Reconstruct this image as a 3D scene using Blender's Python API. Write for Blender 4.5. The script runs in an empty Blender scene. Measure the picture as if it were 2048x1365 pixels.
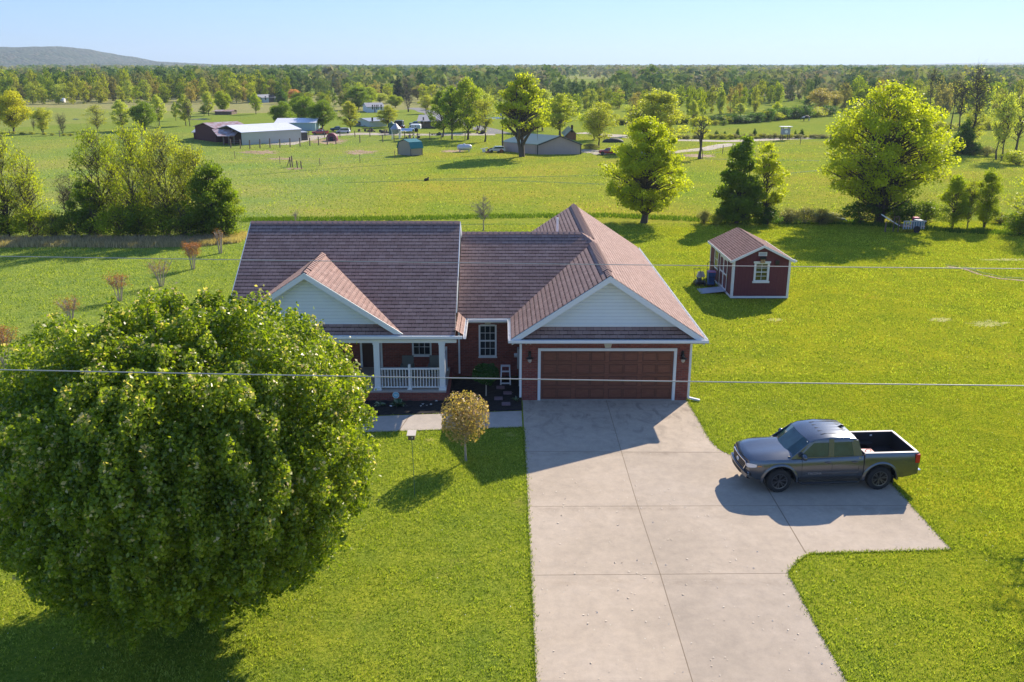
import bpy, bmesh, math, random
import numpy as np
from mathutils import Vector, Matrix
R = math.radians
SC = bpy.context.scene
COL = SC.collection
rnd = random.Random(7)

# ------------------------------------------------------------------ camera
CAM_H = 13.0
PITCH = math.atan(.29)
F_PX = 1750.0
PPX, PPY = 1004.0, 637.0
cam_d = bpy.data.cameras.new('camera')
cam = bpy.data.objects.new('camera', cam_d)
COL.objects.link(cam)
cam.location = (0, 0, CAM_H)
cam.rotation_euler = (math.pi / 2 - PITCH, 0, 0)
cam_d.sensor_width = 36
cam_d.lens = F_PX / 2048 * 36
cam_d.shift_x = (1024 - PPX) / 2048
cam_d.shift_y = (PPY - 682.5) / 2048
cam_d.clip_start = .1
cam_d.clip_end = 20000
SC.camera = cam

# ------------------------------------------------------------------ light
SUN_AZ = R(34.5)       # clockwise from +Y
SUN_EL = R(32)
w = bpy.data.worlds.new('World')
SC.world = w
w.use_nodes = True
nt = w.node_tree
sky = nt.nodes.new('ShaderNodeTexSky')
sky.sky_type = 'NISHITA'
sky.sun_disc = False
sky.sun_elevation = SUN_EL
sky.sun_rotation = SUN_AZ
sky.altitude = 0
sky.air_density = 1.0
sky.dust_density = 0.2
sky.ozone_density = 3.0
bg = nt.nodes['Background']
bg.inputs['Strength'].default_value = .15
hz = nt.nodes.new('ShaderNodeGamma'); hz.inputs['Gamma'].default_value = .58      # evens out the bright horizon of the sky model
tn = nt.nodes.new('ShaderNodeMix'); tn.data_type = 'RGBA'; tn.blend_type = 'MULTIPLY'; tn.inputs[0].default_value = 1
tn.inputs[7].default_value = (.68, .94, 1.46, 1)
nt.links.new(sky.outputs[0], hz.inputs['Color']); nt.links.new(hz.outputs[0], tn.inputs[6]); nt.links.new(tn.outputs[2], bg.inputs['Color'])
sd = Vector((math.sin(SUN_AZ) * math.cos(SUN_EL), math.cos(SUN_AZ) * math.cos(SUN_EL), math.sin(SUN_EL)))
sun_d = bpy.data.lights.new('sun', 'SUN')
sun_d.energy = 5.0
sun_d.angle = R(.55)
sun_d.color = (1, .87, .70)
sun = bpy.data.objects.new('sun', sun_d)
sun.rotation_euler = sd.to_track_quat('Z', 'Y').to_euler()
sun.location = (60, 90, 60)
COL.objects.link(sun)
SC.view_settings.view_transform = 'Standard'
SC.view_settings.look = 'None'
SC.view_settings.exposure = .78
SC.view_settings.gamma = 1

# ------------------------------------------------------------------ helpers
cp, sp = math.cos(PITCH), math.sin(PITCH)
def G(px, py, z=0):
    """ground spot seen at a photograph pixel, used to read the plan of the place"""
    v = (py - PPY) / F_PX
    D = (CAM_H - z) / math.tan(PITCH + math.atan(v))
    return ((px - PPX) / F_PX * (D * cp + (CAM_H - z) * sp), D)
def HT(py, D):
    """height of a point at distance D seen at row py"""
    return CAM_H - D * math.tan(PITCH + math.atan((py - PPY) / F_PX))
def PXM(D, z=0):
    return F_PX / (D * cp + (CAM_H - z) * sp)

def tag(o, label=None, cat=None, group=None, kind=None):
    if label: o['label'] = label
    if cat: o['category'] = cat
    if group: o['group'] = group
    if kind: o['kind'] = kind
    return o
def thing(name, label, cat, loc=(0, 0, 0), rz=0, group=None):
    o = bpy.data.objects.new(name, None)
    o.empty_display_size = .3
    COL.objects.link(o)
    o.location = loc
    o.rotation_euler = (0, 0, rz)
    return tag(o, label, cat, group)
def kids(o):
    return [c for c in bpy.data.objects if c.parent == o]
def dup(root, loc, rz=None, label=None, group=None, scale=None, color=None, cat=None):
    r = root.copy(); COL.objects.link(r); r.location = loc
    if rz is not None: r.rotation_euler = (0, 0, rz)
    if scale is not None: r.scale = scale
    if label: r['label'] = label
    if cat: r['category'] = cat
    if group: r['group'] = group
    if color is not None: r.color = color
    for ch in root.children:
        c = ch.copy(); COL.objects.link(c); c.parent = r
        if color is not None: c.color = color
        for g in ch.children:
            d = g.copy(); COL.objects.link(d); d.parent = c
    return r

class MB:
    def __init__(s): s.v = []; s.f = []; s.m = []
    def add(s, vs, fs, mi=0):
        b = len(s.v)
        s.v += [tuple(p) for p in vs]
        s.f += [tuple(b + i for i in f) for f in fs]
        s.m += [mi] * len(fs)
        return s
    def box(s, x0, x1, y0, y1, z0, z1, mi=0):
        if x0 > x1: x0, x1 = x1, x0
        if y0 > y1: y0, y1 = y1, y0
        if z0 > z1: z0, z1 = z1, z0
        return s.add([(x0, y0, z0), (x1, y0, z0), (x1, y1, z0), (x0, y1, z0), (x0, y0, z1), (x1, y0, z1), (x1, y1, z1), (x0, y1, z1)],
                     [(0, 3, 2, 1), (4, 5, 6, 7), (0, 1, 5, 4), (1, 2, 6, 5), (2, 3, 7, 6), (3, 0, 4, 7)], mi)
    def poly(s, pts, mi=0): return s.add(pts, [tuple(range(len(pts)))], mi)
    def prism(s, pts, ext, mi=0):
        n = len(pts); e = Vector(ext)
        a = [Vector(p) for p in pts]
        return s.add(a + [p + e for p in a], [tuple(range(n))[::-1], tuple(range(n, 2 * n))] +
                     [(i, (i + 1) % n, n + (i + 1) % n, n + i) for i in range(n)], mi)
    def tube(s, pts, rs, n=8, mi=0, cap=True):
        pts = [Vector(p) for p in pts]
        if not hasattr(rs, '__len__'): rs = [rs] * len(pts)
        vs, fs = [], []
        prev = None
        for i, p in enumerate(pts):
            d = (pts[min(i + 1, len(pts) - 1)] - pts[max(i - 1, 0)])
            if d.length < 1e-9: d = Vector((0, 0, 1))
            d.normalize()
            if prev is None:
                a = d.orthogonal().normalized()
            else:
                a = (prev - d * prev.dot(d))
                a = a.normalized() if a.length > 1e-6 else d.orthogonal().normalized()
            prev = a
            b = d.cross(a)
            for k in range(n):
                t = 2 * math.pi * (k + .5) / n
                vs.append(p + a * (math.cos(t) * rs[i]) + b * (math.sin(t) * rs[i]))
        for i in range(len(pts) - 1):
            for k in range(n):
                fs.append((i * n + k, i * n + (k + 1) % n, (i + 1) * n + (k + 1) % n, (i + 1) * n + k))
        if cap:
            fs.append(tuple(range(n))[::-1]); fs.append(tuple(range((len(pts) - 1) * n, len(pts) * n)))
        return s.add(vs, fs, mi)
    def beam(s, p0, p1, w, h, mi=0, up=(0, 0, 1)):
        p0, p1 = Vector(p0), Vector(p1); d = (p1 - p0).normalized(); u = Vector(up)
        a = d.cross(u).normalized(); b = a.cross(d).normalized()
        vs = [p + a * (i * w / 2) + b * (j * h / 2) for p in (p0, p1) for i, j in ((-1, -1), (1, -1), (1, 1), (-1, 1))]
        return s.add(vs, [(0, 3, 2, 1), (4, 5, 6, 7), (0, 1, 5, 4), (1, 2, 6, 5), (2, 3, 7, 6), (3, 0, 4, 7)], mi)
    def ball(s, c, r, seg=12, ring=8, mi=0):
        if not hasattr(r, '__len__'): r = (r, r, r)
        vs = [(c[0], c[1], c[2] + r[2])]
        for i in range(1, ring):
            t = math.pi * i / ring
            for k in range(seg):
                a = 2 * math.pi * k / seg
                vs.append((c[0] + r[0] * math.sin(t) * math.cos(a), c[1] + r[1] * math.sin(t) * math.sin(a), c[2] + r[2] * math.cos(t)))
        vs.append((c[0], c[1], c[2] - r[2]))
        fs = [(0, 1 + k, 1 + (k + 1) % seg) for k in range(seg)]
        for i in range(ring - 2):
            for k in range(seg):
                a = 1 + i * seg + k; b = 1 + i * seg + (k + 1) % seg
                fs.append((a, a + seg, b + seg, b))
        L = len(vs) - 1
        fs += [(L, L - seg + (k + 1) % seg, L - seg + k) for k in range(seg)]
        return s.add(vs, fs, mi)
    def lapped(s, poly, up, step=.2, lift=.017, mi=0, groove=None):
        """courses of shingles or boards over a flat polygon; each course a tilted strip with a real butt edge"""
        P = [Vector(p) for p in poly]
        n = Vector((0, 0, 0))
        for i in range(len(P)):
            a, b = P[i], P[(i + 1) % len(P)]
            n += a.cross(b)
        n.normalize()
        up = Vector(up); up = (up - n * up.dot(n)).normalized()
        v0 = min(p.dot(up) for p in P); v1 = max(p.dot(up) for p in P)
        k = 0
        while v0 + k * step < v1 - 1e-4:
            a, b = v0 + k * step, min(v0 + (k + 1) * step, v1)
            Q = P
            for sgn, lim in ((1, a), (-1, b)):
                out = []
                for i in range(len(Q)):
                    p, q = Q[i], Q[(i + 1) % len(Q)]
                    dp, dq = sgn * (p.dot(up) - lim), sgn * (q.dot(up) - lim)
                    if dp >= -1e-7: out.append(p)
                    if (dp > 1e-7 and dq < -1e-7) or (dp < -1e-7 and dq > 1e-7):
                        out.append(p + (q - p) * (dp / (dp - dq)))
                Q = out
                if len(Q) < 3: break
            if len(Q) >= 3 and groove:
                c_ = b - groove
                def cut(Q, sgn, lim):
                    out = []
                    for i in range(len(Q)):
                        p, q = Q[i], Q[(i + 1) % len(Q)]; dp, dq = sgn * (p.dot(up) - lim), sgn * (q.dot(up) - lim)
                        if dp >= -1e-7: out.append(p)
                        if (dp > 1e-7 and dq < -1e-7) or (dp < -1e-7 and dq > 1e-7): out.append(p + (q - p) * (dp / (dp - dq)))
                    return out
                lo_, hi_ = cut(Q, -1, c_), cut(Q, 1, c_)
                if len(hi_) >= 3: s.poly([p + n * .001 for p in hi_], mi + 1)
                if len(lo_) >= 3:
                    s.poly([p + n * lift for p in lo_], mi)
                    for lim, mm in ((a, mi + 1), (c_, mi)):
                        e = [p for p in lo_ if abs(p.dot(up) - lim) < 1e-5]
                        if len(e) >= 2: s.poly([e[0] + n * lift, e[-1] + n * lift, e[-1], e[0]], mm)
                k += 1; continue
            if len(Q) >= 3:
                top = [p + n * (lift * (1 - (p.dot(up) - a) / step) + .002) for p in Q]
                s.poly(top, mi)
                low = [i for i, p in enumerate(Q) if abs(p.dot(up) - a) < 1e-5]
                if len(low) >= 2:
                    i, j = low[0], low[-1]
                    s.poly([top[i], top[j], Q[j] - n * .002, Q[i] - n * .002], mi)
            k += 1
        return s
    def build(s, name, mat, parent=None, smooth=False, bevel=None, org=None, seg=2):
        me = bpy.data.meshes.new(name)
        off = Vector((0, 0, 0))
        if org is not None: off = Vector(org)
        elif parent is not None and parent.get('_w'): off = Vector(parent['_w'])
        me.from_pydata([tuple(Vector(v) - off) for v in s.v], [], s.f)
        for m in (mat if isinstance(mat, (list, tuple)) else [mat]): me.materials.append(m)
        me.polygons.foreach_set('material_index', s.m)
        if smooth: me.polygons.foreach_set('use_smooth', [True] * len(s.f))
        bm = bmesh.new(); bm.from_mesh(me)
        bmesh.ops.recalc_face_normals(bm, faces=bm.faces[:])
        if bevel:
            bmesh.ops.remove_doubles(bm, verts=bm.verts[:], dist=1e-5)
            ed = [e for e in bm.edges if len(e.link_faces) == 2 and e.calc_face_angle(0) > .5]
            bmesh.ops.bevel(bm, geom=ed, offset=bevel, segments=seg, affect='EDGES', clamp_overlap=True, profile=.6)
        bm.to_mesh(me); bm.free()
        o = bpy.data.objects.new(name, me)
        COL.objects.link(o)
        if parent is not None: o.parent = parent
        if org is not None and parent is None: o.location = off
        return o
def world_thing(name, label, cat, loc, group=None):
    """a thing whose parts are written in world coordinates"""
    o = thing(name, label, cat, loc, 0, group)
    o['_w'] = list(loc)
    return o
def sub(o, parent_root):
    """parts of a part keep the same origin"""
    return o
def part(mb, name, mat, root, parent=None, **k):
    """a mesh under root (or under one of root's parts), in world coordinates"""
    o = mb.build(name, mat, None, org=None, **k)
    me = o.data
    me.transform(Matrix.Translation(-Vector(root['_w'])))
    o.parent = parent if parent is not None else root
    return o

def mesh_np(name, V, Q, mats, midx=None, attr=None, smooth=False):
    """V (n,3), Q (m,4) or (m,3)"""
    me = bpy.data.meshes.new(name)
    k = Q.shape[1]
    me.vertices.add(len(V)); me.vertices.foreach_set('co', V.astype(np.float32).ravel())
    me.loops.add(Q.size); me.loops.foreach_set('vertex_index', Q.astype(np.int32).ravel())
    me.polygons.add(len(Q))
    me.polygons.foreach_set('loop_start', np.arange(0, Q.size, k, dtype=np.int32))
    me.polygons.foreach_set('loop_total', np.full(len(Q), k, dtype=np.int32))
    for m in mats: me.materials.append(m)
    if midx is not None: me.polygons.foreach_set('material_index', midx.astype(np.int32))
    if smooth: me.polygons.foreach_set('use_smooth', np.ones(len(Q), dtype=bool))
    me.update()
    if attr is not None:
        a = me.attributes.new('var', 'FLOAT', 'FACE')
        a.data.foreach_set('value', attr.astype(np.float32))
    me.validate()
    return me

# ------------------------------------------------------------------ materials
class NT:
    def __init__(s, name):
        s.m = bpy.data.materials.new(name); s.m.use_nodes = True
        s.t = s.m.node_tree; s.n = s.t.nodes
        s.p = s.n['Principled BSDF']; s.out = s.n['Material Output']
    def new(s, ty, **k):
        n = s.n.new(ty)
        for a, b in k.items():
            if a.startswith('i_'):
                key = a[2:].replace('_', ' ')
                n.inputs[key].default_value = b
            else: setattr(n, a, b)
        return n
    def L(s, a, b): s.t.links.new(a, b)
    def noise(s, vec, scale, detail=4, rough=.6, dist=0):
        n = s.new('ShaderNodeTexNoise'); n.inputs['Scale'].default_value = scale
        n.inputs['Detail'].default_value = detail; n.inputs['Roughness'].default_value = rough
        n.inputs['Distortion'].default_value = dist
        if vec is not None: s.L(vec, n.inputs['Vector'])
        return n.outputs['Fac']
    def ramp(s, fac, stops):
        r = s.new('ShaderNodeValToRGB')
        e = r.color_ramp.elements
        while len(e) < len(stops): e.new(.5)
        for i, (p, c) in enumerate(stops):
            e[i].position = p; e[i].color = (*c, 1) if len(c) == 3 else c
        s.L(fac, r.inputs['Fac']); return r.outputs['Color']
    def mix(s, a, b, fac, mode='MIX'):
        m = s.new('ShaderNodeMix', data_type='RGBA', blend_type=mode)
        for sock, val in ((m.inputs[6], a), (m.inputs[7], b), (m.inputs[0], fac)):
            if isinstance(val, (tuple, list)): sock.default_value = (*val, 1) if len(val) == 3 else val
            elif isinstance(val, (int, float)): sock.default_value = val
            else: s.L(val, sock)
        return m.outputs[2]
    def math(s, op, a, b=None, c=None, clamp=False):
        m = s.new('ShaderNodeMath', operation=op, use_clamp=clamp)
        for i, val in enumerate((a, b, c)):
            if val is None: continue
            if isinstance(val, (int, float)): m.inputs[i].default_value = val
            else: s.L(val, m.inputs[i])
        return m.outputs[0]
    def coord(s, which='Object'): return s.new('ShaderNodeTexCoord').outputs[which]
    def pos(s): return s.new('ShaderNodeNewGeometry').outputs['Position']
    def sep(s, v):
        n = s.new('ShaderNodeSeparateXYZ'); s.L(v, n.inputs[0]); return n.outputs
    def comb(s, x, y, z=0):
        n = s.new('ShaderNodeCombineXYZ')
        for i, val in enumerate((x, y, z)):
            if isinstance(val, (int, float)): n.inputs[i].default_value = val
            else: s.L(val, n.inputs[i])
        return n.outputs[0]
    def scale(s, v, k):
        n = s.new('ShaderNodeMapping'); n.inputs['Scale'].default_value = k; s.L(v, n.inputs['Vector']); return n.outputs[0]
    def bump(s, h, strength=.5, dist=.02):
        b = s.new('ShaderNodeBump'); b.inputs['Strength'].default_value = strength; b.inputs['Distance'].default_value = dist
        s.L(h, b.inputs['Height']); s.L(b.outputs[0], s.p.inputs['Normal']); return b
    def base(s, c):
        if isinstance(c, (tuple, list)): s.p.inputs['Base Color'].default_value = (*c, 1)
        else: s.L(c, s.p.inputs['Base Color'])
    def rough(s, r): s.p.inputs['Roughness'].default_value = r
def flat(name, col, rough=.6, metal=0, var=.12, scale=6, spec=.5, bump=0, coat=0):
    """plain surface with a little mottling"""
    t = NT(name)
    v = t.noise(t.coord(), scale, 5, .65)
    c = t.mix(tuple(x * (1 - var) for x in col), tuple(min(1, x * (1 + var)) for x in col), v)
    t.base(c); t.rough(rough)
    t.p.inputs['Metallic'].default_value = metal
    t.p.inputs['Specular IOR Level'].default_value = spec
    if coat: t.p.inputs['Coat Weight'].default_value = coat; t.p.inputs['Coat Roughness'].default_value = .04
    if bump: t.bump(t.noise(t.coord(), scale * 12, 4), bump, .01)
    return t.m
def foliage(name, c_dark, c_mid, c_lite, trans=.42, rough=.45, spec=.35, use_col=True, rim=None):
    t = NT(name)
    a = t.new('ShaderNodeAttribute', attribute_name='var')
    stops = [(0, c_dark), (.5, c_mid), (1, c_lite)] if rim is None else [(0, c_dark), (.4, c_mid), (.8, c_lite), (.9, rim)]
    c = t.ramp(a.outputs['Fac'], stops)
    if use_col:
        oi = t.new('ShaderNodeObjectInfo')
        c = t.mix(c, oi.outputs['Color'], 1.0, 'MULTIPLY')
    t.base(c); t.rough(rough); t.p.inputs['Specular IOR Level'].default_value = spec
    tr = t.new('ShaderNodeBsdfTranslucent')
    c2 = t.mix(c, (1.6, 1.75, .45), 1.0, 'MULTIPLY')
    t.L(c2, tr.inputs['Color'])
    mx = t.new('ShaderNodeMixShader'); mx.inputs[0].default_value = trans
    t.L(t.p.outputs[0], mx.inputs[1]); t.L(tr.outputs[0], mx.inputs[2]); t.L(mx.outputs[0], t.out.inputs['Surface'])
    return t.m

M = {}
M['white'] = flat('white_paint', (.72, .74, .74), .45, var=.05)
M['siding'] = flat('vinyl_siding', (.70, .76, .79), .5, var=.05, scale=2)
M['siding_groove'] = flat('vinyl_siding_groove', (.62, .67, .70), .6, var=.06, scale=2)  # siding colour darkened to paint the shade in the lap grooves
M['alum'] = flat('white_gutter', (.78, .79, .8), .35, var=.05)
M['black'] = flat('black_metal', (.015, .015, .017), .4, var=.2)
M['dark'] = flat('dark_cavity', (.012, .012, .014), .8)
M['glassdark'] = None
def glass_mat(name, col=(.02, .025, .03), rough=.06):
    t = NT(name)
    v = t.noise(t.coord(), 3, 3)
    t.base(t.mix(tuple(x * .5 for x in col), tuple(x * 1.8 for x in col), v)); t.rough(rough)
    t.p.inputs['Specular IOR Level'].default_value = .8
    t.bump(t.noise(t.coord(), 4, 2), .06, .02)
    return t.m
M['glass'] = glass_mat('window_glass')

def brick_mat(name, c1, c2, mortar, wall=True):
    t = NT(name)
    x, y, z = t.sep(t.coord())
    u = t.comb(t.math('ADD', x, y), z)
    b = t.new('ShaderNodeTexBrick'); t.L(u, b.inputs['Vector'])
    b.inputs['Scale'].default_value = 1
    b.inputs['Brick Width'].default_value = .22; b.inputs['Row Height'].default_value = .075
    b.inputs['Mortar Size'].default_value = .009; b.inputs['Mortar Smooth'].default_value = .3
    b.inputs['Color1'].default_value = (*c1, 1); b.inputs['Color2'].default_value = (*c2, 1); b.inputs['Mortar'].default_value = (*mortar, 1)
    n = t.noise(t.coord(), 9, 5, .7)
    c = t.mix(b.outputs['Color'], t.ramp(n, [(.3, (.55, .5, .5)), (.7, (1.25, 1.2, 1.2))]), .6, 'MULTIPLY')
    t.base(c); t.rough(.85)
    h = t.math('SUBTRACT', t.math('MULTIPLY', t.noise(t.coord(), 60, 3), .3), b.outputs['Fac'])
    t.bump(h, .6, .012)
    return t.m
M['brick'] = brick_mat('red_brick', (.20, .045, .034), (.30, .075, .05), (.22, .13, .11))
def shingle_mat(name, axis, slope=1.8, tint=1, cols=((.27, .168, .144), (.35, .235, .205)), gap=(.035, .02, .02), step=.2):
    t = NT(name)
    x, y, z = t.sep(t.coord())
    u = t.comb(x if axis == 'x' else y, t.math('MULTIPLY', z, slope))
    b = t.new('ShaderNodeTexBrick'); t.L(u, b.inputs['Vector'])
    b.inputs['Scale'].default_value = 1
    b.inputs['Brick Width'].default_value = .30; b.inputs['Row Height'].default_value = step
    b.inputs['Mortar Size'].default_value = .005; b.inputs['Mortar Smooth'].default_value = .1
    b.offset = .5; b.squash = 1
    b.inputs['Color1'].default_value = (*cols[0], 1); b.inputs['Color2'].default_value = (*cols[1], 1); b.inputs['Mortar'].default_value = (*gap, 1)
    n1 = t.noise(t.coord(), 1.1, 5, .65); n2 = t.noise(t.coord(), 90, 3, .7)
    c = t.mix(b.outputs['Color'], t.ramp(n1, [(.25, (.80, .80, .82)), (.75, (1.16, 1.14, 1.12))]), .75, 'MULTIPLY')
    c = t.mix(c, t.ramp(n2, [(.3, (.6, .6, .6)), (.75, (1.5, 1.45, 1.4))]), .7, 'MULTIPLY')
    t.base(c); t.rough(.9)
    t.bump(n2, .5, .006)
    return t.m
SL = 1 / math.sin(math.atan(.667))
def gap_mat():  # shadow lines under the courses, put into the dark gap colour
    t = NT('shingle_gap')
    n = t.noise(t.scale(t.coord(), (2.5, 2.5, 8)), 2.2, 3, .7)
    t.base(t.ramp(n, [(.46, (.022, .014, .014)), (.58, (.20, .13, .12))])); t.rough(1); t.p.inputs['Specular IOR Level'].default_value = .1
    return t.m
M['sh_gap'] = gap_mat()
M['sh_x'] = shingle_mat('shingle_front', 'x', SL)
M['sh_y'] = shingle_mat('shingle_side', 'y', SL)
M['cap'] = flat('ridge_cap', (.27, .17, .148), .9, var=.25, scale=25, bump=.4)

# ------------------------------------------------------------------ ground
def ground_mat():
    t = NT('grass_ground')
    P = t.pos(); x, y, z = t.sep(P)
    n_big = t.noise(P, .07, 4, .6); n_mid = t.noise(P, .5, 5, .65); n_fine = t.noise(P, 9, 6, .75)
    st = t.noise(t.scale(P, (.35, 2.4, 1)), 1.4, 4, .6)
    lawn = t.ramp(n_fine, [(.28, (.075, .125, .014)), (.48, (.22, .275, .028)), (.72, (.40, .43, .06))])
    lawn = t.mix(lawn, t.ramp(n_mid, [(.3, (.66, .78, .9)), (.7, (1.28, 1.16, 1.0))]), .9, 'MULTIPLY')
    field = t.ramp(t.noise(P, 4.5, 6, .75), [(.30, (.12, .15, .018)), (.5, (.285, .30, .04)), (.70, (.46, .43, .09))])
    field = t.mix(field, t.ramp(st, [(.32, (.62, .80, .80)), (.6, (1.12, 1.05, 1.0))]), .8, 'MULTIPLY')
    field = t.mix(field, t.ramp(n_big, [(.35, (.74, .95, .9)), (.65, (1.22, 1.06, 1.1))]), .9, 'MULTIPLY')
    wp = t.noise(P, .33, 5, .7, .6)
    lawn = t.mix(lawn, (.30, .255, .07), t.math('MULTIPLY', t.ramp(wp, [(.60, (0, 0, 0)), (.74, (1, 1, 1))]), .55))
    lawn = t.mix(lawn, (.09, .16, .012), t.math('MULTIPLY', t.ramp(t.noise(P, .8, 5, .7), [(.62, (0, 0, 0)), (.72, (1, 1, 1))]), .5))
    sunlit_side = t.math('MULTIPLY', t.math('SUBTRACT', x, 6), .12, clamp=True)  # right lawn yellower and brighter: its sunlit look put into the colour
    lawn = t.mix(lawn, t.mix(lawn, (1.2, 1.07, .62), 1, 'MULTIPLY'), sunlit_side)
    # mown yard against hay field
    edge = t.math('ADD', y, t.math('MULTIPLY', x, -.11))
    edge = t.math('ADD', edge, t.math('MULTIPLY', t.math('SUBTRACT', n_mid, .5), 2.5))
    m = t.math('SMOOTHSTEP' if False else 'SUBTRACT', edge, 70.3)
    m = t.math('MULTIPLY', m, 1.2, clamp=True)
    c = t.mix(lawn, field, m)
    # the yard left of the house is drier and paler
    lft = t.math('MULTIPLY', t.math('SUBTRACT', t.math('MULTIPLY', x, -1), 10), .09, clamp=True)
    far_l = t.math('MULTIPLY', lft, t.math('MULTIPLY', t.math('SUBTRACT', y, 26), .1, clamp=True))
    c = t.mix(c, t.mix(c, (.92, 1.04, 2.2), 1.0, 'MULTIPLY'), t.math('MULTIPLY', far_l, .7))
    # farther pastures
    fy = t.math('MULTIPLY', t.math('SUBTRACT', y, 110), .012, clamp=True)
    vor = t.new('ShaderNodeTexVoronoi'); vor.inputs['Scale'].default_value = 1
    t.L(t.scale(P, (.008, .006, 1)), vor.inputs['Vector'])
    far = t.ramp(t.sep(vor.outputs['Color'])[0], [(.1, (.16, .22, .03)), (.45, (.22, .27, .045)), (.7, (.26, .27, .08)), (.9, (.31, .27, .13))])
    far = t.mix(far, t.ramp(t.noise(P, .5, 6, .7), [(.3, (.65, .8, .8)), (.7, (1.2, 1.15, 1.1))]), .9, 'MULTIPLY')
    c = t.mix(c, far, t.math('MULTIPLY', fy, .75))
    t.base(c); t.rough(1); t.p.inputs['Specular IOR Level'].default_value = 0
    near = t.math('SUBTRACT', 1, t.math('MULTIPLY', y, .006, clamp=True))
    h = t.math('ADD', t.math('MULTIPLY', t.noise(P, 14, 5, .75), .6), t.math('MULTIPLY', t.noise(P, 2.2, 4, .7), .9))
    t.bump(h, .9, .10)
    return t.m
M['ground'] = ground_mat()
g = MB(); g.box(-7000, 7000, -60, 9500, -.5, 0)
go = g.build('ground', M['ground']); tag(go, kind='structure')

def sheet(name, pts, z, mat, kind='structure', sub=None, label=None):
    mb = MB(); mb.prism([(p[0], p[1], z - .003) for p in pts], (0, 0, .003))
    o = mb.build(name, mat); tag(o, label, kind=kind); return o

def concrete_mat(name, base, dark, light, blot=.5, joint=None):
    t = NT(name); P = t.coord()
    n1 = t.noise(P, .35, 6, .62, .4); n2 = t.noise(P, 3, 6, .7); n3 = t.noise(P, 60, 3, .7)
    c = t.ramp(n1, [(.3, dark), (.5, base), (.72, light)])
    c = t.mix(c, t.ramp(n2, [(.3, (.84, .84, .85)), (.7, (1.1, 1.09, 1.07))]), .8, 'MULTIPLY')
    c = t.mix(c, t.ramp(n3, [(.25, (.85, .85, .86)), (.75, (1.1, 1.1, 1.1))]), .8, 'MULTIPLY')
    if joint:   # every slab was poured on its own day
        x, y, z = t.sep(P)
        wn = t.new('ShaderNodeTexWhiteNoise'); t.L(t.comb(t.math('FLOOR', t.math('DIVIDE', t.math('SUBTRACT', x, .76), 3.42)), t.math('FLOOR', t.math('DIVIDE', t.math('SUBTRACT', y, .45), 3.95))), wn.inputs['Vector'])
        c = t.mix(c, t.ramp(wn.outputs['Value'], [(0, (.93, .93, .93)), (1, (1.05, 1.04, 1.02))]), 1.0, 'MULTIPLY')
        e = t.math('ABSOLUTE', t.math('SUBTRACT', t.math('FRACT', t.math('DIVIDE', t.math('SUBTRACT', y, .4), 3.93)), .5))
        jt = t.math('MULTIPLY', t.math('MULTIPLY', t.math('SUBTRACT', e, .44), 16, clamp=True), t.ramp(t.noise(P, 1.6, 5, .7), [(.45, (0, 0, 0)), (.65, (1, 1, 1))]))
        c = t.mix(c, t.mix(c, (.66, .63, .60), 1, 'MULTIPLY'), t.math('MULTIPLY', jt, .6))
        sp_ = t.ramp(t.noise(P, .9, 6, .8, 1.2), [(.66, (0, 0, 0)), (.70, (1, 1, 1))]); c = t.mix(c, t.mix(c, (.70, .68, .66), 1, 'MULTIPLY'), t.math('MULTIPLY', sp_, .6))
    if blot:   # tyre wear and old stains near the garage
        x, y, z = t.sep(P)
        b = t.noise(t.scale(P, (1.6, .9, 1)), 1.3, 6, .7, .6)
        m = t.ramp(b, [(.50, (0, 0, 0)), (.66, (1, 1, 1))])
        near = t.math('MULTIPLY', t.math('SUBTRACT', y, 27.5), .25, clamp=True)
        c = t.mix(c, t.mix(c, (.62, .62, .64), 1, 'MULTIPLY'), t.math('MULTIPLY', m, t.math('ADD', t.math('MULTIPLY', near, .75), .12)))
    t.base(c); t.rough(.9); t.p.inputs['Specular IOR Level'].default_value = .2
    t.bump(t.math('ADD', t.math('MULTIPLY', n3, .5), n2), .35, .008)
    return t.m
M['conc'] = concrete_mat('driveway_concrete', (.455, .385, .305), (.40, .34, .27), (.50, .43, .35), joint=True)
M['walk'] = concrete_mat('walk_concrete', (.44, .39, .33), (.37, .33, .29), (.50, .45, .39), 0)
M['joint'] = flat('joint_gap', (.20, .155, .105), .95)
drv = [(.83, 33.3), (7.47, 33.3), (7.5, 30.6), (7.52, 29.0), (7.66, 28.2), (8.0, 27.72), (8.6, 27.5), (9.4, 27.42), (12.62, 27.3),
       (12.55, 21.64), (8.52, 21.44), (8.1, 21.1), (7.62, 20.47), (7.58, 18), (7.56, 10), (7.6, 2), (.6, 2), (.7, 10), (.76, 18), (.80, 26)]
mb = MB(); mb.prism([(p[0], p[1], -.1) for p in drv], (0, 0, .112)); o = mb.build('driveway', M['conc']); tag(o, kind='structure')
jm = MB()
def jline(p0, p1, wd=.016, z=.0125):
    jm.beam((p0[0], p0[1], z), (p1[0], p1[1], z), wd, .003)
jline((.8, 28.08), (7.66, 27.98)); jline((.78, 24.12), (12.5, 24.18)); jline((.76, 20.36), (7.6, 20.45)); jline((.72, 14.5), (7.5, 14.5))
for a, b in (((4.2, 33.0), (4.17, 28.03)), ((4.17, 28.03), (4.16, 24.2)), ((4.16, 24.2), (4.2, 20.4)), ((4.2, 20.4), (4.14, 10))): jline(a, b, .02)
jline((8.5, 27.4), (8.41, 21.46), .03)
o = jm.build('driveway_joint', M['joint']); tag(o, kind='structure')
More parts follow.
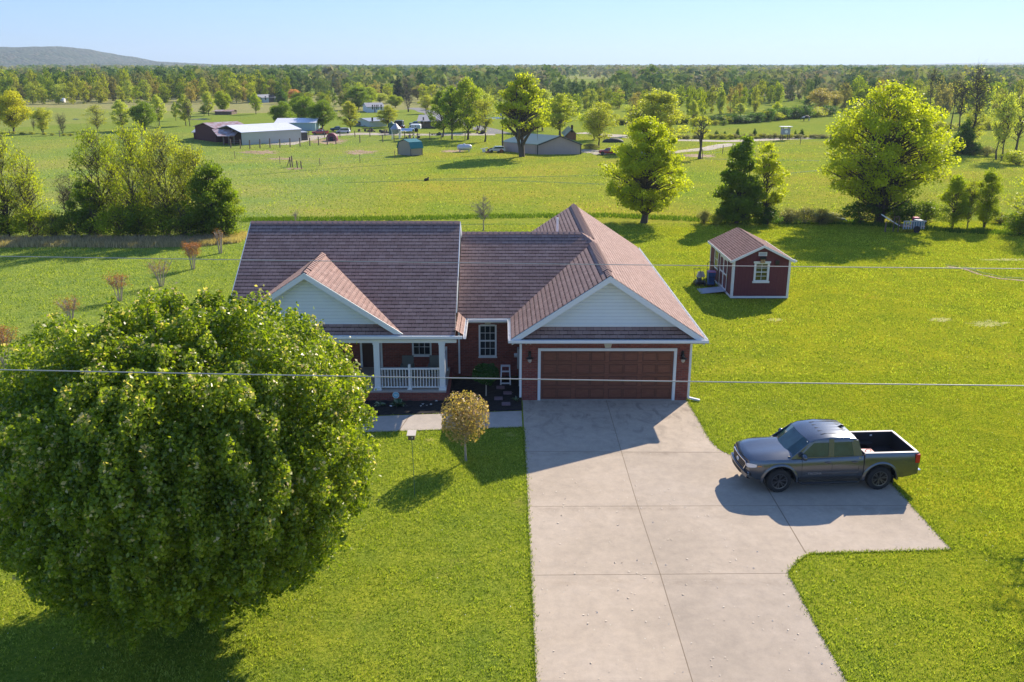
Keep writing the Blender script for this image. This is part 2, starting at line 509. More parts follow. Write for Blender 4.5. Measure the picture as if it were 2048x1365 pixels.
# front walk
wk = [(.76, 31.78), (-4.8, 31.25), (-9.5, 31.0), (-9.5, 29.6), (-4.8, 29.75), (.76, 30.22)]
mb = MB(); mb.prism([(p[0], p[1], -.1) for p in wk], (0, 0, .125)); o = mb.build('walkway', M['walk']); tag(o, kind='structure')
jm = MB()
jline((-1.55, 31.55), (-1.75, 30.05), .03, .026); jline((-3.55, 31.35), (-3.8, 29.85), .03, .026); jline((-5.8, 31.2), (-6.0, 29.7), .03, .026)
o = jm.build('walkway_joint', M['joint']); tag(o, kind='structure')
# mulch bed
def mulch():
    t = NT('dark_mulch'); P = t.coord()
    a = t.noise(P, 22, 5, .8, 1.0)
    t.base(t.ramp(a, [(.3, (.004, .004, .004)), (.6, (.022, .018, .016)), (.8, (.065, .055, .05))])); t.rough(.95)
    t.bump(a, 1, .04); return t.m
M['mulch'] = mulch()
bed = [(.8, 31.8), (.8, 35.7), (-9.5, 35.7), (-9.5, 31.05), (-4.8, 31.3)]
mb = MB()
nx, ny = 60, 28
from_y = lambda x: 31.3 + (x + 4.8) / 5.6 * .5 if x > -4.8 else 31.05 + (x + 9.5) / 4.7 * .25
vs, fs = [], []
for i in range(nx + 1):
    for j in range(ny + 1):
        xx = -9.5 + 10.28 * i / nx; yy = from_y(xx) + .03 + (35.65 - from_y(xx)) * j / ny
        e = min(i, j, nx - i, ny - j)
        vs.append((xx, yy, .03 + (.05 * rnd.random() if e else 0)))
for i in range(nx):
    for j in range(ny):
        a = i * (ny + 1) + j; fs.append((a, a + ny + 1, a + ny + 2, a + 1))
mb.add(vs, fs); o = mb.build('mulch_bed', M['mulch']); tag(o, kind='structure')
# roads, tracks and bare earth
M['gravel'] = concrete_mat('pale_gravel', (.42, .37, .30), (.33, .29, .23), (.5, .45, .38), 0)
M['earth'] = concrete_mat('bare_earth', (.34, .235, .15), (.24, .16, .10), (.45, .34, .23), 0)
M['dry'] = concrete_mat('dry_grass_patch', (.34, .34, .06), (.26, .29, .03), (.42, .39, .12), 0)
M['asph'] = concrete_mat('grey_asphalt', (.20, .20, .20), (.16, .16, .16), (.25, .25, .25), 0)
M['tallgrass'] = concrete_mat('tall_green_grass', (.10, .16, .012), (.07, .12, .01), (.14, .19, .02), 0)
Z = [.0]
def ribbon(name, pix, wid, mat, z):
    """a strip along photo pixels with a width in metres, ragged edges"""
    pts = [Vector((*G(*p), 0)) for p in pix]
    dense = []
    for a, b in zip(pts[:-1], pts[1:]):
        k = max(2, int((b - a).length / max(.6, wid)))
        dense += [a.lerp(b, i / k) for i in range(k)]
    dense.append(pts[-1])
    L_, R_ = [], []
    for i, p in enumerate(dense):
        d = (dense[min(i + 1, len(dense) - 1)] - dense[max(i - 1, 0)]).normalized(); n = Vector((-d.y, d.x, 0))
        wv = wid * .5 * (.75 + .5 * rnd.random())
        L_.append(p + n * wv); R_.append(p - n * wid * .5 * (.75 + .5 * rnd.random()))
    mb = MB(); n = len(dense)
    mb.add([(q.x, q.y, z) for q in L_ + R_], [(i, i + 1, n + i + 1, n + i) for i in range(n - 1)])
    o = mb.build(name, mat); return tag(o, kind='structure')
def blob(name, px, py, wpx, hpx, mat, z, seed=0):
    r = random.Random(seed * 31 + int(px)); n = 60; mb = MB(); pts = []
    for i in range(n):
        a = 2 * math.pi * i / n; k = .45 + .6 * r.random()
        X, Y = G(px + wpx / 2 * k * math.cos(a), py - hpx / 2 * k * math.sin(a)); pts.append((X, Y, z))
    mb.poly(pts); o = mb.build(name, mat); return tag(o, kind='structure')
ribbon('gravel_road', [(1225, 272), (1330, 280), (1460, 283), (1620, 276)], 4.5, M['gravel'], .012)
ribbon('gravel_road', [(1160, 266), (1240, 272), (1300, 277)], 4, M['gravel'], .016)
ribbon('gravel_track', [(1205, 306), (1330, 306), (1400, 300), (1470, 288)], 3.2, M['gravel'], .02)
blob('gravel_yard', 1205, 304, 130, 13, M['gravel'], .024, 3)
ribbon('farm_track', [(560, 290), (640, 272), (720, 268), (850, 270), (990, 269)], 5, M['gravel'], .012)
ribbon('lane', [(825, 216), (845, 221), (870, 230), (905, 240)], 4.5, M['asph'], .016)
ribbon('lane', [(905, 240), (960, 256), (1000, 268)], 4.5, M['asph'], .022)
for i, (a, b, c, d) in enumerate([(520, 305, 90, 9), (560, 318, 70, 5), (720, 305, 80, 10), (905, 303, 60, 6), (590, 338, 40, 5), (655, 283, 90, 12), (1400, 312, 90, 9)]):
    blob('earth_patch', a, b, c, d, M['earth'], .008, i)
for i, (a, b, c, d) in enumerate([(1975, 648, 90, 16), (1880, 640, 60, 10), (2010, 520, 120, 6), (1460, 560, 16, 8), (860, 880, 26, 8), (1020, 870, 30, 12), (1550, 640, 40, 8)]):
    blob('dry_patch', a, b, c, d, M['dry'], .006, i + 20)
ribbon('earth_rut', [(1893, 533), (1930, 539), (1960, 550), (2000, 558), (2048, 562), (2100, 563)], .32, M['earth'], .016)
ribbon('tall_grass_line', [(1890, 530), (1930, 535), (1965, 546), (2005, 555), (2060, 558)], .22, M['tallgrass'], .02)
for k, (px_, wd) in enumerate([([(0, 500), (230, 497), (480, 440)], .1), ([(560, 441), (800, 439), (1000, 433), (1215, 431)], .55), ([(700, 452), (960, 449), (1210, 449)], .4),
                 ([(690, 366), (850, 361), (1000, 361), (1210, 369)], .8), ([(860, 359), (1000, 356), (1200, 351)], .6), ([(480, 352), (660, 338), (900, 322)], .5),
                 ([(1400, 318), (1440, 319), (1640, 322)], .8), ([(1510, 352), (1570, 348), (1650, 340)], .7), ([(20, 266), (120, 268), (190, 272)], 1.2)]):
    ribbon('tall_grass_line', px_, wd, M['tallgrass'], .006 + k * .001)
M['pond'] = glass_mat('pond_water', (.10, .16, .2), .05)
blob('pond_water', 990, 237, 55, 5, M['pond'], .02, 5); blob('pond_water', 152, 239, 18, 3, M['pond'], .02, 6); blob('pond_water', 400, 239, 55, 4, M['pond'], .02, 7)

# ------------------------------------------------------------------ far hills
def hill(name, px0, px1, prof, D, depth, seed, mat):
    """profile: list of (pixel x, pixel y) of the skyline at distance D"""
    nx, ny = 220, 26; r = np.random.RandomState(seed)
    xs = np.linspace(px0, px1, nx)
    zt = np.array([max(0, HT(np.interp(x, [p[0] for p in prof], [p[1] for p in prof]), D)) for x in xs])
    zt = zt * (1 + .02 * np.interp(np.arange(nx), np.arange(0, nx, 4), r.randn(len(np.arange(0, nx, 4)))))
    vs = []
    for j in range(ny):
        u = j / (ny - 1); zf = math.sin(min(1, u * 1.6) * math.pi / 2) if u < .625 else math.cos((u - .625) / .375 * math.pi / 2)
        y = D - depth * .6 + depth * u
        for i in range(nx):
            X = (xs[i] - PPX) / F_PX * (D * cp + CAM_H * sp)
            zz = zt[i] * zf * (1 + .05 * math.sin(i * .11 + j * .6)) + (r.rand() * 5 * min(1, zt[i] / 15) if 0 < j < ny - 1 else 0)
            vs.append((X, y, zz - .6))
    fs = [(j * nx + i, j * nx + i + 1, (j + 1) * nx + i + 1, (j + 1) * nx + i) for j in range(ny - 1) for i in range(nx - 1)]
    mb = MB(); mb.add(vs, fs); o = mb.build(name, mat); tag(o, kind='structure'); return o
def wood_mat(name):
    t = NT(name); P = t.coord()
    v = t.new('ShaderNodeTexVoronoi'); v.inputs['Scale'].default_value = .07; t.L(P, v.inputs['Vector'])
    n = t.noise(P, .012, 5, .7)
    c = t.ramp(t.sep(v.outputs['Color'])[0], [(.1, (.012, .030, .016)), (.5, (.035, .058, .032)), (.9, (.06, .062, .045))])
    c = t.mix(c, t.ramp(n, [(.3, (.7, .75, .8)), (.7, (1.3, 1.25, 1.1))]), .8, 'MULTIPLY')
    t.base(c); t.rough(.95); t.bump(t.math('MULTIPLY', v.outputs['Distance'], -1), 1, 6); return t.m
M['wood'] = wood_mat('wooded_slope')
hill('hills', -300, 640, [(-300, 108), (-60, 99), (10, 95), (60, 96), (140, 99), (190, 107), (235, 122), (300, 127), (400, 131), (560, 134), (640, 137)], 2600, 1500, 1, M['wood'])
hill('hills', 480, 980, [(480, 137), (560, 135), (600, 131), (650, 130), (720, 132), (850, 133), (980, 137)], 3600, 1200, 2, M['wood'])
hill('hills', 1000, 2400, [(1000, 136), (1080, 133), (1300, 134), (1500, 135), (1560, 132), (1700, 132), (1900, 130), (2050, 131), (2400, 132)], 4600, 1200, 3, M['wood'])
hill('hills', 700, 2600, [(700, 133), (1100, 132), (1190, 130.5), (1300, 131.5), (1500, 131), (1800, 131), (1900, 127.5), (2100, 126), (2600, 127)], 8200, 1400, 4, M['wood'])

def haze():
    t = NT('haze_air')
    t.n.remove(t.p)
    v = t.new('ShaderNodeVolumePrincipled')
    v.inputs['Color'].default_value = (.66, .83, 1, 1)
    v.inputs['Density'].default_value = .00015
    v.inputs['Anisotropy'].default_value = .2
    t.L(v.outputs[0], t.out.inputs['Volume'])
    mb = MB(); mb.box(-7100, 7100, -160, 9700, -1.5, 150)
    o = mb.build('haze', t.m); tag(o, kind='stuff')
haze()

# ------------------------------------------------------------------ trees
def unit(a): return a / np.maximum(np.linalg.norm(a, axis=1, keepdims=True), 1e-9)
def leaf_quads(C, size, rs, up=.35, aspect=.62, outward=None):
    """one folded diamond leaf per centre"""
    n = len(C)
    N = unit(rs.randn(n, 3) + np.array([0, 0, up]) + (0 if outward is None else outward))
    T = unit(np.cross(N, rs.randn(n, 3)))
    B = np.cross(N, T)
    s = (size * (.6 + .8 * rs.rand(n)))[:, None]
    V = np.stack([C - T * s * .5, C + B * s * .5 * aspect + N * s * .12, C + T * s * .5, C - B * s * .5 * aspect + N * s * .12], 1)
    return V.reshape(-1, 3), np.arange(4 * n).reshape(n, 4)
def limb_np(paths, n=5):
    """paths: list of (points (k,3), radii (k,))"""
    VV, QQ, b = [], [], 0
    for pts, rad in paths:
        k = len(pts)
        d = np.gradient(pts, axis=0); d = unit(d)
        ref = np.array([1, 0, 0.]) if abs(d[0][0]) < .8 else np.array([0, 1, 0.])
        a = unit(np.cross(d, ref)); c = np.cross(d, a)
        th = 2 * np.pi * np.arange(n) / n
        ring = pts[:, None, :] + rad[:, None, None] * (np.cos(th)[None, :, None] * a[:, None, :] + np.sin(th)[None, :, None] * c[:, None, :])
        VV.append(ring.reshape(-1, 3))
        for i in range(k - 1):
            i0 = b + i * n + np.arange(n); i1 = b + i * n + (np.arange(n) + 1) % n
            QQ.append(np.stack([i0, i1, i1 + n, i0 + n], 1))
        b += k * n
    return np.concatenate(VV), np.concatenate(QQ)
def bez(p0, p1, p2, k):
    t = np.linspace(0, 1, k)[:, None]
    return (1 - t) ** 2 * p0 + 2 * t * (1 - t) * p1 + t * t * p2
PROF = {
    'egg': lambda u: np.maximum(0, np.sin(np.pi * np.clip(u, 0, 1) ** .58)) ** .75,
    'round': lambda u: np.sqrt(np.maximum(0, 1 - (2 * u - 1) ** 2)) ** .9,
    'oval': lambda u: np.maximum(0, np.sin(np.pi * np.clip(u, 0, 1) ** .85)) ** .7,
    'cone': lambda u: np.clip(1.06 - u, 0, 1) ** .75 * np.clip(u * 6 + .35, 0, 1),
    'vase': lambda u: np.clip(.35 + u * 1.05, 0, 1) * np.sqrt(np.maximum(0, 1 - np.clip((u - .55) / .47, 0, 1) ** 2)),
    'column': lambda u: np.clip(u * 5 + .4, 0, 1) * np.clip((1.02 - u) * 3, 0, 1) ** .6,
}
def gen_tree(seed, H, Rr, z0, prof='oval', nc=60, nl=8000, leaf=.25, rc=.22, trunk_r=.18, twigs=0, nleader=1, bare=0, lean=(0, 0), limb_k=1.0, thin=1.0, lowbias=.8):
    """returns trunk (V,Q), crown (V,Q,var)"""
    rs = np.random.RandomState(seed)
    pf = PROF[prof]
    u = rs.rand(nc * 6) ** lowbias
    keep = rs.rand(len(u)) < pf(u) + .05; u = u[keep][:nc]; nc = len(u)
    rho = rs.rand(nc) ** .42
    ang = rs.rand(nc) * 2 * np.pi
    rad = Rr * pf(u) * rho * (1 - rc * .5) * (.86 + .28 * rs.rand(nc))
    zc = z0 + u * (H - z0) * (1 - .3 * rc)
    C = np.stack([rad * np.cos(ang) + lean[0] * zc / H, rad * np.sin(ang) + lean[1] * zc / H, zc], 1)
    paths = []
    leaders = []
    for i in range(nleader):
        a = 2 * np.pi * (i + rs.rand() * .5) / nleader
        sp_ = 0 if nleader == 1 else Rr * .3
        base = np.array([0 if nleader == 1 else .12 * Rr * .3 * math.cos(a), 0 if nleader == 1 else .12 * Rr * .3 * math.sin(a), -.1])
        top = np.array([sp_ * math.cos(a) + lean[0] * .9, sp_ * math.sin(a) + lean[1] * .9, H * (.93 - .1 * rs.rand() * (nleader > 1))])
        mid = (base + top) / 2 + np.array([rs.randn() * .05 * Rr - sp_ * .35 * math.cos(a), rs.randn() * .05 * Rr - sp_ * .35 * math.sin(a), 0])
        p = bez(base, mid, top, 9)
        p[1:-1] += rs.randn(7, 3) * .012 * H * np.array([1, 1, 0])
        r = trunk_r * (1 if nleader == 1 else .7) * (np.linspace(1, .08, 9) ** 1.1)
        r[0] *= 1.35
        leaders.append(p); paths.append((p, r))
    for i in range(nc):
        p = leaders[rs.randint(nleader)]
        hz = min(max(C[i, 2] - (.25 + .55 * rs.rand()) * np.hypot(C[i, 0], C[i, 1]) * 1.1, z0 * .55), C[i, 2])
        k = min(max(hz / (H * .93), 0.02), .97); idx = k * 8; j = int(idx); s0 = p[j] + (p[min(j + 1, 8)] - p[j]) * (idx - j)
        e = C[i]; m = (s0 + e) / 2 + np.array([0, 0, (.10 if z0 > 0 else 0) * np.linalg.norm(e - s0)]) + rs.randn(3) * .06 * np.linalg.norm(e - s0)
        q = bez(s0, m, e, 5)
        r0 = trunk_r * .42 * limb_k * (1 - .8 * k) + .012
        paths.append((q, np.linspace(r0, r0 * .22, 5)))
        for w_ in range(twigs):
            f = .35 + .65 * rs.rand(); b0 = q[int(f * 4)]
            e2 = b0 + rs.randn(3) * rc * Rr * .9 + np.array([0, 0, rc * Rr * .35])
            m2 = (b0 + e2) / 2 + rs.randn(3) * rc * Rr * .15
            paths.append((bez(b0, m2, e2, 3), np.linspace(r0 * .28 + .004, .004, 3)))
    TV, TQ = limb_np(paths, 5)
    if bare >= 1: return (TV, TQ), None
    per = rs.dirichlet(np.ones(nc) * 5) * nl; per = per.astype(int)
    L = []; OW = []; VR = []
    for i in range(nc):
        k = per[i]
        if k < 1: continue
        d = unit(rs.randn(k, 3)); rr = (rs.rand(k) ** .5)[:, None] * rc * Rr * (.7 + .7 * rs.rand())
        p = C[i] + d * rr * np.array([1.15, 1.15, .72]) * thin
        L.append(p); OW.append(d * .5)
        VR.append(np.clip(.5 + .16 * rs.randn(k) + .12 * rs.randn(), 0, 1))
    L = np.concatenate(L); OW = np.concatenate(OW); VR = np.concatenate(VR)
    V, Q = leaf_quads(L, leaf, rs, .3, .7, OW)
    return (TV, TQ), (V, Q, VR)
M['bark'] = flat('grey_bark', (.085, .068, .052), .95, var=.45, scale=5, bump=.6)
M['bark_pale'] = flat('pale_bark', (.27, .23, .18), .9, var=.35, scale=6, bump=.4)
M['lf_green'] = foliage('green_leaves', (.030, .070, .008), (.075, .135, .014), (.15, .21, .03))
M['lf_yellow'] = foliage('yellow_green_leaves', (.12, .17, .006), (.24, .29, .010), (.36, .38, .03), .5)
M['lf_wood'] = foliage('woodland_leaves', (.60, .62, .55), (1.05, 1.08, .95), (1.6, 1.6, 1.3), .45, .7, .05)
M['needle'] = foliage('dark_needles', (.012, .028, .010), (.028, .055, .018), (.05, .09, .03), .15)

def tree_proto(name, label, cat, loc, gen, leafm, bark=None, crown='crown', group=None, rz=0, scale=1, color=(1, 1, 1, 1)):
    (TV, TQ), cr = gen
    t = thing(name, label, cat, loc, rz, group)
    t.scale = (scale,) * 3 if not hasattr(scale, '__len__') else scale
    o = bpy.data.objects.new('trunk', mesh_np('trunk', TV, TQ, [bark or M['bark']], smooth=True)); COL.objects.link(o); o.parent = t
    if cr is not None:
        o = bpy.data.objects.new(crown, mesh_np(crown, cr[0], cr[1], [leafm], attr=cr[2])); COL.objects.link(o); o.parent = t; o.color = color
    t.color = color
    return t

# ------------------------------------------------------------------ the brick house
HOU = world_thing('brick_house', 'red brick ranch house with brown shingle roofs, white porch and brown double garage door', 'house', (-1.5, 38, 0))
PITCHR = .667
ze = 2.75
A = dict(up_front=(0, 1, PITCHR), up_back=(0, -1, PITCHR), up_left=(1, 0, PITCHR), up_right=(-1, 0, PITCHR))
# key plan numbers
LX0, LX1, LYE, LYR, LZR = -11.07, -1.86, 32.95, 38.3, 2.75 + (38.3 - 32.95) * .667
MYE, MYR, MZR, MXE = 35.35, 39.62, 2.75 + 4.27 * .667, 3.60
GX0, GX1, GXC, GYF, GYB = .36, 7.9, 4.13, 32.45, 50.3
GZR = ze + (GXC - GX0) * .667
YJ = MYE + (GXC - GX0)          # where the valley meets the garage ridge
YJB = 2 * MYR - YJ
fr, sd_ = MB(), MB()
# left wing front and back
fr.lapped([(LX0, LYE, ze), (LX1, LYE, ze), (LX1, LYR, LZR), (LX0, LYR, LZR)], A['up_front'], .2, .013, 0, .040)
fr.lapped([(LX1, 2 * LYR - LYE, ze), (LX0, 2 * LYR - LYE, ze), (LX0, LYR, LZR), (LX1, LYR, LZR)], A['up_back'], .2, .013, 0, .040)
# middle
fr.lapped([(LX1, MYE, ze), (GX0, MYE, ze), (GXC, YJ, GZR), (MXE, MYR, MZR), (LX1, MYR, MZR)], A['up_front'], .2, .013, 0, .040)
fr.lapped([(GX0, 2 * MYR - MYE, ze), (LX1, 2 * MYR - MYE, ze), (LX1, MYR, MZR), (MXE, MYR, MZR), (GXC, YJB, GZR)], A['up_back'], .2, .013, 0, .040)
# garage wing
sd_.lapped([(GX0, MYE, ze), (GX0, GYF, ze), (GXC, GYF, GZR), (GXC, YJ, GZR)], A['up_left'], .2, .013, 0, .040)
sd_.lapped([(GX0, GYB, ze), (GX0, 2 * MYR - MYE, ze), (GXC, YJB, GZR), (GXC, GYB, GZR)], A['up_left'], .2, .013, 0, .040)
sd_.lapped([(GX1, GYF, ze), (GX1, GYB, ze), (GXC, GYB, GZR), (GXC, GYF, GZR)], A['up_right'], .2, .010, 0, .02)
sd_.lapped([(GXC, YJ, GZR), (GXC, YJB, GZR), (MXE, MYR, MZR)], A['up_right'], .2, .013, 0, .040)
# pent strip under the garage gable
fr.lapped([(GX0 + .1, GYF + .02, ze + .01), (GX1 - .1, GYF + .02, ze + .01), (GX1 - .75, 32.97, ze + .36), (GX0 + .75, 32.97, ze + .36)], A['up_front'], .2, .013, 0, .040)
# porch gable
PX_, PZ = -7.67, 5.27
PYF = 33.02; hw = (PZ - ze) / .667
pye = LYE
def zl(y): return ze + (y - LYE) * .667
ytop = LYE + (PZ - ze) / .667
sd_.lapped([(PX_ + hw + .02, PYF, PZ - hw * .667), (PX_, ytop + .0, PZ), (PX_, PYF, PZ)][::1], A['up_right'], .2, .008, 0, .016)
sd_.lapped([(PX_, PYF, PZ), (PX_, ytop, PZ), (PX_ - hw - .02, PYF, PZ - hw * .667)], A['up_left'], .2, .013, 0, .040)
# narrow sunlit slip of roof beside the left rake
sd_.lapped([(LX1 + .32, LYE + .1, ze - .02), (LX1 + .32, MYE + .1, ze - .02), (LX1 - .02, MYE + .3, ze + .2), (LX1 - .02, LYE + .1, ze + .2)], A['up_right'], .2, .013, 0, .040)
roof = part(fr, 'roof', [M['sh_x'], M['sh_gap']], HOU)
part(sd_, 'roof_slope', [M['sh_y'], M['sh_gap']], HOU, roof)
# slab under the shingles so nothing is paper thin
sb = MB()
def slab(p, t=.1): sb.prism([Vector(q) - Vector((0, 0, t + .012)) for q in p], (0, 0, t))
slab([(LX0, LYE, ze), (LX1, LYE, ze), (LX1, LYR, LZR), (LX0, LYR, LZR)])
slab([(LX1, 2 * LYR - LYE, ze), (LX0, 2 * LYR - LYE, ze), (LX0, LYR, LZR), (LX1, LYR, LZR)])
slab([(LX1, MYE, ze), (GX0, MYE, ze), (GXC, YJ, GZR), (MXE, MYR, MZR), (LX1, MYR, MZR)])
slab([(GX0, 2 * MYR - MYE, ze), (LX1, 2 * MYR - MYE, ze), (LX1, MYR, MZR), (MXE, MYR, MZR), (GXC, YJB, GZR)])
slab([(GX0, MYE, ze), (GX0, GYF, ze), (GXC, GYF, GZR), (GXC, YJ, GZR)])
slab([(GX0, GYB, ze), (GX0, 2 * MYR - MYE, ze), (GXC, YJB, GZR), (GXC, GYB, GZR)])
slab([(GX1, GYF, ze), (GX1, GYB, ze), (GXC, GYB, GZR), (GXC, GYF, GZR)])
part(sb, 'roof_deck', M['white'], HOU, roof)
# ridge caps and ridge vents
M['gdoor_line'] = flat('shaded_door_groove', (.12, .044, .026), .6)  # door colour darkened round the panels, standing for shade in the grooves
def cap(p0, p1, wd=.2, h=.05):
    rc_ = MB()
    h *= .4; wd *= .68
    p0, p1 = Vector(p0), Vector(p1); n = max(1, int((p1 - p0).length / .24)); d = (p1 - p0) / n
    side = Vector((-d.y, d.x, 0)).normalized()
    for i in range(n):
        a = p0 + d * i; b = a + d * 1.0
        u0, u1 = Vector((0, 0, h + .02)), Vector((0, 0, h))
        dn = Vector((0, 0, -wd * .55))
        rc_.add([a + side * wd + dn + u0, a + u0 + Vector((0, 0, .01)), a - side * wd + dn + u0, b + side * wd + dn + u1, b + u1 + Vector((0, 0, .01)), b - side * wd + dn + u1,
                 a + side * wd + dn, a - side * wd + dn, b + side * wd + dn, b - side * wd + dn],
                [(0, 1, 4, 3), (1, 2, 5, 4), (0, 6, 7, 2, 1), (3, 4, 5, 9, 8), (0, 3, 8, 6), (2, 7, 9, 5)])
    part(rc_, 'ridge_cap', M['cap'], HOU, roof)
cap((LX0, LYR, LZR), (LX1, LYR, LZR), .22, .07)
cap((LX1, MYR, MZR), (MXE, MYR, MZR), .22, .07)
cap((MXE, MYR, MZR), (GXC, YJ, GZR), .16, .03)
cap((GXC, YJB, GZR), (MXE, MYR, MZR), .16, .03)
cap((GXC, GYF + 1.0, GZR), (GXC, YJ, GZR), .26, .09); cap((GXC, GYF, GZR), (GXC, GYF + 1.0, GZR), .18, .03)
cap((GXC, YJB, GZR), (GXC, GYB, GZR), .26, .09)
cap((PX_, PYF + .6, PZ), (PX_, ytop - .1, PZ), .24, .08); cap((PX_, PYF, PZ), (PX_, PYF + .6, PZ), .16, .03)
# walls
WY = 35.8; GWY = 32.95; GWX0, GWX1 = .8, 7.44
LWX0, LWX1 = -10.6, -1.95
def wallbox(mb, x0, x1, y0, y1, z0, z1, holes=()):
    """front wall (facing -Y) with rectangular holes (x0,x1,z0,z1)"""
    xs = sorted({x0, x1, *[h[0] for h in holes], *[h[1] for h in holes]}); zs = sorted({z0, z1, *[h[2] for h in holes], *[h[3] for h in holes]})
    for a, b in zip(xs[:-1], xs[1:]):
        for c, d in zip(zs[:-1], zs[1:]):
            if not any(h[0] <= (a + b) / 2 <= h[1] and h[2] <= (c + d) / 2 <= h[3] for h in holes):
                mb.box(a, b, y0, y1, c, d)
W1 = (-3.85, -3.05, .95, 2.45)     # porch window
DOOR = (-6.1, -5.15, .42, 2.5)
W2 = (-.98, -.25, .90, 2.33)     # window in the recess
GD = (1.45, 6.92, .02, 2.19)     # garage door
wl = MB()
wallbox(wl, LWX0, GWX0, WY, WY + .22, 0, 2.66, [W1, DOOR, W2])
wallbox(wl, GWX0, GWX1, GWY, GWY + .22, 0, 2.66, [GD])
wl.box(GWX0, GWX0 + .22, GWY + .222, WY + .2, 0, 2.66)
wl.box(GWX1 - .22, GWX1, GWY + .222, 49.8, 0, 2.66)
wl.box(LWX0, LWX0 + .22, WY + .222, 43.2, 0, 2.66)
wl.box(LWX0 + .222, GWX1 - .222, 43.0, 43.2, 0, 2.66)
wl.box(GWX0 + .3, GWX1 - .222, 49.6, 49.8, 0, 2.66)
wall = part(wl, 'wall', M['brick'], HOU)
# soldier course bands over the openings
M['brick_v'] = brick_mat('soldier_brick', (.21, .05, .038), (.30, .08, .055), (.22, .13, .11))
sc = MB(); n = 74
for i in range(n):
    xa = GWX0 + .06 + i * (GWX1 - GWX0 - .12) / n
    sc.box(xa, xa + .072, GWY - .012, GWY + .01, 2.27, 2.47)
part(sc, 'soldier_course', M['brick_v'], HOU, wall)
sc = MB()
for i in range(14):
    xa = -1.22 + i * .085; sc.box(xa, xa + .072, WY - .012, WY + .01, 2.36, 2.56)
part(sc, 'soldier_course', M['brick_v'], HOU, wall)
ks = MB(); M['stone'] = flat('limestone', (.55, .50, .40), .8, var=.1)
ks.prism([(4.08, GWY - .05, 2.24), (4.30, GWY - .05, 2.24), (4.38, GWY - .05, 2.52), (4.00, GWY - .05, 2.52)], (0, .045, 0))
part(ks, 'keystone', M['stone'], HOU, wall)
ks = MB(); ks.prism([(-.72, WY - .05, 2.345), (-.50, WY - .05, 2.345), (-.42, WY - .05, 2.60), (-.80, WY - .05, 2.60)], (0, .045, 0))
part(ks, 'keystone', M['stone'], HOU, wall)
# gable triangles, siding
def gable(x0, x1, xc, zb, zt, y, name='gable_siding'):
    g_ = MB(); g_.lapped([(x0, y, zb), (x1, y, zb), (xc, y, zt)], (0, 0, 1), .14, .014, 0, .026)
    g_.prism([(x0, y + .02, zb), (x1, y + .02, zb), (xc, y + .02, zt)], (0, .06, 0))
    return part(g_, name, [M['siding'], M['siding_groove']], HOU)
gy = GWY
gable(GX0 + .78, GX1 - .78, GXC, ze + .37, GZR - .10, gy)
gable(PX_ - hw + .64, PX_ + hw - .64, PX_, ze + .28, PZ - .14, PYF + .42)
tr = MB(); tr.box(GX0 + .72, GX1 - .72, gy - .035, gy - .014, ze + .355, ze + .43)
part(tr, 'trim_board', M['white'], HOU)
tr = MB(); tr.box(PX_ - hw + .6, PX_ + hw - .6, PYF + .385, PYF + .406, ze + .27, ze + .33)
part(tr, 'trim_board', M['white'], HOU)
# back gable and left gable
g_ = MB(); g_.prism([(GX0 + .5, 49.7, 2.66), (GX1 - .5, 49.7, 2.66), (GXC, 49.7, GZR - .15)], (0, .1, 0))
part(g_, 'rear_gable', M['siding'], HOU)
g_ = MB(); g_.prism([(LX0 + .5, LYE + .6, 2.66), (LX0 + .5, 43.0, 2.66), (LX0 + .5, LYR, LZR - .2)], (.1, 0, 0))
part(g_, 'end_gable', M['siding'], HOU)
g_ = MB(); g_.prism([(LX1 - .12, LYE + 2.5, 2.66 + .3), (LX1 - .12, 43.0, 2.7), (LX1 - .12, LYR, LZR - .16)], (.08, 0, 0))
part(g_, 'end_gable', M['siding'], HOU)
# rake boards, soffits, fascia
rk = MB()
def rake(xa, za, xb, zb, y, hgt=.24, dep=.04):
    rk.prism([(xa, y, za), (xb, y, zb), (xb, y, zb - hgt), (xa, y, za - hgt)], (0, dep, 0))
rake(GX0 + .02, ze - .01, GXC, GZR - .01, GYF - .03); rake(GX1 - .02, ze - .01, GXC + .001, GZR - .01, GYF - .03)
rake(PX_ - hw, ze + .03, PX_, PZ - .01, PYF - .05); rake(PX_ + hw, ze + .03, PX_ + .001, PZ - .01, PYF - .05)
# gable overhang soffits
for s in (1, -1):
    xe = GX1 if s > 0 else GX0
    rk.prism([(GXC, GYF + .012, GZR - .16), (xe, GYF + .012, ze - .12), (xe, GYF + .012, ze - .15), (GXC, GYF + .012, GZR - .19)], (0, .49, 0))
    xe = PX_ + s * hw
    rk.prism([(PX_, PYF - .008, PZ - .16), (xe, PYF - .008, ze - .12), (xe, PYF - .008, ze - .15), (PX_, PYF - .008, PZ - .19)], (0, .42, 0))
# side rakes of the left wing
rk.prism([(LX1 + .003, LYR, LZR + .02), (LX1 + .003, MYE + .3, ze + 1.8), (LX1 + .003, MYE + .3, ze + 1.55), (LX1 + .003, LYR, LZR - .24)], (.03, 0, 0))
rk.prism([(LX1 + .003, LYR, LZR + .02), (LX1 + .003, 42.9, ze + .5), (LX1 + .003, 42.9, ze + .25), (LX1 + .003, LYR, LZR - .24)], (.03, 0, 0))
rk.prism([(LX0 - .033, LYR, LZR + .02), (LX0 - .033, LYE, ze + .02), (LX0 - .033, LYE, ze - .2), (LX0 - .033, LYR, LZR - .24)], (.03, 0, 0))
# eave fascia + porch beam
rk.box(LX0, LX1, LYE - .02, LYE + .02, ze - .20, ze - .02)
rk.box(GX0, GX1, GYF - .0, GYF + .03, ze - .20, ze - .03)
rk.box(LX1 + .3, GX0, MYE - .02, MYE + .02, ze - .20, ze - .02)
rk.box(LX0 + .1, LX1 + .05, LYE + .03, LYE + .3, ze - .33, ze - .2)
